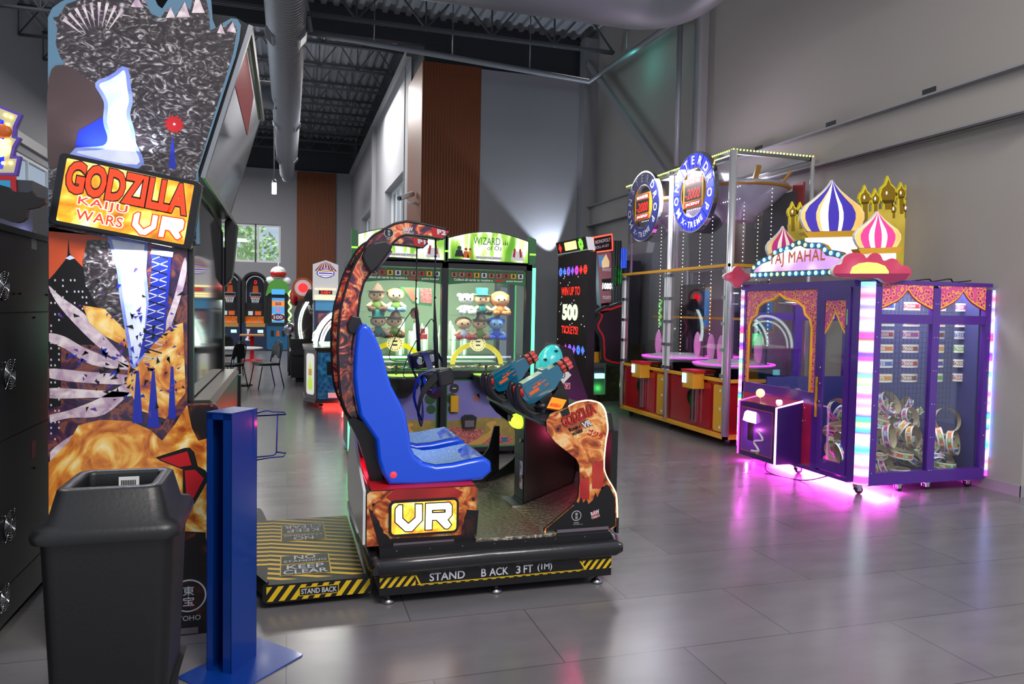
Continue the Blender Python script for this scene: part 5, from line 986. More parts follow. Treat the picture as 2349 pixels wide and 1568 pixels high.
# ------------------------------------------------------------------ plush toys
for n_, c_ in dict(p_white='#e6e6e0', p_teal='#1f7a74', p_orange='#d88a48', p_brown='#7a5238', p_skin='#f0c49a', p_green='#7a9a3c', p_blue='#2f5ad0', p_lblue='#8ab8ea', p_yellow='#f0c850', p_red='#b02030', p_dress='#c8d4e4', p_dkbrown='#5a4636', p_peach='#f4d0a0').items(): mat(n_, c_, .85)
def plush(px_, py_, label, skin, hair, hat, shirt, foot, ears=None, mane=False):
    p = on_y(px_, py_, YW+.28); base = 1.533 if py_ < 725 and px_ < 1000 else 1.513 if py_ < 725 else 1.258 if px_ < 1000 else 1.243
    t = thing('plush_toy', label, 'plush toy', (p.x, YW+.3, base), 0, 'plush prizes behind the glass')
    t.scale = (1.22, 1.1, .98)
    mb = MB(); mb.ball((0, 0, .065), (.048, .045, .06), shirt); 
    for s in (-1, 1): mb.tube([(s*.035, -.01, .095), (s*.075, -.03, .06), (s*.085, -.035, .05)], [.02, .018, .012], skin if not mane else skin, 8); 
    mb.build('body', t)
    for s in (-1, 1): MB().tube([(s*.025, -.02, .03), (s*.055, -.08, .025)], [.024, .026], foot, 8).ball((s*.06, -.09, .03), (.024, .026, .03), foot, 8, 6).build('leg', t)
    mb = MB(); mb.ball((0, -.005, .178), (.07, .06, .062), skin, 16, 10)
    for s in (-1, 1): mb.ball((s*.026, -.06, .178), (.009, .005, .012), 'art_black', 8, 6)
    mb.ball((0, -.066, .163), (.007, .006, .005), 'balloon', 6, 5); hd = mb.build('head', t)
    if hair: MB().ball((0, .012, .195), (.078, .06, .062), hair, 14, 9).build('hair', hd)
    if mane: MB().lathe([(.05, -.02), (.085, -.015), (.095, .015), (.08, .04)], (0, 0, .18), hair, 16, 'y').build('mane', hd)
    if hat == 'top': MB().lathe([(.085, 0), (.085, .008), (.052, .01), (.058, .085), (0, .087)], (0, 0, .22), 'p_teal', 16).build('hat', hd)
    if hat == 'floppy': MB().lathe([(.095, 0), (.05, .02), (.035, .06), (.0, .1)], (.01, 0, .215), 'p_dkbrown', 12).build('hat', hd)
    if ears:
        for s in (-1, 1): MB().ball((s*.062, 0, .215), (.026, .014, .026), ears, 10, 7).build('ear', hd)
    return t
G = [(1070, 700, 'white bear plush with round ears, first on the upper right shelf', 'p_white', None, None, 'p_white', 'p_white', 'p_white', False),
     (1106, 698, 'plush doll in teal top hat and teal jacket, middle of the upper right shelf', 'p_skin', 'p_yellow', 'top', 'p_teal', 'art_black', None, False),
     (1148, 697, 'orange plush cub with a round mane, last on the upper right shelf', 'p_skin', 'p_orange', None, 'p_orange', 'p_orange', 'p_orange', True),
     (1064, 760, 'plush girl doll with brown hair, pale dress and red shoes on the lower right shelf', 'p_skin', 'p_brown', None, 'p_dress', 'p_red', None, False),
     (1101, 760, 'plush doll in brown floppy hat and green shirt, middle of the lower right shelf', 'p_skin', None, 'floppy', 'p_green', 'p_brown', None, False),
     (1138, 757, 'blue plush monkey on the lower right shelf', 'p_lblue', 'p_blue', None, 'p_blue', 'p_blue', 'p_blue', False),
     (864, 692, 'plush doll in dark pointed hat and green shirt on the upper left shelf', 'p_skin', None, 'floppy', 'p_green', 'p_brown', None, False),
     (908, 690, 'yellow haired plush doll with green overalls and blue shoes, on the upper left shelf', 'p_peach', 'p_yellow', None, 'p_green', 'p_lblue', None, False),
     (868, 757, 'plush doll in dark teal hat, partly behind the blue seat top', 'p_skin', None, 'top', 'p_teal', 'art_black', None, False),
     (905, 757, 'plush doll in brown hat and green shirt on the lower left shelf beside the arch', 'p_skin', None, 'floppy', 'p_green', 'p_brown', None, False)]
for g_ in G: plush(*g_)
# ------------------------------------------------------------------ big purple crane machine
X0, X1, Y0, Y1, ZT, ZB = 4.80, 6.2, 5.26, 7.10, 1.9, .09
mat('purple_frame', '#4a1f86', .32, coat=.3); mat('purple_dark', '#2c0f58', .35); mat('purple_door', '#5a1a8a', .3, coat=.4); mat('navy_wall', '#3a3a78', .5)
ramp_mat('brocade', [(0, '#8a1050'), (.3, '#c8308a'), (.42, '#f0a850'), (.5, '#f0b060'), (.56, '#d03a88'), (1, '#e060a0')], scale=24, kind='cells', rough=.4)
mat('gilt', '#e8a830', .35, emit=.15); mat('maroon', '#8a1a4a', .4)
m, nt, b = newmat('rainbow'); tc = nt.nodes.new('ShaderNodeTexCoord'); sx = nt.nodes.new('ShaderNodeSeparateXYZ'); w = nt.nodes.new('ShaderNodeTexNoise'); w.noise_dimensions = '1D'; w.inputs['Scale'].default_value = 5.5; w.inputs['Detail'].default_value = 0
r_ = nt.nodes.new('ShaderNodeCombineColor'); r_.mode = 'HSV'; mu = nt.nodes.new('ShaderNodeMath'); mu.operation = 'MULTIPLY_ADD'; mu.inputs[1].default_value = 1.9; mu.inputs[2].default_value = -.2; w2 = nt.nodes.new('ShaderNodeTexNoise'); w2.noise_dimensions = '1D'; w2.inputs['Scale'].default_value = 11; w2.inputs['Detail'].default_value = 0
mr = nt.nodes.new('ShaderNodeMapRange'); mr.inputs['From Min'].default_value = .38; mr.inputs['From Max'].default_value = .66; mr.inputs['To Min'].default_value = .3; mr.inputs['To Max'].default_value = .9
nt.links.new(tc.outputs['Object'], sx.inputs[0]); nt.links.new(sx.outputs['Z'], w.inputs['W']); nt.links.new(sx.outputs['Z'], w2.inputs['W']); nt.links.new(w.outputs['Fac'], mu.inputs[0]); nt.links.new(mu.outputs[0], r_.inputs[0]); nt.links.new(w2.outputs['Fac'], mr.inputs[0]); nt.links.new(mr.outputs[0], r_.inputs[1]); r_.inputs[2].default_value = 1; nt.links.new(r_.outputs[0], b.inputs['Emission Color']); b.inputs['Emission Strength'].default_value = 1.2; nt.links.new(r_.outputs[0], b.inputs['Base Color'])
mat('magenta_strong', '#ff5cf2', .5, emit=45, ecol='#ff28e0'); cm = thing('crane_machine', 'large purple glass-walled crane machine full of ticket bands with onion-dome toppers and magenta floor light', 'arcade game', (5.5, 6.2, 0))
mb = MB()
fb = .06
mb.box((X0+.09, Y0+.01, ZB+.004), (X1-.01, Y1-.01, ZB+.02), 'purple_dark'); mb.box((X0+.09, Y0+.01, ZT-.02), (X1-.01, Y1-.01, ZT-.004), 'purple_dark')
for z0, z1 in ((ZB, ZB+.11), (ZT-.035, ZT), (1.52, 1.6)): mb.box((X0+.08, Y0, z0), (X1, Y0+.05, z1), 'purple_frame')
for x0, x1 in ((4.87, 4.955), (5.52, 5.6), (6.13, 6.2)): mb.box((x0, Y0-.002, ZB+.1), (x1, Y0+.05, ZT-.06), 'purple_frame')
mb.box((X0-.002, 5.42, ZT-.07), (X0+.05, Y1, ZT), 'purple_frame'); mb.box((X0-.002, 5.42, ZB), (X0+.05, Y1, ZB+.03), 'purple_frame')
for y0, y1 in ((5.33, 5.44), (5.84, 5.9), (7.06, 7.10)): mb.box((X0, y0, ZB+.02), (X0+.05, y1, ZT-.06), 'purple_frame')
mb.box((X0, 5.9, .74), (X0+.05, 7.08, .84), 'purple_frame')
for (x, y) in ((X1-.06, Y1-.06), (X0, Y1-.06)): mb.box((x, y, ZB), (x+.06, y+.06, ZT), 'purple_frame')
mb.box((X0+.05, Y1-.03, 1.52), (X1, Y1, 1.6), 'purple_frame'); mb.box((5.45, Y1-.05, .8), (5.55, Y1, ZT), 'purple_frame')
for k in range(6):
    for xx in (4.91, 5.545, 5.575, 6.165): mb.lathe([(.006, 0), (.004, -.004)], (xx, Y0-.002, .2+.3*k), 'chrome', 6, 'y')
mb.build('frame', cm, world=True)
for a, b_, c, d in ((4.955, 5.52, .2, 1.52), (5.6, 6.13, .2, 1.52), (4.955, 5.52, 1.6, 1.866), (5.6, 6.13, 1.6, 1.866)): MB().box((a, Y0+.02, c), (b_, Y0+.026, d), 'clear').build('window_pane', cm, world=True)
MB().box((X0+.02, 5.9, .84), (X0+.026, 7.06, 1.83), 'clear').build('window_pane', cm, world=True)
# valances
for a, b_ in ((4.955, 5.52), (5.6, 6.13)):
    w_ = b_-a; mb = MB(); half = [(0, .0), (.16, .035), (.3, .07), (.40, .11), (.5, .17)]; cur = [(a+w_*t, 1.64+z) for t, z in half]+[(a+w_*(1-t), 1.64+z) for t, z in half[::-1][1:]]
    top = [(b_, 1.866), (a, 1.866)]; mb.prism(cur+top, 'y', Y0+.008, Y0+.016, 'maroon'); O = (0, Y0+.008, 0)
    flat(mb, [(p[0], p[1]+.012) for p in cur]+top, O, UX, UZ, 'gilt', .001); flat(mb, [(p[0], p[1]+.026) for p in cur]+top, O, UX, UZ, 'brocade', .002); mb.build('valance', cm, world=True, label='pink and gold patterned valance')
# front arch surround on the X0 face (reads along -y)
Ox = V((X0+.012, 0, 0)); U_ = V((0, -1, 0)); 
def FX(l, Xv): return [(-on_x(a, b_, Xv).y, on_x(a, b_, Xv).z) for a, b_ in l]
mb = MB(); ya, yb_ = -7.06, -5.9; zc0, zc1 = .84, 1.83
arch = [(-6.98, .84), (-6.98, 1.46), (-6.94, 1.53), (-6.86, 1.57), (-6.83, 1.66), (-6.72, 1.71), (-6.56, 1.74), (-6.47, 1.79), (-6.38, 1.74), (-6.20, 1.71), (-6.10, 1.66), (-6.07, 1.58), (-6.0, 1.54), (-5.97, 1.46), (-5.97, .84)]
def ring_fill(outer_top, arch, o, m, d):
    n = len(arch)
    for i in range(n-1):
        a, b_ = arch[i], arch[i+1]
        def proj(p): return (ya, p[1]) if p[0] < -6.93 and p[1] < 1.5 else ((yb_, p[1]) if p[0] > -6.0 and p[1] < 1.5 else (p[0], zc1))
        pa, pb = proj(a), proj(b_)
        q = [a, b_, pb, pa]
        if a[1] < 1.5 and b_[1] >= 1.5 and a[0] < -6.5: q = [a, b_, (b_[0], zc1), (ya, zc1), (ya, a[1])]
        if a[1] >= 1.5 and b_[1] < 1.5: q = [a, b_, (yb_, b_[1]), (yb_, zc1), (a[0], zc1)]
        flat(mb, q, o, U_, UZ, m, d)
ring_fill(None, arch, Ox, 'brocade', .001)
al = [tuple(Ox+U_*p[0]+UZ*p[1]-V((.004, 0, 0))) for p in arch]; mb.tube(al, .014, 'gilt', 6); mb.build('arch_surround', cm, world=True, label='pink and gold arched window surround')
# door beside the corner
mb = MB(); y0, y1 = 5.45, 5.83
mb.box((X0-.012, y0, .24), (X0+.01, y0+.055, 1.72), 'purple_frame'); mb.box((X0-.012, y1-.055, .24), (X0+.01, y1, 1.72), 'purple_frame'); mb.box((X0-.012, y0, .14), (X0+.01, y1, .24), 'purple_frame'); mb.box((X0-.012, y0, 1.72), (X0+.01, y1, 1.84), 'purple_frame'); dr = mb.build('door', cm, world=True)
MB().box((X0-.002, y0+.055, .24), (X0+.003, y1-.055, 1.72), 'clear').build('door_glass', dr, world=True)
mb = MB(); cur = [(-5.775, 1.40), (-5.72, 1.47), (-5.64, 1.60), (-5.56, 1.47), (-5.505, 1.40)]; O_ = (X0-.004, 0, 0); flat(mb, cur+[(-5.505, 1.72), (-5.775, 1.72)], O_, U_, UZ, 'gilt', .001); flat(mb, [(p[0], p[1]+.03) for p in cur]+[(-5.505, 1.72), (-5.775, 1.72)], O_, U_, UZ, 'brocade', .002); mb.build('valance', dr, world=True)
for z in (1.5, .26): MB().box((X0-.02, y0+.02, z), (X0-.012, y0+.035, z+.14), 'chrome').build('hinge', dr, world=True)
for z in (1.15, .83, 1.0): MB().lathe([(.014, 0), (.014, -.012)], (X0-.012, y1-.02, z-.06), 'chrome', 12, 'x').build('lock', dr, world=True)
MB().box((X0-.02, y1+.005, .62), (X0-.012, y1+.03, 1.0), 'gold').build('hasp', dr, world=True)
# corner light column and edge tubes
mb = MB(); n = 8; prof = [(X0+.085*(1-math.cos(R(a)))-.012, Y0+.085*(1-math.sin(R(a)))-.012) for a in range(0, 91, 15)]+[(X0+.085, Y0+.06), (X0+.06, Y0+.085)]; mb.prism(prof, 'z', ZB+.01, ZT-.02, 'rainbow', smooth=False); mb.build('light_column', cm, world=True, label='wide rainbow-lit corner light column')
MB().box((X1-.005, Y0-.01, ZB+.03), (X1+.025, Y0+.03, ZT-.06), 'rainbow').build('light_tube', cm, world=True, label='rainbow edge light'); MB().box((X0-.025, Y1-.03, ZB+.03), (X0, Y1, ZT-.06), 'rainbow').build('light_tube', cm, world=True, label='rainbow edge light')
# lower front panel and floor light
mb = MB(); mb.box((X0, 5.9, .12), (X0+.02, 7.06, .74), 'purple_door'); 
ramp_mat('magenta_print', [(0, '#6a0c5a'), (.5, '#a01848'), (1, '#c82a3a')], scale=3, detail=2, rough=.35, coat=.4)
mb.add([(X0-.001, 7.05, .13), (X0-.001, 5.92, .13), (X0-.001, 5.92, .73), (X0-.001, 7.05, .73)], [(0, 1, 2, 3)], 'magenta_print')
rr2 = random.Random(4)
for k in range(50): y, z = rr2.uniform(5.95, 7.0), rr2.uniform(.3, .72); s_ = rr2.choice([.004, .006, .009]); flat(mb, [(-y-s_, z), (-y, z-s_), (-y+s_, z), (-y, z+s_)], (X0-.001, 0, 0), U_, UZ, 'letter_white', .002)
flat(mb, [(-7.0, .3), (-6.86, .28), (-6.84, .5), (-6.9, .58), (-7.0, .58)], (X0-.001, 0, 0), U_, UZ, 'gold', .003); mb.build('lower_panel', cm, world=True)
area('magenta_floor_light', (5.15, 6.1, .085), 1.6, 100, (1, .08, .85), (0, 0, R(90)), .25); MB().box((4.86, 5.5, .075), (4.88, 7.0, .09), 'magenta_strong').build('floor_light', cm, world=True, label='magenta strip light under the machine')
point('magenta_front_spill', (4.74, 6.85, .05), 6, (1, .08, .85), .06)
mat('edge_blue', '#8a90ff', .5, emit=14, ecol='#6a78ff'); MB().box((X1+.025, Y0-.012, .3), (X1+.027, Y0+.0, 1.6), 'edge_blue').build('light_tube', cm, world=True, label='blue light facing the wall')
# caster wheels
for x, y in ((4.86, 5.36), (5.3, 5.36), (5.62, 5.36), (6.1, 5.36), (4.88, 6.95), (4.88, 6.2)):
    mb = MB(); mb.box((x-.03, y-.025, .06), (x+.03, y+.025, .09), 'chrome'); mb.box((x-.02, y-.028, .03), (x+.02, y-.02, .08), 'chrome'); mb.box((x-.02, y+.02, .03), (x+.02, y+.028, .08), 'chrome'); cw = mb.build('caster', cm, world=True); MB().lathe([(.03, -.018), (.035, -.012), (.035, .012), (.03, .018)], (x+.015, y, .035), 'black_plastic', 14, 'y').build('wheel', cw, world=True)
# control box
bx0, bx1, by0, by1, bz0, bz1 = 4.50, X0-.002, 6.05, 6.66, .13, .68
mb = MB(); mb.prism([(bx0, bz0), (bx1, bz0), (bx1, bz1+.06), (bx0, bz1)], 'y', by0, by1, 'purple_dark'); O_ = (bx0, 0, 0)
flat(mb, rrect(-by1+.05, bz0+.05, -by0-.05, bz1-.05, .01), O_, U_, UZ, 'orange', .001); flat(mb, rrect(-by1+.055, bz0+.055, -by0-.055, bz1-.055, .01), O_, U_, UZ, 'purple_door', .002); 
flat(mb, [(-6.5, .3), (-6.4, .3), (-6.4, .5), (-6.5, .5)], O_, U_, UZ, 'art_black', .003); mb.tube(smooth_curve([(bx0-.004, 6.42, .2), (bx0-.004, 6.3, .22), (bx0-.004, 6.38, .3), (bx0-.004, 6.24, .34), (bx0-.004, 6.33, .42)], 5), .012, 'letter_white', 6); mb.lathe([(.03, 0), (.02, -.006)], (bx0, 6.33, .2), 'gold', 10, 'x')
mb.add([(bx0+.01, by0+.02, bz1+.008), (bx1-.01, by0+.02, bz1+.062), (bx1-.01, by1-.02, bz1+.062), (bx0+.01, by1-.02, bz1+.008)], [(0, 1, 2, 3)], 'magenta_print')
bo = mb.build('control_box', cm, world=True)
for path in ([(bx0, by0, bz0), (bx0, by0, bz1), (bx1, by0, bz1+.06)], [(bx0, by1, bz0), (bx0, by1, bz1), (bx1, by1, bz1+.06)]): MB().tube(path, .011, 'magenta_led' if path[0][1] == by1 else 'pink_white_led', 6).build('edge_light', bo, world=True, label='pink glowing edge strip')
mb = MB(); mb.tube([(bx0+.1, 6.45, bz1), (bx0+.1, 6.45, bz1+.08)], .008, 'chrome', 8); mb.ball((bx0+.1, 6.45, bz1+.1), .045, 'dial_cream'); mb.build('joystick', bo, world=True, label='joystick with cream ball top'); MB().lathe([(.03, 0), (.03, .02), (.02, .03), (0, .032)], (bx0+.14, 6.2, bz1+.03), 'sign_white', 16).build('button', bo, world=True)
MB().prism([(bx0-.05, .5), (bx0, .48), (bx0, .6), (bx0-.03, .58)], 'y', 6.36, 6.52, 'pink_white_led').build('card_reader', bo, world=True)
point('control_glow', (4.4, 6.45, .4), 1.4, (1, .15, .9), .04)
# claw
mb = MB(); mb.box((5.2, 6.3, 1.55), (5.34, 6.55, 1.68), 'white_plastic'); mb.tube([(4.9, 6.6, 1.7), (6.15, 6.6, 1.7)], .015, 'chrome', 8); mb.tube([(5.25, 5.4, 1.72), (5.25, 7.0, 1.72)], .015, 'chrome', 8); cl = mb.build('claw_carriage', cm, world=True)
mb = MB(); mb.tube([(5.27, 6.42, 1.56), (5.27, 6.42, 1.36)], .008, 'chrome', 6)
for k in range(3): a = k*2.1; mb.tube(smooth_curve([(5.27, 6.42, 1.38), (5.27+.08*math.cos(a), 6.42+.08*math.sin(a), 1.3), (5.27+.05*math.cos(a), 6.42+.05*math.sin(a), 1.16)], 4), .007, 'chrome', 6)
mb.build('claw', cl, world=True)
# wire grid at the back of the bay
mb = MB(); YG2 = 5.58; gx0, gx1 = 4.98, 6.1
for k in range(26): x = gx0+(gx1-gx0)*k/25; mb.tube([(x, YG2, .62), (x, YG2, 1.84)], .0025, 'dark_metal', 4)
for k in range(26): z = .62+k*.048; mb.tube([(gx0, YG2, z), (gx1, YG2, z)], .0025, 'dark_metal', 4)
mb.build('wire_grid', cm, world=True); MB().box((6.12, Y0+.06, .11), (6.14, 6.9, 1.88), 'navy_wall').box((5.0, 6.9, .11), (6.14, 6.92, .9), 'navy_wall').build('inner_wall', cm, world=True); MB().box((5.52, 6.0, .11), (5.56, 6.04, 1.88), 'purple_frame').build('inner_post', cm, world=True)
area('crane_lamp', (5.55, 5.45, 1.865), 1.1, 16, (1, .97, 1), (0, 0, 0), .2); area('crane_lamp_rear', (5.5, 6.3, 1.86), 1.1, 22, (1, .95, 1), (0, 0, 0), .8)
# ---- toppers
Yt = Y0+.03
cp = smooth_curve([(1911, 620), (1918, 608), (1930, 605), (1936, 590), (1950, 581), (1968, 579), (1982, 584), (1988, 592), (1998, 582), (2010, 580), (2020, 585), (2028, 598), (2045, 592), (2058, 596), (2068, 608), (2082, 610), (2090, 620), (2089, 632), (2078, 641), (2058, 644), (2045, 650), (2030, 648), (2015, 638), (1990, 636), (1950, 637), (1925, 635), (1914, 630)], 3, True)
ramp_mat('cloud_pink', [(0, '#a81c40'), (.5, '#c8345a'), (1, '#e87aa0')], scale=3, detail=1, rough=.35, coat=.4)
def cloud(pts, Yv, label):
    mb = MB(); P = FY(pts, Yv); mb.prism(P, 'y', Yv, Yv+.04, 'cloud_pink', 'white'); mb.build('cloud_topper', cm, world=True, label=label); return P
P = cloud(cp, Yt-.08, 'pink cloud-shaped topper over the corner'); 
mat('cloud_glow', '#ffe860', .4, emit=1.6, ecol='#ffe44a'); mb = MB(); flat(mb, FY([(1950, 625), (1955, 612), (1970, 604), (1990, 601), (2012, 603), (2030, 610), (2038, 622), (2038, 627), (1950, 627)], Yt-.08), (0, Yt-.08, 0), UX, UZ, 'cloud_glow', .002)
flat(mb, FY([(1912, 627), (2088, 627), (2078, 640), (2045, 650), (2028, 647), (2015, 638), (1925, 635)], Yt-.08), (0, Yt-.08, 0), UX, UZ, 'maroon', .003); mb.build('cloud_light', cm, world=True)
pA = on_y(1690, 635, 7.12); mb = MB(); mb.prism([(pA.x+.14*math.cos(t)*(1+.25*math.cos(4*t)), pA.z+.1*math.sin(t)*(1+.2*math.cos(4*t))) for t in [k*PI/16 for k in range(32)]], 'y', 7.10, 7.14, 'cloud_pink', 'white'); mb.build('cloud_topper', cm, world=True, label='small pink cloud at the far corner')
# marquee on the long face
XM = X0-.03
mo = [(1722, 637), (1722, 618), (1732, 604), (1748, 592), (1765, 586), (1775, 574), (1795, 566), (1812, 562), (1822, 553), (1838, 549), (1852, 556), (1880, 556), (1893, 562), (1900, 572), (1915, 574), (1930, 578), (1942, 590), (1948, 606), (1940, 622), (1938, 630)]
mat('teal_board', '#0a4f86', .35, coat=.4); mat('bulb_aqua', '#8af0ff', .4, emit=3.2, ecol='#7ae8ff'); mat('bulb_green', '#a8f0a0', .4, emit=1.6)
ramp_mat('mq_pink', [(0, '#a060d0'), (.45, '#c898e8'), (.6, '#f4e0ff'), (1, '#e870b0')], scale=3, detail=1, rough=.4, emit=.9)
PM = FX(mo, XM); mb = MB(); mb.slab([(XM, -p[0], p[1]) for p in PM], (.04, 0, 0), 'teal_board', 'gold'); mb.build('marquee_board', cm, world=True)
mb = MB(); Om = (XM, 0, 0); inn_ = inset(PM, .06); flat(mb, inset(PM, .056), Om, U_, UZ, 'gilt', .002); flat(mb, inn_, Om, U_, UZ, 'mq_pink', .003)
t0 = on_x(1765, 615, XM); t1 = on_x(1893, 606, XM); uu = V((0, -1, (t1.z-t0.z)/(t0.y-t1.y))).normalized(); mb.text('TAJ MAHAL', V((XM, t0.y, t0.z)), uu, UZ, 'gilt', (t1-t0).length, .145, d=.006, spacing=1.08).text('TAJ MAHAL', V((XM, t0.y-.006, t0.z+.006)), uu, UZ, 'orange', (t1-t0).length, .145, d=.008, spacing=1.08)
t2 = on_x(1800, 582, XM); mb.text('MINI', V((XM, t2.y, t2.z-.01)), U_, UZ, 'sign_white', .15, .045, bold=.03, d=.006); mb.build('marquee_sign', cm, world=True, label='sign with orange lettering TAJ MAHAL')
bp_ = inset(PM, .028); mb = MB()
def bulbs(poly, step):
    out = []; n = len(poly); acc = 0
    for i in range(n):
        a, b_ = V(poly[i]), V(poly[(i+1) % n]); L_ = (b_-a).length
        while acc < L_: out.append(a+(b_-a)*(acc/L_)); acc += step
        acc -= L_
    return out
for k, q in enumerate(bulbs(bp_, .096)): MB().ball((XM-.008, -q.x, q.y), (.012, .021, .021), 'bulb_green' if k % 9 in (0, 1, 8) else 'bulb_aqua', 10, 6).build('bulb', cm, world=True)
# onion domes
def dome(cx_, top, base, halfw, Yv, stripe, stripe2, ped, label):
    mb = MB(); H_ = base-top
    prof = [(0, 0), (.10, .10), (.28, .22), (.55, .36), (.85, .50), (1, .64), (1, .76), (.9, .9), (.78, 1)]
    L_ = [(cx_+halfw*x, top+H_*y) for x, y in prof]; Rr = [(cx_-halfw*x, top+H_*y) for x, y in prof[::-1][:-1]]
    mb.prism(FY(L_+Rr, Yv), 'y', Yv, Yv+.03, 'white'); O = (0, Yv, 0); flat(mb, inset(FY(L_+Rr, Yv), .006), O, UX, UZ, 'dome_gold', .001)
    for k in range(len(stripe)):
        a, b_ = stripe[k]; q = [(cx_+halfw*x*a, top+H_*y) for x, y in prof]+[(cx_+halfw*x*b_, top+H_*y) for x, y in prof[::-1][:-1]]; flat(mb, [tuple(v) for v in FY(q, Yv)], O, UX, UZ, stripe2[k % len(stripe2)], .002)
    w2 = halfw*.96; z_ = base
    mb.prism(FY([(cx_-w2, z_+3), (cx_+w2, z_-2), (cx_+w2*.86, z_+12), (cx_-w2*.86, z_+15)], Yv), 'y', Yv-.03, Yv+.06, 'gold'); mb.prism(FY([(cx_-w2*.82, z_+14), (cx_+w2*.82, z_+10), (cx_+w2*.8, z_+ped), (cx_-w2*.8, z_+ped)], Yv), 'y', Yv, Yv+.04, 'dome_white')
    mb.build('onion_dome', cm, world=True, label=label)
ramp_mat('dome_gold', [(0, '#d8962a'), (.5, '#f0c870'), (1, '#fff0d0')], scale=4, detail=0, rough=.3, emit=.25, coat=.5); mat('dome_white', '#ffffff', .5, emit=.7); mat('dome_purple', '#4030b0', .35, emit=.15); mat('dome_magenta', '#d83a90', .35, emit=.2); mat('dome_cream', '#fff4e0', .4, emit=.4)
dome(1910, 412, 530, 73, 6.05, [(-.86, -.52), (-.40, -.14), (-.14, .2), (.2, .34), (.34, .72)], ['dome_purple', 'dome_cream', 'dome_purple', 'dome_cream', 'dome_purple'], 72, 'tall purple and gold striped onion dome')
dome(2014, 484, 568, 53, Yt+.02, [(-.75, -.4), (-.4, -.16), (-.16, .16), (.16, .4), (.4, .75)], ['dome_magenta', 'dome_cream', 'dome_magenta', 'dome_cream', 'dome_magenta'], 40, 'pink and gold striped onion dome over the corner cloud')
dome(1797, 518, 590, 38, 6.7, [(-.7, -.36), (-.36, -.12), (-.12, .16), (.16, .4), (.4, .7)], ['dome_magenta', 'dome_cream', 'dome_magenta', 'dome_cream', 'dome_magenta'], 20, 'small pink striped onion dome behind the sign')
# gilded palace silhouettes
ramp_mat('gilt_board', [(0, '#8a7420'), (.5, '#c8b040'), (1, '#f0e078')], scale=3, detail=2, rough=.35, emit=.12); mat('board_yellow', '#e0d030', .35); mat('gilt_dark', '#6a5418', .3, .5); mat('gilt_mid', '#a8892c', .3, .5)
def minaret(mb, x, y, r, base, Yv):
    O = (0, Yv, 0); P = [(x, y-2.0*r), (x+.25*r, y-1.3*r), (x+.8*r, y-.8*r), (x+r, y), (x+.8*r, y+.7*r), (x+.45*r, y+r), (x+.45*r, base), (x-.45*r, base), (x-.45*r, y+r), (x-.8*r, y+.7*r), (x-r, y), (x-.8*r, y-.8*r), (x-.25*r, y-1.3*r)]
    Q = FY(P, Yv); mb.prism(inset(Q, -.02), 'y', Yv+.004, Yv+.03, 'board_yellow'); mb.prism(Q, 'y', Yv-.004, Yv+.006, 'gilt_mid'); flat(mb, FY([(x-.9*r, y+.75*r), (x+.9*r, y+.7*r), (x+.5*r, y+1.15*r), (x-.5*r, y+1.2*r)], Yv-.004), (0, Yv-.004, 0), UX, UZ, 'gilt_dark', .002); q = on_y(x-.3*r, y-.2*r, Yv); mb.ball((q.x, Yv-.006, q.z), (.012, .004, .02), 'dome_cream', 8, 5)
Yc_ = 6.35; mb = MB(); mb.prism(FY([(1975, 490), (2010, 482), (2060, 470), (2098, 485), (2107, 478), (2103, 635), (1975, 620)], Yc_), 'y', Yc_, Yc_+.03, 'gilt_board')
for x, y, r, b_ in ((1985, 455, 11, 520), (2009, 457, 8, 510), (2038, 446, 17, 480), (2068, 444, 9, 490), (2093, 434, 12, 500), (2050, 480, 6, 500), (2078, 478, 6, 500)): minaret(mb, x, y, r, b_, Yc_)
mb.build('palace_board', cm, world=True, label='gold cut-out board of palace towers')
mb = MB(); mb.prism(FY([(1810, 515), (1848, 500), (1850, 560), (1812, 560)], 6.75), 'y', 6.75, 6.78, 'gilt_board')
for x, y, r, b_ in ((1819, 487, 8, 530), (1837, 486, 7, 525)): minaret(mb, x, y, r, b_, 6.75)
mb.build('palace_board', cm, world=True, label='gold cut-out tower board beside the tall dome')
MB().tube(smooth_curve([(5.5, 5.5, ZT+.01), (5.65, 5.45, ZT+.03), (5.75, 5.5, ZT+.015), (5.9, 5.45, ZT+.04), (6.0, 5.5, ZT+.015), (6.12, 5.42, ZT+.03)], 5), .006, 'black_matte', 6).build('cable', cm, world=True)
MB().tube(smooth_curve([(4.84, 6.6, .09), (4.6, 6.3, .01), (4.7, 5.9, .006), (4.85, 5.7, .09)], 6), .005, 'black_matte', 6).build('cable', cm, world=True)

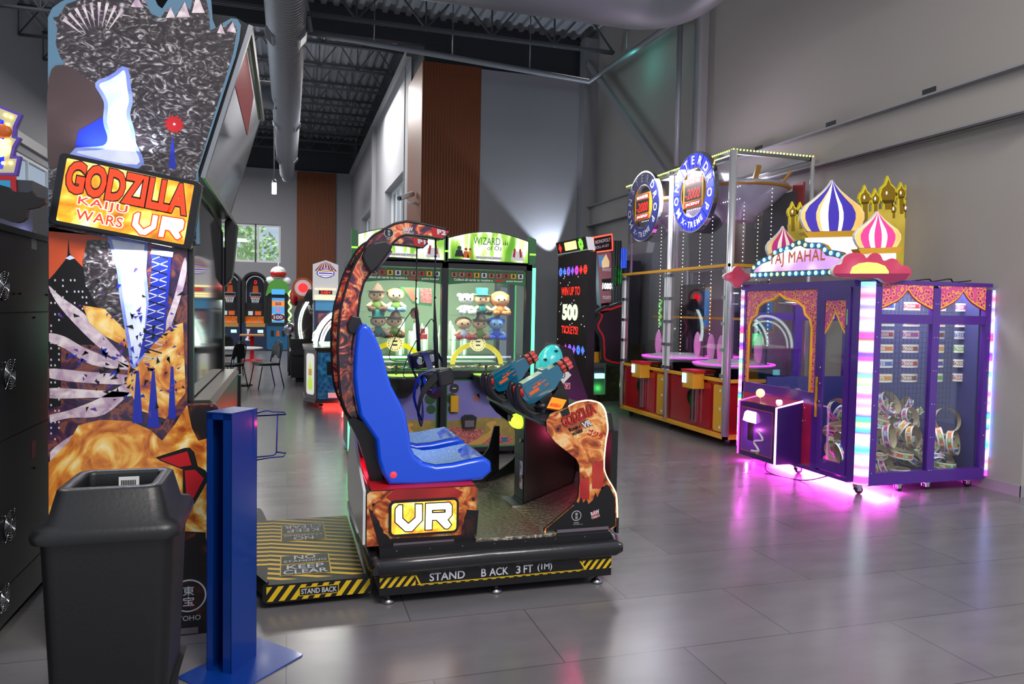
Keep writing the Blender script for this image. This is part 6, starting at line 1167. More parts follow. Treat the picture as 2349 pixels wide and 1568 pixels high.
# ------------------------------------------------------------------ ticket bands
BC = {'100': ('#c83a90', 'pink'), '150': ('#e07030', 'orange'), '225': ('#2f6ac0', 'blue'), '375': ('#d89a2a', 'amber'), '600': ('#5a3aa0', 'purple'), '900': ('#6ab03a', 'green'), '1500': ('#8a4a34', 'brown'), '5000': ('#c8303a', 'red')}
for k_, v_ in BC.items(): mat('band_'+k_, v_[0], .4)
mat('band_white', '#e8e6e0', .45); mat('card_inside', '#b8a888', .7); mat('burst_blue', '#58a8e8', .4); mat('burst_green', '#50b850', .4)
_bm = {}
def band_mesh(num, rx, ry, h):
    key = (num, rx, ry, h)
    if key in _bm: return _bm[key]
    mb = MB(); n = 36
    P = [(rx*math.cos(2*PI*k/n), ry*math.sin(2*PI*k/n)) for k in range(n)]
    def strip(z0, z1, s_, m, inward=False):
        rows = [[(p[0]*s_, p[1]*s_, z0) for p in P], [(p[0]*s_, p[1]*s_, z1) for p in P]]
        mb.grid(rows, m, True, closed=True)
    strip(-h/2, h/2, 1.0, 'band_white'); strip(-h*.26, h*.26, 1.006, 'band_'+num); strip(-h/2, h/2, .985, 'card_inside')
    for z in (-h/2, h/2): mb.grid([[(p[0], p[1], z) for p in P], [(p[0]*.985, p[1]*.985, z) for p in P]], 'art_black', False, closed=True)
    # wrap the number and a disc around the band several times
    def wrap(pts, fs, s0, m, d):
        vs_ = []
        for x, y in pts:
            t = s0+x/((rx+ry)/2); vs_.append((rx*d*math.cos(t), ry*d*math.sin(t), y))
        mb.add(vs_, fs, m)
    gv, gf = glyphs(num, .03); x0 = min(p[0] for p in gv); x1 = max(p[0] for p in gv); y0 = min(p[1] for p in gv); y1 = max(p[1] for p in gv); tw = h*.40/(y1-y0)
    nrep = 3 if ry < rx*.6 else 4
    for k in range(nrep):
        a = -PI/2+k*2*PI/nrep-h*1.0/((rx+ry)/2)
        br = [(h*.62*math.cos(t)*(.8 if j % 2 else 1.05)+h*.42, h*.33*math.sin(t)*(.8 if j % 2 else 1.05)) for j, t in enumerate([j*PI/7 for j in range(14)])]; wrap(br, [tuple(range(14))], a, 'burst_blue' if num in ('100', '5000') else ('burst_green' if num == '150' else ('band_100' if num == '225' else 'band_150')), 1.010)
        wrap([((p[0]-x0)*tw*.95, (p[1]-(y0+y1)/2)*tw) for p in gv], gf, a, 'band_white', 1.016)
        wrap([(h*.24*math.cos(t)+h*1.75, h*.24*math.sin(t)) for t in [j*PI/6 for j in range(12)]], [tuple(range(12))], a, 'band_white', 1.012); wrap([(h*.1*math.cos(t)+h*1.75, h*.1*math.sin(t)) for t in [j*PI/4 for j in range(8)]], [tuple(range(8))], a, 'band_'+num, 1.017)
    me = bpy.data.meshes.new('ticket_band'); me.from_pydata([tuple(p) for p in mb.v], [], mb.f)
    for m in mb.mats: me.materials.append(MATS[m])
    me.polygons.foreach_set('material_index', mb.m); me.polygons.foreach_set('use_smooth', mb.sm); me.update(); _bm[key] = me; return me
def band(num, loc, rot, label, group, r=(.095, .095), h=.055):
    o = bpy.data.objects.new('ticket_band', band_mesh(num, r[0], r[1], h)); COL.objects.link(o); o.location = loc; o.rotation_euler = rot; return tag(o, label, 'ticket band', group)
rowz = [on_y(2088, q, 5.5).z for q in (702, 739, 767, 799, 833, 866)]
cols = [on_y(q, 800, 5.505).x for q in (2030, 2088, 2147, 2206)]
nums = [['225', '5000', '600', '100'], ['900', '1500', '150', '5000'], ['5000', '100', '1500', '225'], ['150', '1500', '375', '900'], ['225', '5000', '600', '1500'], ['375', '1500', '900', '5000']]
rn = ['top', 'second', 'third', 'fourth', 'fifth', 'bottom']; cn = ['leftmost', 'second', 'third', 'rightmost']
for i, z in enumerate(rowz):
    for j, x in enumerate(cols):
        n_ = nums[i][j]; band(n_, (x, YG2-.075, z), (0, 0, 0), '%s %s-ticket band hung on the wire grid, %s row, %s column' % (BC[n_][1], n_, rn[i], cn[j]), 'ticket bands hung on the wire grid', (.088, .04), .075)
# the heap
rr2 = random.Random(12); spots = []
big = [((1900+125*0, 0), None)]
def place(px_, py_, num, Yv, tilt, r, label): 
    p = on_y(px_, py_, Yv); band(num, (min(p.x, 5.99), Yv, max(p.z, .16)), tilt, label, 'heap of ticket bands in the machine', (r, r), .06)
heap = [(2040, 925, '100', 5.55, (R(60), R(20), 0), .115, 'pink 100-ticket band tipped up on top of the heap at the left'), (2088, 955, '100', 5.5, (R(70), R(30), 0), .085, 'small pink ticket band leaning on the left heap'),
 (2040, 1000, '100', 5.42, (R(80), 0, R(30)), .11, 'pink ticket band standing on edge, big round opening facing out at the left'), (2095, 1002, '375', 5.42, (R(80), 0, R(24)), .105, 'amber ticket band standing on edge beside the middle post'),
 (2215, 962, '375', 5.5, (R(75), R(10), R(-20)), .12, 'amber ticket band standing tall on the right heap'), (2190, 1015, '150', 5.42, (R(82), 0, R(28)), .115, 'orange ticket band with open round end facing out right of the post'), (2155, 1005, '150', 5.46, (R(78), 0, R(50)), .105, 'orange ticket band tucked behind the open one right of the post'),
 (2235, 995, '225', 5.55, (R(10), R(5), .4), .11, 'blue 225-ticket band lying flat under the tall one at the right'), (2240, 1020, '225', 5.5, (R(5), R(-12), .9), .11, 'blue ticket band lying below the other blue one at the right'), (2225, 1055, '225', 5.5, (R(60), R(30), 0), .11, 'blue ticket band tilted in the lower right corner'),
 (2165, 1065, '900', 5.42, (R(4), 0, 1), .1, 'green 900-ticket band lying flat right of the post'), (2170, 1085, '100', 5.4, (R(14), R(16), 0), .1, 'pink ticket band at the very bottom right of the post'),
 (2065, 1040, '150', 5.4, (R(6), R(6), 0), .11, 'orange ticket band lying flat below the open round one'), (2010, 1035, '150', 5.42, (R(20), R(-8), 0), .1, 'orange ticket band lying at the left by the light column'), (2060, 1080, '150', 5.38, (0, 0, 2), .1, 'orange 150-ticket band flat near the glass at the bottom'), (2015, 1095, '150', 5.38, (0, 0, .4), .1, 'orange ticket band lowest at the left glass edge'), (2050, 1098, '150', 5.4, (0, 0, 1.4), .1, 'orange ticket band lowest beside the first'), (2035, 1072, '100', 5.42, (R(50), R(40), 0), .1, 'pink ticket band tilted deep in the left heap'), (2085, 1065, '100', 5.44, (R(40), R(-40), 0), .1, 'pink ticket band tilted by the middle post'), (2010, 960, '150', 5.5, (R(15), R(12), 0), .11, 'orange ticket band lying under the tipped pink one')]
for a in heap: place(*a)
dh = [(5.5, 5.56, .55, '100', (R(60), R(30), 0)), (5.47, 5.64, .5, '150', (R(70), 0, R(60))), (5.3, 5.58, .42, '150', (R(80), 0, R(80))), (5.55, 5.7, .42, '150', (R(20), 0, 0)), (5.25, 5.55, .33, '225', (R(75), 0, R(70))), (5.3, 5.68, .33, '375', (R(80), 0, R(100))), (5.1, 5.6, .22, '150', (0, 0, .6)), (5.0, 5.72, .2, '900', (R(20), 0, 0))]
dl = ['pink band on top of the pile behind the narrow door', 'orange band standing behind the narrow door, upper left', 'orange band standing on edge low behind the door', 'orange band resting at the back behind the door', 'blue band standing low behind the narrow door', 'amber 375-ticket band standing behind the narrow door', 'orange 150-ticket band flat near the floor behind the door', 'green band at the bottom behind the door']
for (x, y, z, n_, r_), l_ in zip(dh, dl): band(n_, (x-.42 if x > 5.2 else x-.1, y, z), r_, l_, 'ticket bands behind the narrow door', (.1, .1), .06)
adj = ['blue', 'pink', 'amber']
for k in range(84):
    x = rr2.uniform(4.98, 5.98); y = rr2.uniform(5.46, 6.1); zt_ = .17+min(.62, (y-5.38)*1.5+.2)*rr2.random()*(1-.6*abs(x-5.3) if x < 5.62 else 1-.5*abs(x-5.9)); n_ = rr2.choice(['150', '100', '225', '375', '150', '900'])
    band(n_, (x, y, zt_), (rr2.uniform(-1.4, 1.4), rr2.uniform(-.8, .8), rr2.uniform(0, 3)), 'ticket band deep in the heap behind the front ones', 'deep part of the ticket band heap', (.1, .1), .06)
# ------------------------------------------------------------------ two-bay drop game
XD, XB, D0, DM, D1 = 4.95, 6.05, 7.6, 9.05, 10.45
mat('aluminium', '#d4d6dc', .28, .55); mat('drop_red', '#a8121e', .25, coat=.6); mat('drop_yellow', '#dca02a', .35); mat('blue_ring', '#2a3ae0', .35, emit=1.0, ecol='#2030e8'); mat('blue_ring_dim', '#18206a', .35, emit=.12); mat('led_dot', '#ffffff', .4, emit=5); mat('led_green', '#9aff70', .4, emit=4, ecol='#80ff60'); mat('led_yellow', '#ffe870', .4, emit=4, ecol='#ffe060'); mat('letter_lit', '#ffffff', .5, emit=1.6, ecol='#e8d8ff'); glass_mat('drop_glass', '#eef0f4', .05)
mat('funnel', '#d8d0e4', .2, .2); mat('wheel_pink', '#d890c0', .4, emit=.4)
dg = thing('drop_game', 'tall glass drop game with two round blue letter-ring signs and red lower doors', 'arcade game', (5.5, 9, 0)); ZU = 3.48; ZR = 2.15
mb = MB(); mb.box((XD+.02, D0+.02, .09), (XB, D1-.02, .14), 'drop_yellow'); mb.box((XD-.02, D0-.02, .09), (XD+.03, D1, .125), 'drop_yellow'); mb.box((XD-.02, D0-.02, .09), (XB, D0+.03, .125), 'drop_yellow'); mb.box((XD+.04, D0+.04, .12), (XB, D1, .80), 'drop_red')
mb.box((XD, D0-.01, .76), (XB, D1, .80), 'drop_yellow'); mb.build('base', dg, world=True)
for y0 in (D0+.06, DM+.06):
    for a, b_, c in ((.30, 1.28, 'drop_red'), (.04, .24, 'drop_yellow')):
        mb = MB(); mb.prism([(p[0], p[1]) for p in rrect(y0+a, .16, y0+b_, .72, .03)], 'x', XD+.02, XD+.045, c); d_ = mb.build('door', dg, world=True, label=('glossy red lower door' if c == 'drop_red' else 'narrow yellow door'))
        if c == 'drop_red':
            mb = MB(); mb.lathe([(.12, 0), (.1, -.006)], (XD+.02, y0+.75, .5), 'screen_glass', 20, 'x'); mb.build('vent', d_, world=True)
            for k in (.58, .66): MB().box((XD-.03, y0+k, .2), (XD-.005, y0+k+.035, .66), 'chrome').build('handle_bar', d_, world=True)
        else:
            for z in (.2, .42, .64): MB().box((XD+.012, y0+.06, z), (XD+.02, y0+.1, z+.03), 'white_plastic').build('latch', d_, world=True)
    MB().box((XD-.14, y0+.45, .64), (XD+.02, y0+.72, .84), 'drop_yellow', bev=.01).box((XD-.15, y0+.42, .84), (XD+.02, y0+.74, .87), 'red').build('control_box', dg, world=True, label='yellow control box with red top'); MB().box((XD-.155, y0+.62, .70), (XD-.14, y0+.7, .82), 'rainbow_led').build('card_reader', dg, world=True)
mb = MB()
for y in (D0, DM, D1):
    mb.tube([(XD, y, .13), (XD, y, ZU if y != D1 else ZR+.0)], .045 if y == D0 else .03, 'aluminium', 12); mb.build('post', dg, world=True); mb = MB()
for (x, y) in ((XB, D0), (XB, D1)): MB().tube([(x, y, .13), (x, y, ZU)], .025, 'aluminium', 10).build('post', dg, world=True)
for y in (DM, D1): MB().tube([(XD+.12, y+.02, ZR), (XD+.12, y+.02, ZU)], .022, 'aluminium', 10).build('post', dg, world=True)
for y in (D0+.03, DM-.09, DM+.03, D1-.09):
    mb = MB(); mb.box((XD-.03, y+.01, .8), (XD+.0, y+.04, ZR), 'white_plastic'); mb.box((XD-.02, y+.045, .8), (XD-.005, y+.06, ZR), 'clear')
    for k in range(5): mb.box((XD-.035, y, .82+k*.31), (XD-.0, y+.075, .86+k*.31), 'steel')
    mb.build('side_rail', dg, world=True)
mb = MB(); mb.box((XD-.04, D0-.04, ZR-.02), (XD+.02, D1, ZR+.015), 'drop_yellow'); mb.box((XD-.04, D0-.04, ZR-.02), (XB, D0+.0, ZR+.015), 'drop_yellow'); mb.box((XD+.5, D0+.02, 1.5), (XD+.53, D1, 1.53), 'drop_yellow'); mb.build('mid_rail', dg, world=True, label='yellow rail around the middle')
mb = MB(); mb.box((XD, D0, ZU-.04), (XD+.04, D1, ZU), 'steel'); mb.box((XD, D0, ZU-.04), (XB, D0+.04, ZU), 'steel'); mb.box((XB-.04, D0, ZU-.04), (XB, D1, ZU), 'steel'); mb.build('top_frame', dg, world=True)
for (a, b_) in ((D0+.05, DM-.05), (DM+.05, D1-.05)):
    MB().box((XD+.004, a, .82), (XD+.010, b_, ZR-.03), 'drop_glass').build('glass_pane', dg, world=True); MB().box((XD+.02, a, ZR+.02), (XD+.026, b_, ZU-.05), 'drop_glass').build('glass_pane', dg, world=True)
MB().box((XD+.05, D0+.004, .82), (XB-.03, D0+.01, ZU-.05), 'drop_glass').build('glass_pane', dg, world=True)
mb = MB()
def dots(p0, p1, step, ms, r=.008):
    p0, p1 = V(p0), V(p1); n = int((p1-p0).length/step); mb = MB()
    for k in range(n+1): q = p0+(p1-p0)*(k/n); mb.ball(q, r, ms[k % len(ms)], 6, 4)
    return mb
for a, b_ in (((XD, D1, ZU+.01), (XD, D0, ZU+.01)), ((XD, D0, ZU+.01), (XB, D0, ZU+.01))): dots(a, b_, .045, ['led_yellow', 'led_green', 'led_yellow'], .011).build('light_string', dg, world=True, label='string of green and yellow LED dots along the top')
for x, y, z0, z1 in ((5.35, 7.95, .9, 3.0), (5.35, 8.65, .9, 3.0), (5.8, 8.3, 1.0, 3.1), (5.35, 9.4, .9, 3.0), (5.35, 10.05, .9, 3.0), (5.8, 9.7, 1.0, 3.1), (5.6, 7.75, 1.2, 3.2)): dots((x, y, z0), (x, y, z1), .05, ['led_dot'], .006).build('light_string', dg, world=True, label='vertical string of white LED dots')
for z in (3.1, 2.95): dots((5.15, 7.75, z), (5.15, 10.3, z), .05, ['led_dot'], .006).build('light_string', dg, world=True)
for yc_ in (8.3, 9.75):
    mb = MB(); mb.lathe([(.2, 2.75), (.22, 2.8), (.62, 3.15), (.6, 3.2)], (5.5, yc_, 0), 'funnel', 24); mb.lathe([(.6, 3.13), (.64, 3.16)], (5.5, yc_, 0), 'drop_yellow', 24); mb.build('funnel', dg, world=True)
    for k in range(6): a = k*PI/3+.3; MB().bar((5.5+.25*math.cos(a), yc_+.25*math.sin(a), 2.85), (5.5+.62*math.cos(a), yc_+.62*math.sin(a), 3.35), .06, .03, 'drop_yellow').build('funnel_rib', dg, world=True)
    mb = MB(); mb.lathe([(.5, .9), (.52, .93), (.3, .98), (0, 1.0)], (5.5, yc_, 0), 'white_plastic', 24); mb.lathe([(.51, .935), (.52, .945)], (5.5, yc_, 0), 'magenta_led', 24); mb.build('turntable', dg, world=True)
    for k in range(4): a = k*PI/2+.5; MB().ball((5.5+.33*math.cos(a), yc_+.33*math.sin(a), 1.12), (.05, .05, .19), 'wheel_pink', 10, 8).build('target', dg, world=True, label='pink target cone')
    mb = MB(); mb.box((5.72, yc_-.35, .95), (5.75, yc_+.35, 2.0), 'screen_glass'); mb.box((5.73, yc_-.5, 1.35), (5.74, yc_-.15, 1.95), 'drop_yellow'); mb.box((5.72, yc_-.47, 1.38), (5.73, yc_-.18, 1.92), 'burst_blue'); mb.build('inner_screen', dg, world=True)
    mb = MB(); mb.box((5.95, yc_-.5, 2.2), (5.98, yc_+.5, 3.1), 'grey_plastic'); mb.box((6.0, yc_-.6, 2.4), (6.03, yc_-.4, 3.2), 'red'); mb.build('inner_panel', dg, world=True)
area('drop_lamp', (5.5, 9.0, 3.42), .8, 120, (.95, .93, 1), (0, 0, R(90)), 2.4)
# letter-ring signs
XR = 4.84
def ring_sign(yc_, zc_, lit, label):
    global mb
    mb = MB(); r0, r1 = .5, .30; n = 48
    def ringm(ra, rb, x0, x1, m):
        A_ = [[V((x, yc_-r_*math.cos(2*PI*k/n), zc_+r_*math.sin(2*PI*k/n))) for k in range(n)] for x, r_ in ((x1, ra), (x0, ra), (x0, rb), (x1, rb), (x1, ra))]; mb.grid(A_, m, False, closed=True)
    ringm(r0, r1, XR, XR+.06, 'chrome'); ringm(r0-.02, r1+.012, XR-.004, XR+.002, 'blue_ring' if lit else 'blue_ring_dim')
    if lit:
        for k in range(24): a = 2*PI*k/24; mb.bar((XR-.006, yc_-(r1+.015)*math.cos(a), zc_+(r1+.015)*math.sin(a)), (XR-.006, yc_-(r0-.022)*math.cos(a), zc_+(r0-.022)*math.sin(a)), .004, .006, 'blue_ring_dim')
    lm = 'letter_lit' if lit else 'letter_white'
    def put(ch, deg, h_, flip=False):
        a = R(deg); rad = (r0+r1)/2; c_ = V((XR-.006, yc_-rad*math.cos(a), zc_+rad*math.sin(a))); rv = V((0, -math.cos(a), math.sin(a))); tv = V((0, -math.sin(a), -math.cos(a)))
        if flip: rv, tv = -rv, -tv
        if ch == '-': mb.text(ch, c_, tv, rv, lm, w=h_*.4, h=h_*.2, d=.002, center=True)
        else: mb.text(ch, c_, tv, rv, lm, h=h_, bold=.02, d=.002, center=True)
    for k, ch in enumerate('MONSTERDROP'): put(ch, 214-k*24.6, .105)
    for k, ch in enumerate('X-TREME'): put(ch, 238+k*11, .075, True)
    mb.build('ring', sg_ := thing_ring, world=True)
for yc_, lit, lb in ((8.3, True, 'near round blue-lit ring sign'), (9.68, False, 'far round ring sign')):
    thing_ring = MB().box((XR+.06, yc_-.03, 3.0), (XD+.02, yc_+.03, 3.06), 'steel').build('ring_sign', dg, world=True, label=lb)
    ring_sign(yc_, 3.085, lit, lb)
    mb = MB(); mb.box((XR+.0, yc_-.24, 2.9), (XR+.05, yc_+.24, 3.27), 'drop_yellow'); O_ = (XR, 0, 0); flat(mb, [(-yc_-.2, 2.99), (-yc_+.2, 2.99), (-yc_+.2, 3.18), (-yc_-.2, 3.18)], O_, U_, UZ, 'art_black', .002)
    mb.text('-2000', (XR, yc_+.18, 3.01), U_, UZ, 'sign_red', .35, .13, d=.004, shear=.15); 
    for st, z in (('MONSTER', 3.195), ('JACKPOT', 2.915)): flat(mb, [(-yc_-.2, z-.008), (-yc_+.2, z-.008), (-yc_+.2, z+.06), (-yc_-.2, z+.06)], O_, U_, UZ, 'red', .002); mb.text(st, (XR, yc_+.17, z+.003), U_, UZ, lm_ if (lm_ := 'letter_lit') else '', .34, .044, bold=.03, d=.004)
    mb.build('score_display', thing_ring, world=True, label='red digit jackpot display')
for x, y in ((5.05, D0+.1), (5.05, DM), (5.05, D1-.15), (5.9, D0+.1)):
    mb = MB(); mb.lathe([(.03, -.015), (.035, -.01), (.035, .01), (.03, .015)], (x, y, .036), 'black_plastic', 12, 'y'); mb.box((x-.02, y-.02, .05), (x+.02, y+.02, .095), 'steel'); mb.build('caster', dg, world=True)
# ------------------------------------------------------------------ round coin pusher with light arcs
mat('denim_blue', '#1c5a8a', .4); ramp_mat('blue_mosaic', [(0, '#0e3a6a'), (.5, '#1f6aa0'), (1, '#3aa0c8')], scale=18, kind='cells', rough=.3); mat('panel_brown', '#3a2420', .4); mat('bottle_lime', '#b8d838', .35, emit=.5); mat('bottle_bg', '#d8d8d0', .4, emit=.5); mat('arc_white', '#e8fff4', .4, emit=4)
yb0 = 11.8; cp_ = thing('coin_pusher', 'blue mosaic coin pusher under a glass dome with white light arcs and red floor glow', 'arcade game', (1.0, 12.4, 0))
octa = [(.26, 12.1), (.42, yb0), (1.5, yb0), (1.75, 12.15), (1.75, 12.9), (1.45, 13.2), (.5, 13.2), (.26, 12.95)]
mb = MB(); mb.prism(octa, 'z', .12, .90, 'panel_brown'); mb.prism([(p[0]+(p[0]-1)*.04, p[1]+(p[1]-12.5)*.04) for p in octa], 'z', .90, .94, 'black_paint'); mb.prism([(p[0]+(p[0]-1)*.02, p[1]+(p[1]-12.5)*.02) for p in octa], 'z', .08, .13, 'dark_metal')
mb.box((.44, yb0-.01, .14), (1.30, yb0, .86), 'blue_mosaic'); mb.box((1.30, yb0-.01, .14), (1.5, yb0, .86), 'yellow'); mb.box((.58, yb0-.02, .52), (.70, yb0-.01, .72), 'art_black'); mb.box((.84, yb0-.02, .45), (.98, yb0-.01, .55), 'bulb_aqua'); mb.box((.6, yb0-.015, .16), (.85, yb0-.01, .24), 'white')
o_, u_ = V((.26, 12.1, 0)), V((.16, -.3, 0)).normalized(); Lp = V((.16, -.3, 0)).length
flat(mb, rrect(.05, .2, Lp-.05, .84, .05), o_, u_, UZ, 'bottle_bg', .004); flat(mb, smooth_curve([(.12, .28), (.22, .28), (.24, .38), (.2, .5), (.22, .58), (.18, .7), (.17, .76), (.16, .7), (.12, .58), (.14, .5), (.10, .38)], 3, True), o_, u_, UZ, 'bottle_lime', .006); flat(mb, [(.12, .5), (.22, .5), (.22, .6), (.12, .6)], o_, u_, UZ, 'gold', .008)
mb.build('cabinet', cp_, world=True)
for k, (r_, rr_) in enumerate(((.60, .022), (.50, .014))):
    for yy in (12.0, 12.75): MB().tube([(1.02+r_*math.cos(R(a)), yy, .95+r_*1.0*math.sin(R(a))) for a in range(0, 181, 9)], rr_, 'arc_white', 8).build('light_arc', cp_, world=True, label='glowing white arc')
mb = MB(); mb.grid([[V((1.02+.64*math.cos(R(a)), y, .95+.64*math.sin(R(a)))) for a in range(0, 181, 15)] for y in (12.05, 13.0)], 'clear'); mb.build('glass_dome', cp_, world=True); MB().box((.5, 12.1, .94), (1.55, 13.0, .98), 'pearl').box((.8, 12.4, .98), (1.2, 12.6, 1.2), 'green_led').build('playfield', cp_, world=True)
for q in ((.5, 11.95), (1.4, 11.95), (.5, 13.0)): mb = MB(); mb.lathe([(.03, -.015), (.035, 0), (.03, .015)], (q[0], q[1], .036), 'black_plastic', 12, 'y').box((q[0]-.02, q[1]-.02, .05), (q[0]+.02, q[1]+.02, .085), 'steel'); mb.build('caster', cp_, world=True)
area('red_floor_light', (1.0, 12.3, .07), 1.0, 16, (1, .04, .03), (0, 0, 0), .8); point('red_front_spill', (.8, 11.5, .06), 3.5, (1, .04, .03), .08)
# circus signboard game behind it
c0 = on_y(717, 688, 14); c1 = on_y(776, 604, 14); ct = thing('redemption_game', 'game with white circus-tent signboard and red 2484 score digits behind the coin pusher', 'arcade game', (.65, 14.3, 0))
mb = MB(); mb.box((c0.x+.03, 14.05, .0), (c1.x-.03, 14.8, 1.9), 'purple_dark'); mb.box((c0.x+.05, 14.04, 1.5), (c1.x-.05, 14.05, 1.75), 'burst_blue'); mb.box((c0.x+.05, 14.03, 1.76), (c1.x-.05, 14.05, 1.79), 'red_led'); mb.box((c0.x+.1, 14.03, 1.15), (c1.x-.1, 14.05, 1.45), 'magenta_print'); mb.build('cabinet', ct, world=True)
W_ = c1.x-c0.x; Hh = c1.z-c0.z; P = [(c0.x, c0.z), (c1.x, c0.z), (c1.x, c1.z-.03), (c0.x+W_/2, c1.z+.05), (c0.x, c1.z-.03)]
mat('tent_white', '#e8dce4', .4, emit=.2); mb = MB(); mb.prism(P, 'y', 13.96, 14.0, 'tent_white'); O = (0, 13.96, 0); cx = c0.x+W_/2
for k in range(-3, 4): flat(mb, [(cx+k*.06-.012, c1.z-.09-.02*abs(k)), (cx+k*.06+.02, c1.z-.09-.02*abs(k)), (cx+k*.025+.004, c1.z+.02-.01*abs(k)), (cx+k*.025-.004, c1.z+.02-.01*abs(k))], O, UX, UZ, 'art_red', .002)
flat(mb, circ(cx, c1.z-.19, .16, 20, .085), O, UX, UZ, 'dome_purple', .003); flat(mb, circ(cx, c1.z-.19, .14, 20, .07), O, UX, UZ, 'mq_pink', .004)
for z, c in ((c1.z-.16, 'yellow'), (c1.z-.20, 'dome_purple'), (c1.z-.24, 'white')): flat(mb, [(cx-.13, z), (cx+.13, z), (cx+.12, z+.025), (cx-.12, z+.025)], O, UX, UZ, c, .006)
flat(mb, [(cx-.12, c0.z+.11), (cx+.12, c0.z+.11), (cx+.12, c0.z+.18), (cx-.12, c0.z+.18)], O, UX, UZ, 'art_black', .005); mb.text('2484', (cx-.09, 13.96, c0.z+.12), UX, UZ, 'sign_red', .18, .05, d=.008, shear=.1)
for k in range(9):
    for z in (c0.z+.03, c0.z+.075, c0.z+.205): mb.ball((c0.x+.05+k*(W_-.1)/8, 13.955, z), .014, 'bulb', 6, 4)
mb.build('signboard', ct, world=True)

# ------------------------------------------------------------------ dark motion pod with white light curves
mat('pod_dark', '#241c20', .35, coat=.4); ramp_mat('pod_art', [(0, '#0c0a0a'), (.5, '#2a201c'), (.62, '#4a3a30'), (.75, '#b8a898'), (1, '#2a1a14')], scale=3.5, detail=5, dist=1, rough=.35)
YQ = 16.0; pd_ = thing('motion_pod', 'dark arcade pod with curved white light lines and a round red sign', 'arcade game', (.7, 16.5, 0))
body = [(707, 663), (720, 664), (733, 679), (749, 681), (757, 700), (764, 740), (766, 800), (697, 800), (689, 770), (686, 730), (694, 690)]
mb = MB(); mb.prism(FY(body, YQ), 'y', YQ, YQ+.08, 'pod_art', 'black_paint'); O = (0, YQ, 0); q = on_y(722, 703, YQ); mb.text('RAW', q, V((1, 0, .22)), V((-.22, 0, 1)), 'letter_white', .27, .12, bold=.05, d=.004, center=True).text('THRILLS', q-V((-.02, 0, .11)), V((1, 0, .22)), V((-.22, 0, 1)), 'letter_white', .27, .06, bold=.03, d=.004, center=True); mb.build('side_panel', pd_, world=True)
MB().prism(FY([(684, 690), (694, 688), (688, 730), (690, 770), (700, 800), (686, 802), (676, 770), (674, 720)], YQ), 'y', YQ, YQ+1.2, 'pod_dark').build('side_shell', pd_, world=True)
for dx in (0, 5): MB().tube(smooth_curve([tuple(on_y(a+dx, b_, YQ-.03)) for a, b_ in ((703, 692), (692, 712), (686, 735), (686, 760), (690, 780), (695, 793))], 4), .014, 'arc_white', 6).build('light_curve', pd_, world=True, label='curved white light line')
mb = MB(); mb.prism(FY([(664, 806), (690, 797), (712, 798), (712, 812), (675, 815)], YQ-.3), 'y', YQ-.3, YQ+1, 'black_plastic'); q = on_y(690, 830, YQ); mb.box((q.x-.2, YQ-.2, .1), (q.x+1.0, YQ+1, .9), 'black_paint'); mb.box((q.x-.1, YQ-.1, .0), (q.x+.9, YQ+.9, .1), 'black_matte'); mb.build('base', pd_, world=True)
q = on_y(695, 660, YQ+.2); mb = MB()
for r_, c, y in ((.22, 'orange', 0), (.17, 'tent_white', -.01), (.10, 'red_led', -.02)): mb.lathe([(r_, 0), (r_, -.02)], (q.x, YQ+.2+y, q.z), c, 24, 'y')
mb.build('round_sign', pd_, world=True, label='round white and orange-red sign'); q = on_y(676, 680, YQ+.3); MB().ball((q.x, YQ+.5, q.z), (.1, .3, .2), 'red').build('speaker', pd_, world=True)
q = on_y(666, 754, 17.5); m, nt, b = newmat('mirror_tiles'); b.inputs['Metallic'].default_value = 1; b.inputs['Roughness'].default_value = .1; b.inputs['Base Color'].default_value = lin('#c8ccd2')
db = thing('mirror_ball', 'silver mirrored ball on a short post beside the dark pod', 'mirror ball', (q.x, 17.5, 0)); mb = MB(); k1, n1 = 14, 22
vs_ = []; fs = []
for i in range(k1+1):
    t = PI*i/k1
    for j in range(n1): a = 2*PI*j/n1; vs_.append((q.x+.15*math.sin(t)*math.cos(a), 17.5+.15*math.sin(t)*math.sin(a), q.z-.15*math.cos(t)))
mb.add(vs_, [(i*n1+j, i*n1+(j+1) % n1, (i+1)*n1+(j+1) % n1, (i+1)*n1+j) for i in range(k1) for j in range(n1)], 'mirror_tiles'); mb.build('ball', db, world=True); MB().tube([(q.x, 17.5, 0), (q.x, 17.5, q.z-.14)], .04, 'black_plastic', 10).build('post', db, world=True)
mb = MB(); q = on_y(665, 700, 18.5); mb.tube([(q.x+.03*math.cos(t), 18.5+.03*math.sin(t), 1.15+.8*t/25) for t in [k*.5 for k in range(50)]], .018, 'led_green', 6); mb.tube([(q.x, 18.5, 0), (q.x, 18.5, 1.2)], .05, 'black_plastic', 8); solo(mb, 'light_post', 'thin post with spiral green light between the wheel game and the pod', 'light', (q.x, 18.5, 0))

# ------------------------------------------------------------------ wheel game with green animal-shaped hood
YF2 = 27; a0 = on_y(612, 795, YF2); a1 = on_y(663, 795, YF2); xa, xb = a0.x, a1.x; xc = (xa+xb)/2; w_ = xb-xa
wg = thing('wheel_game', 'blue spinning-number game with rounded green hood and two white eyes', 'arcade game', (xc, YF2+.4, 0)); mat('frog_green', '#5aa838', .35); mat('cab_blue', '#1a6a9a', .35); mat('strip_blue', '#4aa0e0', .4, emit=.7); mat('strip_orange', '#f08a2a', .4, emit=.7); mat('strip_lime', '#c8d850', .4, emit=.7); mat('oval_purple', '#7a1a6a', .4)
mb = MB(); mb.box((xa, YF2, .05), (xb, YF2+.9, .95), 'cab_blue'); mb.box((xa+.03, YF2+.15, .95), (xb-.03, YF2+.9, 2.1), 'black_paint'); mb.box((xa+.02, YF2-.05, .88), (xb-.02, YF2+.1, .98), 'black_plastic'); mb.build('cabinet', wg, world=True)
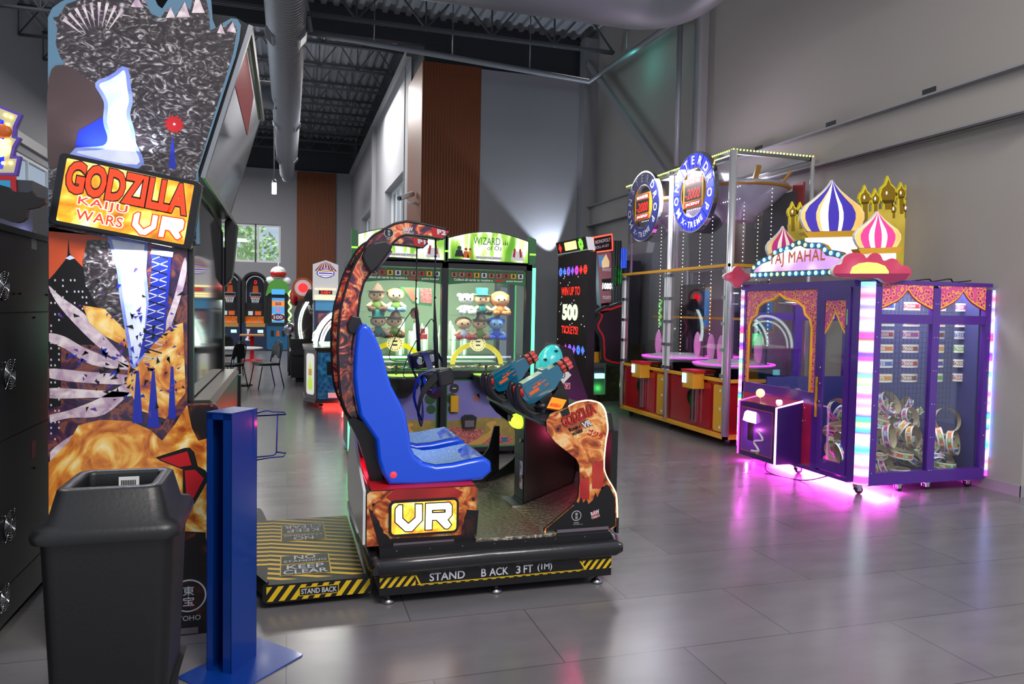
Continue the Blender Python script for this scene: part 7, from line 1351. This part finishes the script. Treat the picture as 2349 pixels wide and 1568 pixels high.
zz = [on_y(640, y, YF2).z for y in (746, 735, 720, 703, 690, 683)]; mb = MB()
for k, c in enumerate(('strip_blue', 'strip_lime', 'strip_blue', 'strip_orange', 'strip_blue')): mb.box((xa+.16, YF2+.11, zz[k]), (xb-.16, YF2+.15, zz[k+1]), c)
zm = (zz[1]+zz[2])/2; flat(mb, circ(xc, zm, .24, 20, .12), (0, YF2+.11, 0), UX, UZ, 'oval_purple', .004)
mb.text('100', (xc, YF2+.11, zm), UX, UZ, 'white', .3, .13, bold=.05, d=.008, center=True).text('10', (xc, YF2+.11, (zz[2]+zz[3])/2), UX, UZ, 'sign_red', .15, .1, bold=.03, d=.004, center=True).text('50', (xc, YF2+.11, (zz[3]+zz[4])/2), UX, UZ, 'dome_purple', .2, .11, bold=.03, d=.004, center=True); mb.build('number_reel', wg, world=True, label='lit number strips with a large 100')
zt_ = on_y(640, 672, YF2).z; zp = on_y(640, 643, YF2).z; mb = MB(); pr_ = [(xa-.03, zt_-.12), (xa+.0, zt_+.1), (xa+.12, zp-.05), (xc, zp+.02), (xb-.12, zp-.05), (xb, zt_+.1), (xb+.03, zt_-.12), (xb-.15, zt_+.02), (xa+.15, zt_+.02)]; mb.prism(smooth_curve(pr_, 3, True), 'y', YF2-.1, YF2+.8, 'frog_green'); mb.build('hood', wg, world=True)
for s in (-1, 1): MB().ball((xc+s*w_*.38, YF2+.2, zp-.02), (.16, .16, .15), 'white_plastic').build('eye', wg, world=True)
MB().box((xc-.22, YF2-.12, zt_-.05), (xc+.22, YF2-.1, zt_+.13), 'strip_blue').build('screen', wg, world=True); mb = MB(); zs = on_y(642, 624, YF2).z; mb.lathe([(.02, zp), (.02, zs-.15)], (xc, YF2+.3, 0), 'white', 8); mb.ball((xc, YF2+.3, zs), (.27, .2, .22), 'white_plastic'); mb.lathe([(.2, zs-.16), (.28, zs-.04), (.25, zs+.02)], (xc, YF2+.3, 0), 'red', 20); mb.ball((xc, YF2+.13, zs-.02), (.14, .06, .08), 'green_led'); mb.lathe([(.03, zs+.2), (.01, zs+.35)], (xc, YF2+.3, 0), 'white', 8); mb.build('globe_topper', wg, world=True)
mb = MB()
for k, x in enumerate((.25, .5, .75)): mb.box((xa+w_*x-.05, YF2-.02, .5), (xa+w_*x+.05, YF2, .7), ('art_black', 'orange', 'art_black')[k])
mb.build('coin_door', wg, world=True)
# ------------------------------------------------------------------ basketball games
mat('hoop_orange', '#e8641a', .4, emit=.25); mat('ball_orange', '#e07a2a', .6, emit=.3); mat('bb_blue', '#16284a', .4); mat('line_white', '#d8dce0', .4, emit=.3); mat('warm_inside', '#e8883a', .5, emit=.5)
def bball(x0, x1, label):
    Yb_ = 27; xc = (x0+x1)/2; w_ = x1-x0; t = thing('basketball_game', label, 'arcade game', (xc, Yb_+.6, 0), 0, None); zt_ = 2.72
    mb = MB(); mb.box((x0, Yb_, .0), (x1, Yb_+1.6, .95), 'bb_blue'); mb.box((x0, Yb_+.02, .95), (x0+.1, Yb_+1.6, 2.4), 'black_paint'); mb.box((x1-.1, Yb_+.02, .95), (x1, Yb_+1.6, 2.4), 'black_paint'); mb.box((x0, Yb_+.5, 1.25), (x1, Yb_+.55, 1.65), 'black_plastic'); mb.build('cabinet', t, world=True)
    arch = [(x0, 1.6), (x0, 2.35)]+[(xc-w_/2*math.cos(R(a)), 2.35+.37*math.sin(R(a))) for a in range(15, 180, 15)]+[(x1, 2.35), (x1, 1.6)]
    mb = MB(); mb.prism(arch, 'y', Yb_+.9, Yb_+1.0, 'bb_blue'); O = (0, Yb_+.9, 0); al = [(p[0]+(xc-p[0])*.22, Yb_+.89, p[1]-.12 if p[1] > 1.7 else p[1]) for p in arch]; mb.tube(al, .02, 'line_white', 6)
    mb.text('0', (xc, Yb_+.9, 2.38), UX, UZ, 'sign_red', .09, .14, d=.01, center=True); flat(mb, [(xc-.1, 2.02), (xc+.1, 2.02), (xc+.08, 2.26), (xc-.08, 2.26)], O, UX, UZ, 'hoop_orange', .004); mb.tube([(xc-.18, Yb_+.88, 1.88), (xc+.18, Yb_+.88, 1.88), (xc+.18, Yb_+.88, 2.12-.12), (xc-.18, Yb_+.88, 2.0), (xc-.18, Yb_+.88, 1.88)], .012, 'line_white', 4); mb.build('backboard', t, world=True)
    mb = MB(); mb.tube([(xc+.16*math.cos(a), Yb_+.72+.16*math.sin(a), 1.86) for a in [k*PI/8 for k in range(16)]], .016, 'hoop_orange', 6, closed=True)
    for k in range(12):
        a = k*PI/6; mb.tube([(xc+.16*math.cos(a), Yb_+.72+.16*math.sin(a), 1.86), (xc+.12*math.cos(a+.4), Yb_+.72+.12*math.sin(a+.4), 1.72), (xc+.1*math.cos(a), Yb_+.72+.1*math.sin(a), 1.6)], .008, 'line_white', 4); mb.tube([(xc+.16*math.cos(a), Yb_+.72+.16*math.sin(a), 1.86), (xc+.12*math.cos(a-.4), Yb_+.72+.12*math.sin(a-.4), 1.72), (xc+.1*math.cos(a), Yb_+.72+.1*math.sin(a), 1.6)], .008, 'line_white', 4)
    mb.build('hoop_and_net', t, world=True)
    mb = MB(); al = [(p[0], p[1]) for p in arch]; mb.prism(al[1:-1]+[(xc+w_*.46*math.cos(R(a)), 2.35+.31*math.sin(R(a))) for a in range(0, 181, 15)], 'y', Yb_+.1, Yb_+1.6, 'black_paint'); mb.build('arched_top', t, world=True)
    MB().box((x0+.08, Yb_+.3, 1.18), (x1-.08, Yb_+.34, 1.42), 'black_paint').box((x0+.2, Yb_+.29, 1.22), (x0+.35, Yb_+.3, 1.36), 'line_white').box((x1-.4, Yb_+.29, 1.22), (x1-.2, Yb_+.3, 1.36), 'hoop_orange').build('score_panel', t, world=True)
    MB().box((x0+.1, Yb_+.4, .92), (x1-.1, Yb_+.9, .98), 'warm_inside').build('ball_tray', t, world=True); MB().box((x0+.14, Yb_-.02, .82), (x1-.06, Yb_+.2, .95), 'path_ochre').build('front_rail', t, world=True)
    mb = MB(); flat(mb, rrect(x0+.12, .35, x0+.28, .75, .03), (0, Yb_, 0), UX, UZ, 'line_white', .004); flat(mb, [(x0+.12, .4), (x0+.19, .5), (x0+.17, .74), (x0+.12, .74)], (0, Yb_, 0), UX, UZ, 'gun_blue', .006); flat(mb, [(x0+.22, .37), (x0+.28, .37), (x0+.28, .74), (x0+.23, .6)], (0, Yb_, 0), UX, UZ, 'red', .006); flat(mb, [(x1-.3, .62), (x1-.12, .62), (x1-.12, .72), (x1-.3, .72)], (0, Yb_, 0), UX, UZ, 'bulb_aqua', .004); mb.build('front_decal', t, world=True)
    return t, xc
u0 = on_y(554, 797, 27).x; u1 = on_y(612, 797, 27).x; v0 = on_y(494, 797, 27).x
for (x0, x1, lb) in ((u0, u1, 'arched basketball hoop game next to the wheel game'), (v0, u0-.04, 'arched basketball hoop game half hidden by the tall screen cabinet')):
    t, xc = bball(x0, x1, lb)
    for k, dx in enumerate((-.22, .0, .24)): solo(MB().ball((xc+dx, 27.55, 1.1), .12, 'ball_orange', 14, 9), 'basketball', 'orange basketball in the tray, %s ball of the %s hoop game' % (('left', 'middle', 'right')[k], 'fully visible' if x0 == u0 else 'half hidden'), 'basketball', (xc+dx, 27.55, 1.1), 'basketballs in the trays')

# ------------------------------------------------------------------ tables and chairs
mat('table_white', '#d8d8da', .3); mat('chair_black', '#131316', .5); mat('chair_tube', '#141416', .3, .4); mat('table_wood', '#b07a4a', .5)
tp = on_z(548, 797, .74); tb = thing('round_table', 'round white-topped table in the aisle beside the black chairs', 'table', (tp.x, tp.y, 0))
MB().lathe([(.44, .715), (.45, .725), (.45, .74), (.44, .745)], (tp.x, tp.y, 0), 'table_white', 36).build('tabletop', tb, world=True); MB().lathe([(.26, 0), (.26, .015), (.05, .04), (.04, .06), (.04, .715)], (tp.x, tp.y, 0), 'black_paint', 24).build('pedestal', tb, world=True)
tp = on_z(578, 826, 0); tb = thing('small_table', 'small wooden-topped table with red post and round base near the basketball games', 'table', (tp.x, tp.y, 0))
MB().box((tp.x-.32, tp.y-.3, .70), (tp.x+.32, tp.y+.3, .74), 'table_wood').build('tabletop', tb, world=True); MB().lathe([(.3, 0), (.3, .02), (.06, .04), (.05, .7)], (tp.x, tp.y, 0), 'red', 24).build('pedestal', tb, world=True)
def chair(x, y, rz, label):
    t = thing('stacking_chair', label, 'chair', (x, y, 0), rz, 'black chairs around the table'); w = .21
    MB().prism(rrect(-.21, -.21, .21, .21, .06), 'z', .43, .48, 'chair_black').build('seat', t, bevel=.012)
    pts = [(.0, -.2, .60), (.02, -.19, .78), (.03, -.12, .86), (.035, 0, .88), (.03, .12, .86), (.02, .19, .78), (.0, .2, .60), (-.0, .0, .56)]
    mb = MB(); mb.slab([V((-.2-.1*(p[2]-.5), p[1]*.92, p[2]-.01)) for p in pts[:7]]+[V((-.2, .13, .56)), V((-.2, .07, .62)), V((-.2, -.07, .62)), V((-.2, -.13, .56))], (.025, 0, 0), 'chair_black'); mb.build('backrest', t, bevel=.008)
    for s in (-1, 1):
        MB().tube([(.24, s*w, 0), (.16, s*w*.95, .42)], .011, 'chair_tube', 8).build('leg', t); MB().tube([(-.27, s*w, 0), (-.17, s*w*.95, .44)], .011, 'chair_tube', 8).build('leg', t)
    MB().tube(smooth_curve([(-.17, w*.95, .44), (-.2, w*.95, .6), (-.235, w*.9, .78), (-.245, w*.5, .87), (-.25, 0, .89), (-.245, -w*.5, .87), (-.235, -w*.9, .78), (-.2, -w*.95, .6), (-.17, -w*.95, .44)], 3), .011, 'chair_tube', 8).build('back_frame', t)
    MB().tube([(.2, -w, .36), (-.2, -w, .36)], .008, 'chair_tube', 6).tube([(.2, w, .36), (-.2, w, .36)], .008, 'chair_tube', 6).build('stretcher', t) if 0 else None
    return t
chair(-.40, 14.95, R(205), 'black chair pulled out into the aisle, right of the white table'); chair(-1.05, 14.7, R(150), 'black chair close to the screen cabinet edge, in front of the white table'); chair(-1.25, 17.6, R(-60), 'black chair behind the white table')

# ------------------------------------------------------------------ pixel-print game by the back wall
mat('pix_red', '#ff3020', .5, emit=1.1); mat('pix_lime', '#e0ffc0', .5, emit=1.3); mat('pix_mag', '#e040d0', .5, emit=1.0); mat('pix_blue', '#5080ff', .5, emit=1.0); mat('pix_white', '#f0f4ff', .5, emit=1.2); mat('pix_violet', '#8a60ff', .5, emit=1.0); mat('pix_green', '#80f040', .5, emit=1.2)
Pl = on_z(1281, 588, 2.5); Pr = on_z(1351, 576, 2.5); Pl.z = Pr.z = 0; ug = (Pr-Pl).normalized(); ng = ug.cross(UZ); Wg = (Pr-Pl).length
pg = thing('tall_screen_game', 'tall black ticket game with coloured pixel shapes and WIN UP TO 500 TICKETS', 'arcade game', tuple((Pl+Pr)/2-ng*.3))
mb = MB(); mb.slab([Pl, Pr, Pr+UZ*2.5, Pl+UZ*2.5], -ng*.13, 'black_paint'); mb.build('cabinet', pg, world=True)
mb = MB(); bz = ['  #  ', ' ### ', '#####', ' ### ', '  #  ']; bz2 = [' ### ', '#####', '## ##', '#####', ' ### ']
def gp(x, z): return Pl+ug*x+UZ*z
cw = Wg/9/7
for k in range(7): mb.pix(bz if k % 2 else bz2, gp(.06+k*Wg*.135, 2.27), ug, UZ, .028, ('pix_blue', 'pix_blue', 'pix_violet', 'pix_violet', 'pix_mag', 'pix_red', 'pix_red')[k], .004)
for k in range(5): mb.pix(bz2 if k % 2 else bz, gp(.35+k*Wg*.14, 1.0), ug, UZ, .028, ('pix_mag', 'pix_violet', 'pix_violet', 'pix_blue', 'pix_blue')[k], .004)
mb.text('WIN UP TO', gp(.18, 1.83), ug, UZ, 'pix_red', Wg*.62, .14, bold=.02, d=.004).text('500', gp(.24, 1.42), ug, UZ, 'pix_lime', Wg*.52, .27, bold=.06, d=.004).text('TICKETS!', gp(.22, 1.20), ug, UZ, 'pix_red', Wg*.55, .13, bold=.02, d=.004)
rr2 = random.Random(8)
for k in range(34): mb.pix(['#'], gp(rr2.uniform(.03, Wg-.05), rr2.uniform(.5, 2.2)), ug, UZ, .018, 'pix_white', .003)
mb.build('lit_face', pg, world=True, label='black face with lit pixel shapes and lettering')
Ml, Mr, Mt_, Mu = on_z(1288, 583, 2.6), on_z(1349, 573, 2.62), on_z(1345, 549, 2.82), on_z(1288, 562, 2.78); d_ = ng*.06
mb = MB(); mb.slab([Pl+UZ*2.52+d_*.2, Pr+UZ*2.52+d_*.2, Pr+UZ*2.72+d_*.9, Pl+UZ*2.72+d_*.9], -ng*.12, 'white_plastic'); a_, b_ = Pl+UZ*2.52+d_*.2, Pl+UZ*2.72+d_*.9; vv_ = (b_-a_).normalized(); flat(mb, [(.02, .02), (Wg-.02, .02), (Wg-.02, .21), (.02, .21)], a_, ug, vv_, 'art_black', .003); flat(mb, [(Wg*.3, .05), (Wg*.68, .05), (Wg*.68, .18), (Wg*.3, .18)], a_, ug, vv_, 'led_yellow', .005); mb.pix(bz, a_+ug*.1+vv_*.15, ug, vv_, .03, 'pix_red', .006).pix(bz2, a_+ug*(Wg*.75)+vv_*.16, ug, vv_, .035, 'pix_green', .006); mb.build('marquee', pg, world=True)
# ------------------------------------------------------------------ property board game machine
YMn = 11.9; mg = thing('ticket_wheel_game', 'board-game ticket machine with red neon sign, green and blue lit towers and 1000 display', 'arcade game', (5.55, 12.3, 0))
mat('board_rose', '#8a5a62', .4, emit=.15); mat('neon_red', '#ff5040', .4, emit=4, ecol='#ff3a28'); mat('tower_green', '#40e060', .4, emit=1.3); mat('tower_grey', '#4a5a58', .4, .3); mat('tower_neon', '#3050ff', .4, emit=2); mat('pale_steel', '#7a9aa0', .35, .4); ramp_mat('dark_camo', [(0, '#0e0c08'), (.5, '#2a2210'), (1, '#5a4a20')], scale=12, detail=3, rough=.5)  # faint glow added to board_rose to lift the dark score board
mb = MB(); mb.box((5.2, YMn+.05, 0), (6.1, YMn+.9, 1.0), 'dark_camo'); mb.box((5.35, YMn+.3, 1.0), (6.1, YMn+.9, 2.5), 'grey_plastic'); mb.build('cabinet', mg, world=True)
n4 = FY([(1360, 545), (1403, 537), (1405, 573), (1362, 579)], YMn); mb = MB(); mb.prism(n4, 'y', YMn, YMn+.05, 'black_paint'); pts = [V((p[0], YMn-.01, p[1])) for p in n4]; mb.tube(pts+[pts[0]], .014, 'neon_red', 6)
q = on_y(1365, 560, YMn); q2 = on_y(1400, 553, YMn); uq = (q2-q).normalized(); mb.text('MONOPOLY', q, uq, UZ, 'letter_white', (q2-q).length, .065, bold=.04, d=.006).text('ROLL-N-GO', q-UZ*.085, uq, UZ, 'letter_white', (q2-q).length*.9, .05, bold=.02, d=.006); mb.build('neon_sign', mg, world=True, label='sign with red neon outline')
mb = MB(); bp4 = FY([(1371, 583), (1402, 579), (1406, 692), (1378, 696)], YMn+.02); mb.prism(bp4, 'y', YMn+.02, YMn+.06, 'board_rose'); O = (0, YMn+.02, 0); flat(mb, FY([(1373, 586), (1385, 584), (1388, 610), (1375, 612)], YMn+.02), O, UX, UZ, 'burst_blue', .002); flat(mb, FY([(1380, 640), (1403, 638), (1404, 665), (1382, 667)], YMn+.02), O, UX, UZ, 'art_black', .003); flat(mb, FY([(1380, 600), (1390, 582), (1398, 600), (1397, 612), (1381, 614)], YMn+.02), O, UX, UZ, 'dome_gold', .003)
for st, y, h_, m_ in (('MONOPOLY', 622, .055, 'letter_white'), ('1000', 660, .11, 'sign_white'), ('TICKETS', 686, .055, 'letter_white')): q = on_y(1392, y-4, YMn+.02); mb.text(st, q, UX, UZ, m_, .17, h_, bold=.04, d=.006, center=True)
mb.build('score_board', mg, world=True)
for a, b_, c, d_, m_ in ((1408, 552, 1424, 655, 'tower_grey'), (1411, 610, 1417, 655, 'tower_green'), (1425, 570, 1437, 613, 'tower_neon'), (1417, 615, 1425, 650, 'tower_green'), (1406, 657, 1426, 700, 'tower_grey')):
    P = FY([(a, b_), (c, b_), (c, d_), (a, d_)], YMn-.05); xs_ = [p[0] for p in P]; zs_ = [p[1] for p in P]; mb = MB(); mb.box((min(xs_), YMn-.05, min(zs_)), (max(xs_), YMn+.1, max(zs_)), m_)
    for k in range(3): x_ = min(xs_)+(max(xs_)-min(xs_))*(k+.7)/3.5; mb.box((x_, YMn-.056, min(zs_)), (x_+.012, YMn-.05, max(zs_)), 'black_paint')
    mb.build('tower', mg, world=True, label='model skyscraper tower' if m_ == 'tower_grey' else 'lit model tower')
MB().prism(FY([(1362, 588), (1370, 584), (1378, 700), (1380, 820), (1352, 868), (1346, 862), (1368, 800), (1370, 700)], YMn-.02), 'y', YMn-.02, YMn+.02, 'pale_steel').build('side_frame', mg, world=True)
sil = [(1368, 698), (1378, 720), (1372, 845), (1342, 848), (1336, 820), (1336, 785), (1324, 768), (1322, 750), (1328, 735), (1320, 725), (1322, 712), (1336, 702)]
MB().prism(smooth_curve(FY(sil, YMn-.3), 3, True), 'y', YMn-.3, YMn-.26, 'black_matte', 'pale_steel').build('cutout_board', mg, world=True, label='plain black cut-out board with pale edge')
s2 = [(1385, 702), (1400, 700), (1440, 700), (1440, 830), (1385, 832), (1378, 800), (1376, 775), (1366, 758), (1364, 742), (1372, 725), (1366, 715)]
mb = MB(); P = smooth_curve(FY(s2, YMn-.6), 3, True); mb.prism(P, 'y', YMn-.6, YMn-.55, 'black_matte', 'pale_steel'); flat(mb, inset(P, .05), (0, YMn-.6, 0), UX, UZ, 'red', .003); flat(mb, inset(P, .08), (0, YMn-.6, 0), UX, UZ, 'art_black', .005); mb.build('cutout_board', mg, world=True, label='plain black cut-out board with red inner line')
q0, q1 = on_y(1354, 905, YMn-.7), on_y(1392, 832, YMn-.7); mb = MB(); mb.box((q0.x, YMn-.7, max(q0.z, .08)), (q1.x, YMn+.05, q1.z), 'grey_plastic', bev=.03); xm_ = (q0.x+q1.x)/2; mb.box((xm_-.09, YMn-.71, q0.z+.06), (xm_+.09, YMn-.7, q1.z-.08), 'dark_metal'); mb.box((xm_-.08, YMn-.76, q1.z-.25), (xm_+.08, YMn-.7, q1.z-.17), 'bulb_aqua'); mb.box((xm_-.02, YMn-.5, q1.z), (xm_+.12, YMn-.45, q1.z+.17), 'gold'); mb.build('control_stand', mg, world=True)
point('board_game_fill', (5.15, 11.2, 2.1), 9, (1, .92, .9), .15); point('pipe_teal_fill', (5.75, 12.2, 6.0), 4, (.1, .9, .75), .1); point('green_floor_glow', (4.95, 11.0, .3), 4, (.1, 1, .2), .1)  # white board fill and teal pipe glow: added point lights without fixtures
# black side panel with the white diamond
YGo = 9.6; gp_ = thing('slanted_game_side', 'slanted black game side panel with white GO diamond and red lettering', 'arcade panel', (3.6, 9.7, 0))
P = FY([(1275, 905), (1262, 850), (1285, 790), (1310, 800), (1322, 835), (1350, 918), (1352, 960), (1275, 962)], YGo); mb = MB(); mb.prism(P, 'y', YGo, YGo+.6, 'black_paint'); O = (0, YGo, 0)
cx, cz = fy(1285, 860, YGo); r_ = .165; flat(mb, [(cx-r_, cz), (cx, cz-r_), (cx+r_, cz), (cx, cz+r_)], O, UX, UZ, 'white', .003); mb.text('GO', (cx, YGo, cz), UX, UZ, 'art_black', .15, .09, bold=.0, d=.006, center=True)
q = on_y(1294, 838, YGo); mb.text('LL*', q, UX, V((0, 0, 1)), 'letter_white', .12, .05, bold=.06, d=.004); q = on_y(1278, 892, YGo); flat(mb, [(q.x-.06, q.z-.0), (q.x+.19, q.z), (q.x+.19, q.z+.085), (q.x-.06, q.z+.085)], O, UX, UZ, 'letter_white', .004); flat(mb, [(q.x-.05, q.z+.008), (q.x+.182, q.z+.008), (q.x+.182, q.z+.077), (q.x-.05, q.z+.077)], O, UX, UZ, 'art_red', .005); mb.text('POLY', (q.x-.03, YGo, q.z+.016), UX, UZ, 'letter_white', .2, .052, bold=.05, d=.007)
P2 = [V((p[0], YGo+.3, 0)) for p in P]; mb.build('side_panel', gp_, world=True); 
MB().box((P[0][0]+.02, YGo+.02, .02), (P[6][0]-.02, YGo+.5, P[6][1]+.02), 'black_matte').build('base', gp_, world=True)
# turquoise shell behind the blasters
YTq = 7.4; tq = on_y(1258, 830, YTq); mat('turquoise', '#3ad0d0', .3, coat=.5, emit=.12); sh_ = thing('shell_game', 'rounded turquoise shell with dark eye holes on a black stand behind the toy blasters', 'arcade game', (tq.x, YTq, 0))
mb = MB(); rows = []
for i in range(9):
    t = PI/2*i/8; rows.append([V((tq.x+.145*math.cos(t)*math.cos(a)+.01, YTq+.14*math.cos(t)*math.sin(a), tq.z-.02+.2*math.sin(t)+.05*math.cos(t)*math.cos(a))) for a in [k*PI/12 for k in range(24)]])
mb.grid(rows, 'turquoise', True, closed=True); 
for dx, dz in ((.045, .125), (-.075, .035)): mb.ball((tq.x+dx, YTq-.11-.02*(dx < 0)*0, tq.z+dz), (.02, .03, .012), 'art_black', 10, 6)
mb.build('shell', sh_, world=True); MB().box((tq.x-.1, YTq-.08, .04), (tq.x+.1, YTq+.1, tq.z), 'black_matte', bev=.03).box((tq.x-.2, YTq-.15, 0), (tq.x+.2, YTq+.15, .04), 'black_matte').build('stand', sh_, world=True)
